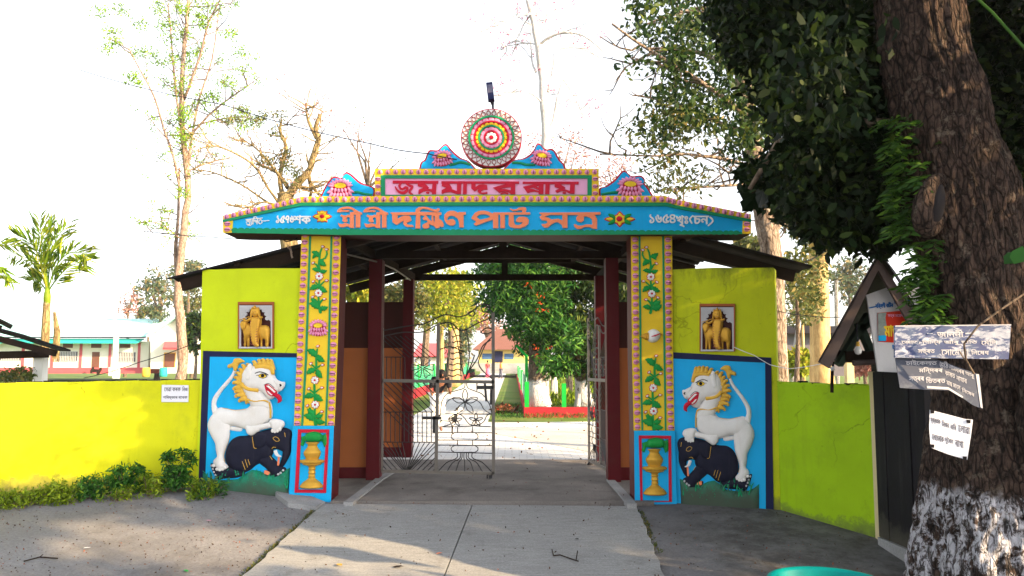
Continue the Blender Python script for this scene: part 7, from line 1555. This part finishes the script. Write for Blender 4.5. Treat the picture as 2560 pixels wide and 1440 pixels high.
# poster
po = thing('poster', 'red printed poster with yellow lettering pasted on the white board', 'poster', BPL.M @ Vector((.3, 1.6, .04)))
mb = MB(); solid(mb, .004, [BPL.up(rr([(490, 470), (690, 452), (700, 665), (494, 655)]))], z0=.034); mb.build('sheet', M['poster'], po, BPL.M)
mb = MB(); solid(mb, .002, [BPL.up(rr([(492, 472), (548, 468), (540, 500), (548, 560), (542, 612), (494, 612)]))], z0=.038); mb.build('picture_field', paint('poster picture', (.25, .30, .28), .5, .6, 25, 0, dirt=.6, dirtcol=(.05, .15, .06)), po, BPL.M)
mb = MB(); solid(mb, .002, [BPL.up(rr([(494, 614), (545, 612), (545, 650), (495, 652)]))], z0=.038); mb.build('blue_field', M['blue'], po, BPL.M)
mb = MB(); write(mb, BPL, ZR, 'মাজুলী', (536, 525, 690, 648), bold=.006, z0=.0385); mb.build('yellow_lettering', M['yellow'], po, BPL.M)
mb = MB(); write(mb, BPL, ZR, 'সত্ৰ মহোৎসৱ', (555, 478, 680, 502), z0=.0385); mb.build('small_lettering', M['palepink'], po, BPL.M)
# eave brackets, beam, bulb
Zq = Z(1840, 520, 3.1304); qq = lambda x, y, Y: at(*Zq([(x, y)])[0], Y)
for a, b in (((1040, 830), (800, 1230)), ((1085, 1200), (960, 900)), ((960, 960), (1060, 880))): mb = MB(); mb.bar(qq(*a, 7.25), qq(*b, 7.25), .05, .10, 0, (0, 1, 0)); mb.build('eave_bracket', M['greentimber'], hut)
mb = MB(); mb.bar(qq(855, 1165, 7.2), qq(1110, 1165, 7.2), .06, .1); mb.build('eave_beam', M['timber'], hut); mb = MB(); mb.tube([qq(915, 1212, 7.1), qq(1110, 1205, 7.1)], .026, 8); mb.build('conduit', M['barge'], hut)
mb = MB(); mb.bar(qq(800, 1140, 7.35), qq(1110, 1150, 7.35), .05, .07); mb.build('eave_beam', M['darktimber'], hut)
bu = thing('light_bulb', 'bare white light bulb hanging under the hut eave', 'light bulb', qq(955, 1145, 7.0)); c = qq(955, 1112, 7.0); rb = (qq(982, 1112, 7.0) - c).x
mb = MB(); mb.lathe([(.001, -rb * 1.35), (rb * .7, -rb * 1.1), (rb, -rb * .5), (rb * .98, .1 * rb), (rb * .75, rb * .7), (rb * .5, rb * 1.1)], 14, c); mb.build('globe', M['white'], bu, None, True); mb = MB(); mb.lathe([(rb * .5, rb * 1.1), (rb * .55, rb * 1.7), (rb * .4, rb * 2.4), (.001, rb * 2.5)], 10, c); mb.build('cap', M['ochre'], bu, None, True); mb = MB(); mb.tube([c + Vector((0, 0, rb * 2.4)), qq(945, 960, 7.0), qq(945, 900, 7.0)], .005, 5); mb.build('flex', M['cable'], bu)
st_ = thing('hanging_stick', 'short dark stick hanging on the string over the green wall', 'stick', qq(752, 1440, 7.6)); mb = MB(); mb.tube([qq(765, 1195, 7.6), qq(752, 1270, 7.6), qq(750, 1445, 7.6)], [.008, .016, .016], 7); mb.build('rod', M['timber'], st_); mb = MB(); mb.tube([qq(742, 1262, 7.59), qq(765, 1255, 7.59)], .02, 7); mb.build('tie', M['string'], st_)
# ------------------------------------------------------------ notices on the tree
SB = Z(2200, 780, 3.7889)
def board(label, pl, outl, mat_, lines, edge=None, hh=.022, bend=None, name='notice_board', wd=.0045):
    t = thing(name, label, 'sign', pl.M @ Vector((.3, 1.6, 0))); mb = MB(); solid(mb, hh, [pl.up(SB(outl))], z0=0); o = mb.build('board_panel', mat_, t, pl.M)
    mb = MB()
    for text, box, bold, *slp in lines:
        q = pl.uv(*SB([(box[0], box[1])])[0])[0]; write(mb, pl, SB, text, box, h=.0025, bold=bold * .35, z0=hh, warp=tilt(-slp[0], q) if slp else None)
    l = mb.build('white_lettering', M['chalk'], t, pl.M)
    if edge: mb = MB(); solid(mb, .003, [pl.up(SB(e)) for e in edge], z0=hh); mb.build('worn_edge', M['chalk'], t, pl.M)
    if bend:
        for ob in t.children:
            for v in ob.data.vertices: v.co.z += bend(v.co.x)
    return t
m, n, bs, ns, ls = newmat('flaking navy board'); p = pos(ns); f = noise(ns, ls, stretch(ns, ls, p, 6, 6, 16), 1.6, 10, .72, .4)
c = mix(ns, ls, ramp(ns, ls, f, [(.50, 0), (.56, 1)]), (.018, .032, .12), (.34, .36, .44)); c = mix(ns, ls, ramp(ns, ls, noise(ns, ls, p, 14, 6), [(.4, 0), (.7, .6)]), c, (.05, .09, .16)); ls.new(c, bs.inputs['Base Color']); bs.inputs['Roughness'].default_value = .6; M['flake'] = m
m, n, bs, ns, ls = newmat('faded navy sheet'); p = pos(ns); f = noise(ns, ls, p, 9, 10, .75)
c = mix(ns, ls, ramp(ns, ls, f, [(.5, 0), (.68, .8)]), (.016, .026, .06), (.13, .15, .18)); ls.new(c, bs.inputs['Base Color']); bs.inputs['Roughness'].default_value = .55; M['sheet'] = m
M['chalk'] = paint('chalky white lettering', (.42, .42, .46), .7, .2, 30, 0)
S1 = Plane(xy(2235, 850, 4.83), xy(2520, 850, 4.78)); S2_ = Plane(xy(2240, 930, 4.86), xy(2460, 950, 4.86)); S3 = Plane(xy(2322, 1080, 4.86), xy(2430, 1080, 4.80))
b1 = board('flaking dark blue notice board nailed level on the huge trunk, upper of two', S1, [(130, 130), (1222, 118), (1200, 448), (130, 432)], M['flake'], [('জাননী', (525, 172, 770, 238), .004), ('জোতা পিন্ধি', (190, 262, 555, 312), .003), ('আৰু ছাতি', (590, 262, 900, 312), .003), ('মেলি', (940, 258, 1090, 310), .003), ('সত্ৰত', (345, 355, 500, 405), .003), ('সোমোৱা', (565, 352, 820, 410), .003), ('নিষেধ', (845, 352, 1010, 405), .003)],
   [[(790, 200), (850, 196), (850, 206), (792, 212)], [(430, 200), (480, 200), (480, 208), (430, 210)], [(130, 130), (1222, 118), (1221, 128), (130, 140)]])
def bend2(x): return .25 * max(0, x - .24) ** 1.3
mb = MB()
b2 = board('bent dark notice sheet with curled right end on the trunk, lower of two', S2_, [(140, 432), (520, 445), (700, 510), (930, 590), (965, 915), (880, 885), (780, 815), (650, 742), (430, 735), (185, 718)], M['sheet'], [('চাইকেলত', (240, 452, 530, 505), .003), ('উঠি', (560, 470, 640, 530), .002), ('নামঘৰৰ', (650, 495, 785, 540), .001, .42), ('আৰু', (800, 558, 882, 603), .001, .42), ('মন্দিৰৰ', (365, 522, 585, 585), .003), ('কাষত', (610, 552, 700, 598), .001, .36), ('নাযাব', (718, 600, 812, 645), .001, .36), ('সত্ৰৰ', (270, 612, 410, 668), .003), ('ভিতৰত', (430, 615, 610, 672), .003), ('মাছ মাংস', (625, 645, 750, 690), .001, .42), ('নিষেধ', (770, 712, 882, 757), .001, .42)],
   [[(436, 700), (640, 712), (780, 800), (776, 815), (640, 735), (440, 722)], [(900, 590), (930, 588), (965, 912), (945, 900)]], hh=.006)
m_pl = lambda P: S3.up(SB(P))
t = thing('paper_notice', 'white paper notice with two lines of writing pinned on the huge trunk', 'notice', S3.M @ Vector((.1, 1.0, 0))); mb = MB(); solid(mb, .003, [m_pl([(470, 925), (800, 1012), (880, 1020), (860, 1170), (825, 1400), (650, 1350), (480, 1285), (465, 1100)])]); mb.build('sheet', M['paper'], t, S3.M)
mb = MB(); M['greyink'] = paint('grey ink', (.16, .16, .19), .7, .1, 9, 0); sl = -.27; uu = S3.uv(*SB([(480, 1040)])[0])[0]; W4 = tilt(sl, uu)
for text, box in (('স্বচ্ছতাক', (482, 995, 568, 1055)), ('নিজৰ', (588, 995, 648, 1055)), ('কৰি', (665, 1000, 718, 1062)), ('লোৱা', (742, 1000, 845, 1068)), ('লেতেৰাক', (495, 1150, 600, 1205)), ('দূৰৈত', (615, 1140, 690, 1215)), ('ৰাখা', (710, 1150, 785, 1215))): write(mb, S3, SB, text, box, h=.002, bold=.0008, z0=.003, warp=W4)
mb.build('grey_lettering', M['greyink'], t, S3.M)
for cx, cy in ((492, 942), (835, 1035), (492, 1268), (800, 1382)): mb = MB(); solid(mb, .006, [m_pl([(cx - 18, cy - 16), (cx + 20, cy - 14), (cx + 18, cy + 18), (cx - 16, cy + 16)])], z0=.003); mb.build('tape', M['ink'], t, S3.M)
# hanging root in front of the boards
t = thing('hanging_root', 'thin brown aerial root crossing in front of the notice boards', 'root', at(2420, 960, 4.7)); mb = MB(); V = [at(2560, 735, 4.6), at(2500, 775, 4.6), at(2445, 815, 4.62), at(2410, 860, 4.68), at(2415, 900, 4.7), at(2435, 935, 4.72)]; V = [at(2650, 700, 4.6)] + V; mb.tube(V, .006, 6); mb.build('root', B_['brown'], t, None, True); mb = MB(); mb.tube([at(2412, 900, 4.7), at(2400, 880, 4.69)], .004, 5); mb.build('side_root', B_['brown'], t)
t = thing('liana', 'straight green liana at the upper right corner', 'liana', at(2560, 90, 4.4)); mb = MB(); mb.tube([at(2380, -60, 4.6), at(2480, 30, 4.5), at(2570, 130, 4.4), at(2640, 200, 4.3)], .008, 6); mb.build('stem', LF['fern'], t); leafmesh('leaf', [tuple(at(2535, 660, 4.5)), tuple(at(2540, 630, 4.55)), tuple(at(2550, 640, 4.5))], .12, LF['fresh'], t, .8, .3)
# ------------------------------------------------------------ tub, planks, shrubs, notices on the left wall, wires, litter
tc_ = at(2068, 1452, 4.7); tub = thing('plastic_tub', 'large round teal plastic tub standing on the ground at the bottom edge', 'tub', (tc_.x, 4.7, -.23)); rt = .318; zt_ = tc_.z; mb = MB()
mb.lathe([(.001, -.23), (rt * .72, -.23), (rt * .76, -.15), (rt * .97, zt_ - .05), (rt * .98, zt_ - .03), (rt * 1.03, zt_ - .028), (rt * 1.05, zt_ - .012), (rt * 1.03, zt_), (rt * .985, zt_), (rt * .95, zt_ - .02), (rt * .74, -.13), (rt * .70, -.20), (.001, -.20)], 48, (tc_.x, 4.7, 0)); mb.build('shell', M['teal'], tub, None, True)
mb = MB(); mb.lathe([(.001, 0), (rt * .8, 0)], 24, (tc_.x, 4.7, -.02)); mb.build('water', paint('dark tub water', (.01, .03, .03), .1, .1, 3, 0), tub)
for i, (a, b, lab) in enumerate((((1855, 1432), (1955, 1452), 'weathered plank lying left of the teal tub'), ((2180, 1425), (2290, 1440), 'reddish plank lying right of the teal tub'))):
    p, q = at(*a, 5.2 if i == 0 else 5.3), at(*b, 5.0 if i == 0 else 5.25); p.z = q.z = zg(p.x, p.y) + .05; mb = MB(); mb.bar(p, q, .12, .035); tag(mb.build('plank', M['timber']), lab, 'plank')
def shrub(label, px, Y, h, wd, mt, n, sz, group='shrubs along the left wall'):
    g = at(px, 1000, Y); z0 = zg(g.x, Y); t = thing('shrub', label, 'shrub', (g.x, Y, z0), group); mb = MB(); P = []
    for i in range(9):
        a = rnd.uniform(0, 6.28); e = Vector((g.x + math.cos(a) * wd * rnd.uniform(.2, .55), Y + math.sin(a) * min(wd, .3) * .45, z0 + h * rnd.uniform(.55, 1))); mb.tube([(g.x, Y, z0 - .03), ((g.x + e.x) / 2, (Y + e.y) / 2, z0 + h * .4), e], [.008, .006, .003], 5); P += [e, (Vector((g.x, Y, z0)) + e) / 2 + Vector((0, 0, .02)), Vector((e.x, e.y, z0 + h * .25))]
    mb.build('stems', B_['brown'], t); leafmesh('foliage', scatter(P, n // len(P), max(.07, wd * .22), .8), sz, LF[mt], t, .32, .35); return t
shrub('tallest dark feathery shrub against the navy panel edge', 446, 8.98, .46, .30, 'hedge', 1700, .055); shrub('dark feathery shrub of middle height left of the tallest one', 322, 8.9, .30, .32, 'hedge', 1400, .055); shrub('lower dark feathery shrub third from the navy panel', 238, 8.82, .20, .28, 'hedge', 900, .05); shrub('small yellow leaved shrub between the two tallest dark shrubs', 380, 8.85, .22, .3, 'yel', 700, .045)
shrub('yellow leaved shrub at the foot of the lion panel', 515, 8.75, .20, .3, 'yel', 800, .045); shrub('yellow leaved shrub left of the dark feathery shrubs', 170, 8.72, .20, .36, 'yel', 900, .045); shrub('spreading yellow leaved shrub near the left edge', 90, 8.68, .17, .42, 'yel', 1000, .045); shrub('yellow leaved shrub cut by the left edge', 15, 8.62, .15, .4, 'yel', 900, .045); shrub('low dark shrub hugging the foot of the lion panel', 535, 8.85, .14, .3, 'hedge', 600, .04); shrub('sparse yellow shrub mostly hidden beneath the middle dark shrub', 300, 8.7, .13, .3, 'yel', 420, .04)
lw = Plane(xy(250, 955, 9.19), xy(504, 955, 9.25))
def wallpaper(label, outl, lines):
    t = thing('paper_notice', label, 'notice', lw.M @ Vector((lw.uv(outl[0][0], outl[0][1])[0], 1.1, 0))); mb = MB(); solid(mb, .006, [lw.up(outl)], z0=.0); mb.build('sheet', M['paper'], t, lw.M); mb = MB()
    for text, (x0, y0, x1, y1) in lines: a = lw.uv(x0, y1); b = lw.uv(x1, y0); lettering(mb, text, a[0], b[0], a[1], b[1], .002, .002, .006)
    if lines: mb.build('grey_lettering', M['greyink'], t, lw.M)
wallpaper('white paper notice pasted near the right end of the left wall', [(405, 962), (472, 963), (471, 1005), (404, 1005)], [('সেৱা কৰক', (411, 968, 452, 978)), ('নিজ', (456, 966, 470, 978)), ('পৰিষ্কাৰ ৰাখক', (408, 988, 469, 999))])
wallpaper('edge of a white paper notice at the left border of the photo', [(-30, 967), (6, 966), (5, 1013), (-30, 1014)], [])
def wire(label, pts, r=.006, mat='cable', name='cable'):
    V = [at(*p) for p in pts]; W_ = []
    for a, b in zip(V, V[1:]):
        for k_ in range(6): t_ = k_ / 6; W_.append(a.lerp(b, t_) - Vector((0, 0, (b - a).length * .012 * 4 * t_ * (1 - t_))))
    W_.append(V[-1]); mb = MB(); mb.tube(W_, r, 5); tag(mb.build(name, M[mat]), label, 'cable' if mat == 'cable' else 'string')
wire('long black cable crossing the sky down to the name board', [(200, 175, 14), (560, 262, 12), (930, 360, 10), (1068, 384, 8.85), (1142, 399, 8.85)], .007)
wire('thin cable passing the slim tree below the beam', [(300, 566, 12), (520, 592, 10.5), (752, 598, 9.4)], .006); wire('looped cable under the left end of the beam', [(700, 592, 9.3), (715, 604, 9.25), (735, 600, 9.2), (752, 588, 9.1)], .007)
wire('cable sagging from the lion wall across the school front', [(505, 850, 9.3), (350, 905, 9.9), (210, 945, 10.6)], .005); wire('cable hanging over the tin roof on the right', [(1690, 590, 9.5), (1800, 608, 9.4), (1905, 635, 9.3), (1960, 650, 9.3)], .006); wire('cable running from the tan trunk up to the dark canopy', [(2010, 655, 11), (2060, 630, 10), (2110, 600, 9)], .008)
wire('slack cable crossing behind the hut', [(1940, 776, 11), (2010, 788, 10), (2100, 793, 9)], .005); wire('white string drooping across the navy frame to the hut', [(1835, 868, 8.5), (1885, 888, 8.45), (1925, 912, 8.4), (1975, 922, 8.2), (2085, 902, 7.5)], .004, 'string', 'string')
t = thing('hanging_rope', 'frayed brown rope tied on the rafter end beside the left pillar', 'rope', at(728, 640, 9.2)); mb = MB(); mb.tube([at(720, 618, 9.2), at(727, 625, 9.18), at(729, 640, 9.18), at(731, 645, 9.18)], .012, 6); mb.build('knot', M['ochre'] if False else B_['warm'], t); mb = MB(); mb.tube([at(726, 617, 9.2), at(730, 632, 9.18)], .008, 5); mb.build('strand', B_['warm'], t)
# fallen leaves, twigs
C = []
while len(C) < 2600:
    x, y = (rnd.uniform(-6, -1.4) if rnd.random() < .7 else rnd.uniform(-2, 3)), rnd.uniform(4.6, 8.9)
    if -2.1 < x < 1.5 and rnd.random() < .8: continue
    C.append((x, y, (zr(Vector((x, y, 0))) + .016) if -2.1 < x < 1.5 else zg(x, y) + .004))
tag(leafmesh('dark_crumbs', C, .014, LF['litter'], None, .8, -.1), 'fine dark crumbs of bark and leaf scattered over the grey forecourt', 'crumbs', kind='stuff')
C, seen = [], 0
while len(C) < 420:
    x, y = rnd.uniform(-5.5, 4.5), rnd.uniform(4.6, 8.9); 
    C.append((x, y, (zr(Vector((x, y, 0))) + .022) if -2.1 < x < 1.5 else zg(x, y) + .008))
tag(leafmesh('leaf_litter', C, .022, LF['litter'], None, .5, -.05), 'small dry leaves scattered over the forecourt and ramp', 'leaf litter', kind='stuff')
C = [(x, y, .012) for x, y in zip(nrg.uniform(-1.8, 1.4, 60), nrg.uniform(9.1, 12.5, 60))]; tag(leafmesh('floor_litter', C, .032, LF['litter'], None, .5, 0), 'dry leaves lying on the passage floor', 'leaf litter', kind='stuff')
C = []
for i in range(700):
    t_ = rnd.random(); p = A[0].lerp(A[3], t_); C.append((p.x - rnd.uniform(0, .05) - .01, p.y, zg(p.x, p.y) + .01))
for i in range(260): t_ = rnd.random() * .7; p = A[1].lerp(A[2], t_); C.append((p.x + rnd.uniform(.01, .06), p.y, zg(p.x, p.y) + .01))
tag(leafmesh('moss', C, .03, LF['olive'], None, .3, -.8), 'green moss along both edges of the concrete ramp', 'moss', kind='stuff')
def flatleaf(label, px, py, mt, sz, cat='leaf'):
    p = rampP(px, py); z = (zr(p) + .02) if -2.1 < p.x < 1.45 else zg(p.x, p.y) + .012; a = rnd.uniform(0, 6.28); mb = MB(); c, s = math.cos(a), math.sin(a)
    q = [(0, 0, 0), (.3, .22, .012), (.7, .2, .02), (1, 0, .012), (.7, -.2, .016), (.3, -.22, .008)]; mb.v = [(p.x + (c * x - s * y) * sz, p.y + (s * x + c * y) * sz, z + h * sz * 4) for x, y, h in q]; mb.f = [(0, 1, 2, 3), (0, 3, 4, 5)]; mb.m = [0, 0]; tag(mb.build('fallen_leaf', M[mt]), label, cat)
flatleaf('pink fallen petal on the grey ground before the broken slab', 530, 1308, 'pink', .06, 'petal'); flatleaf('green fallen leaf lying at the lower edge left of the ramp', 470, 1424, 'leafgreen', .07); flatleaf('orange red fallen leaf on the sunlit band of the ramp', 1090, 1390, 'coral', .06); flatleaf('olive fallen leaf on the left half of the ramp', 843, 1415, 'ochre', .10); flatleaf('dark fallen leaf on the right half of the ramp', 1437, 1351, 'ink', .06); flatleaf('pale curled leaf on the left half of the ramp', 980, 1423, 'timber', .10); flatleaf('white scrap of paper on the ground at the left', 228, 1362, 'paper', .07, 'scrap')
tw = thing('twig', 'dry forked twig lying on the right half of the ramp', 'twig', rampP(1420, 1400)); q = lambda x, y: rampP(x, y) + Vector((0, 0, .03)); mb = MB(); mb.tube([q(1380, 1382), q(1384, 1398), q(1400, 1396), q(1425, 1405), q(1446, 1412)], [.004, .006, .006, .006, .005], 5); mb.build('stem', M['timber'], tw); mb = MB(); mb.tube([q(1440, 1410), q(1444, 1392) + Vector((0, 0, .02))], .005, 5); mb.build('fork', M['timber'], tw)
tw = thing('twig', 'long thin dry stick lying on the grey ground at the left', 'twig', rampP(105, 1388)); q = lambda x, y: (lambda p: Vector((p.x, p.y, zg(p.x, p.y) + .015)))(rampP(x, y)); mb = MB(); mb.tube([q(60, 1394), q(100, 1384), q(145, 1387)], .006, 5); mb.build('stem', M['timber'], tw); mb = MB(); mb.tube([q(100, 1384), q(108, 1378)], .004, 5); mb.build('fork', M['timber'], tw)
# ------------------------------------------------------------ unseen trees added outside the frame to shade the gateway
def shadetree(lab, x, y, zc, rx, rzv, n):
    t = tree('added_shade_tree', lab, (x, y, -.3)); mb = MB(); mb.tube([(x, y, -.4), (x, y, zc * .6), (x + .2, y, zc)], [.3, .22, .1], 9); P = []
    for i in range(34): d = Vector((rnd.gauss(0, 1), rnd.gauss(0, 1), rnd.gauss(0, 1))).normalized() * rnd.uniform(.3, .95); P.append((x + d.x * rx, y + d.y * rx, zc + d.z * rzv))
    for p_ in P[:9]: mb.tube([(x, y, zc * .55), ((x + p_[0]) / 2, (y + p_[1]) / 2, zc * .8), p_], [.1, .06, .02], 5)
    mb.build('trunk', B_['brown'], t); leafmesh('crown', sunholes(scatter(P, n // 34, rx * .36)), .22, LF['mid'], t)
for q in SHADERS: shadetree(*q)

# ------------------------------------------------------------ hazy winter air
m = bpy.data.materials.new('pale air'); m.use_nodes = True; n = m.node_tree; n.nodes.remove(n.nodes['Principled BSDF'])
v = n.nodes.new('ShaderNodeVolumePrincipled'); v.inputs['Color'].default_value = (.9, .9, .92, 1); v.inputs['Density'].default_value = HAZE; v.inputs['Anisotropy'].default_value = .35
n.links.new(v.outputs[0], n.nodes['Material Output'].inputs['Volume'])
mb = MB(); mb.box((-402, -42, -1.6), (402, 602, 22)); o = mb.build('haze', m, None, Matrix.Identity(4)); tag(o, kind='stuff')
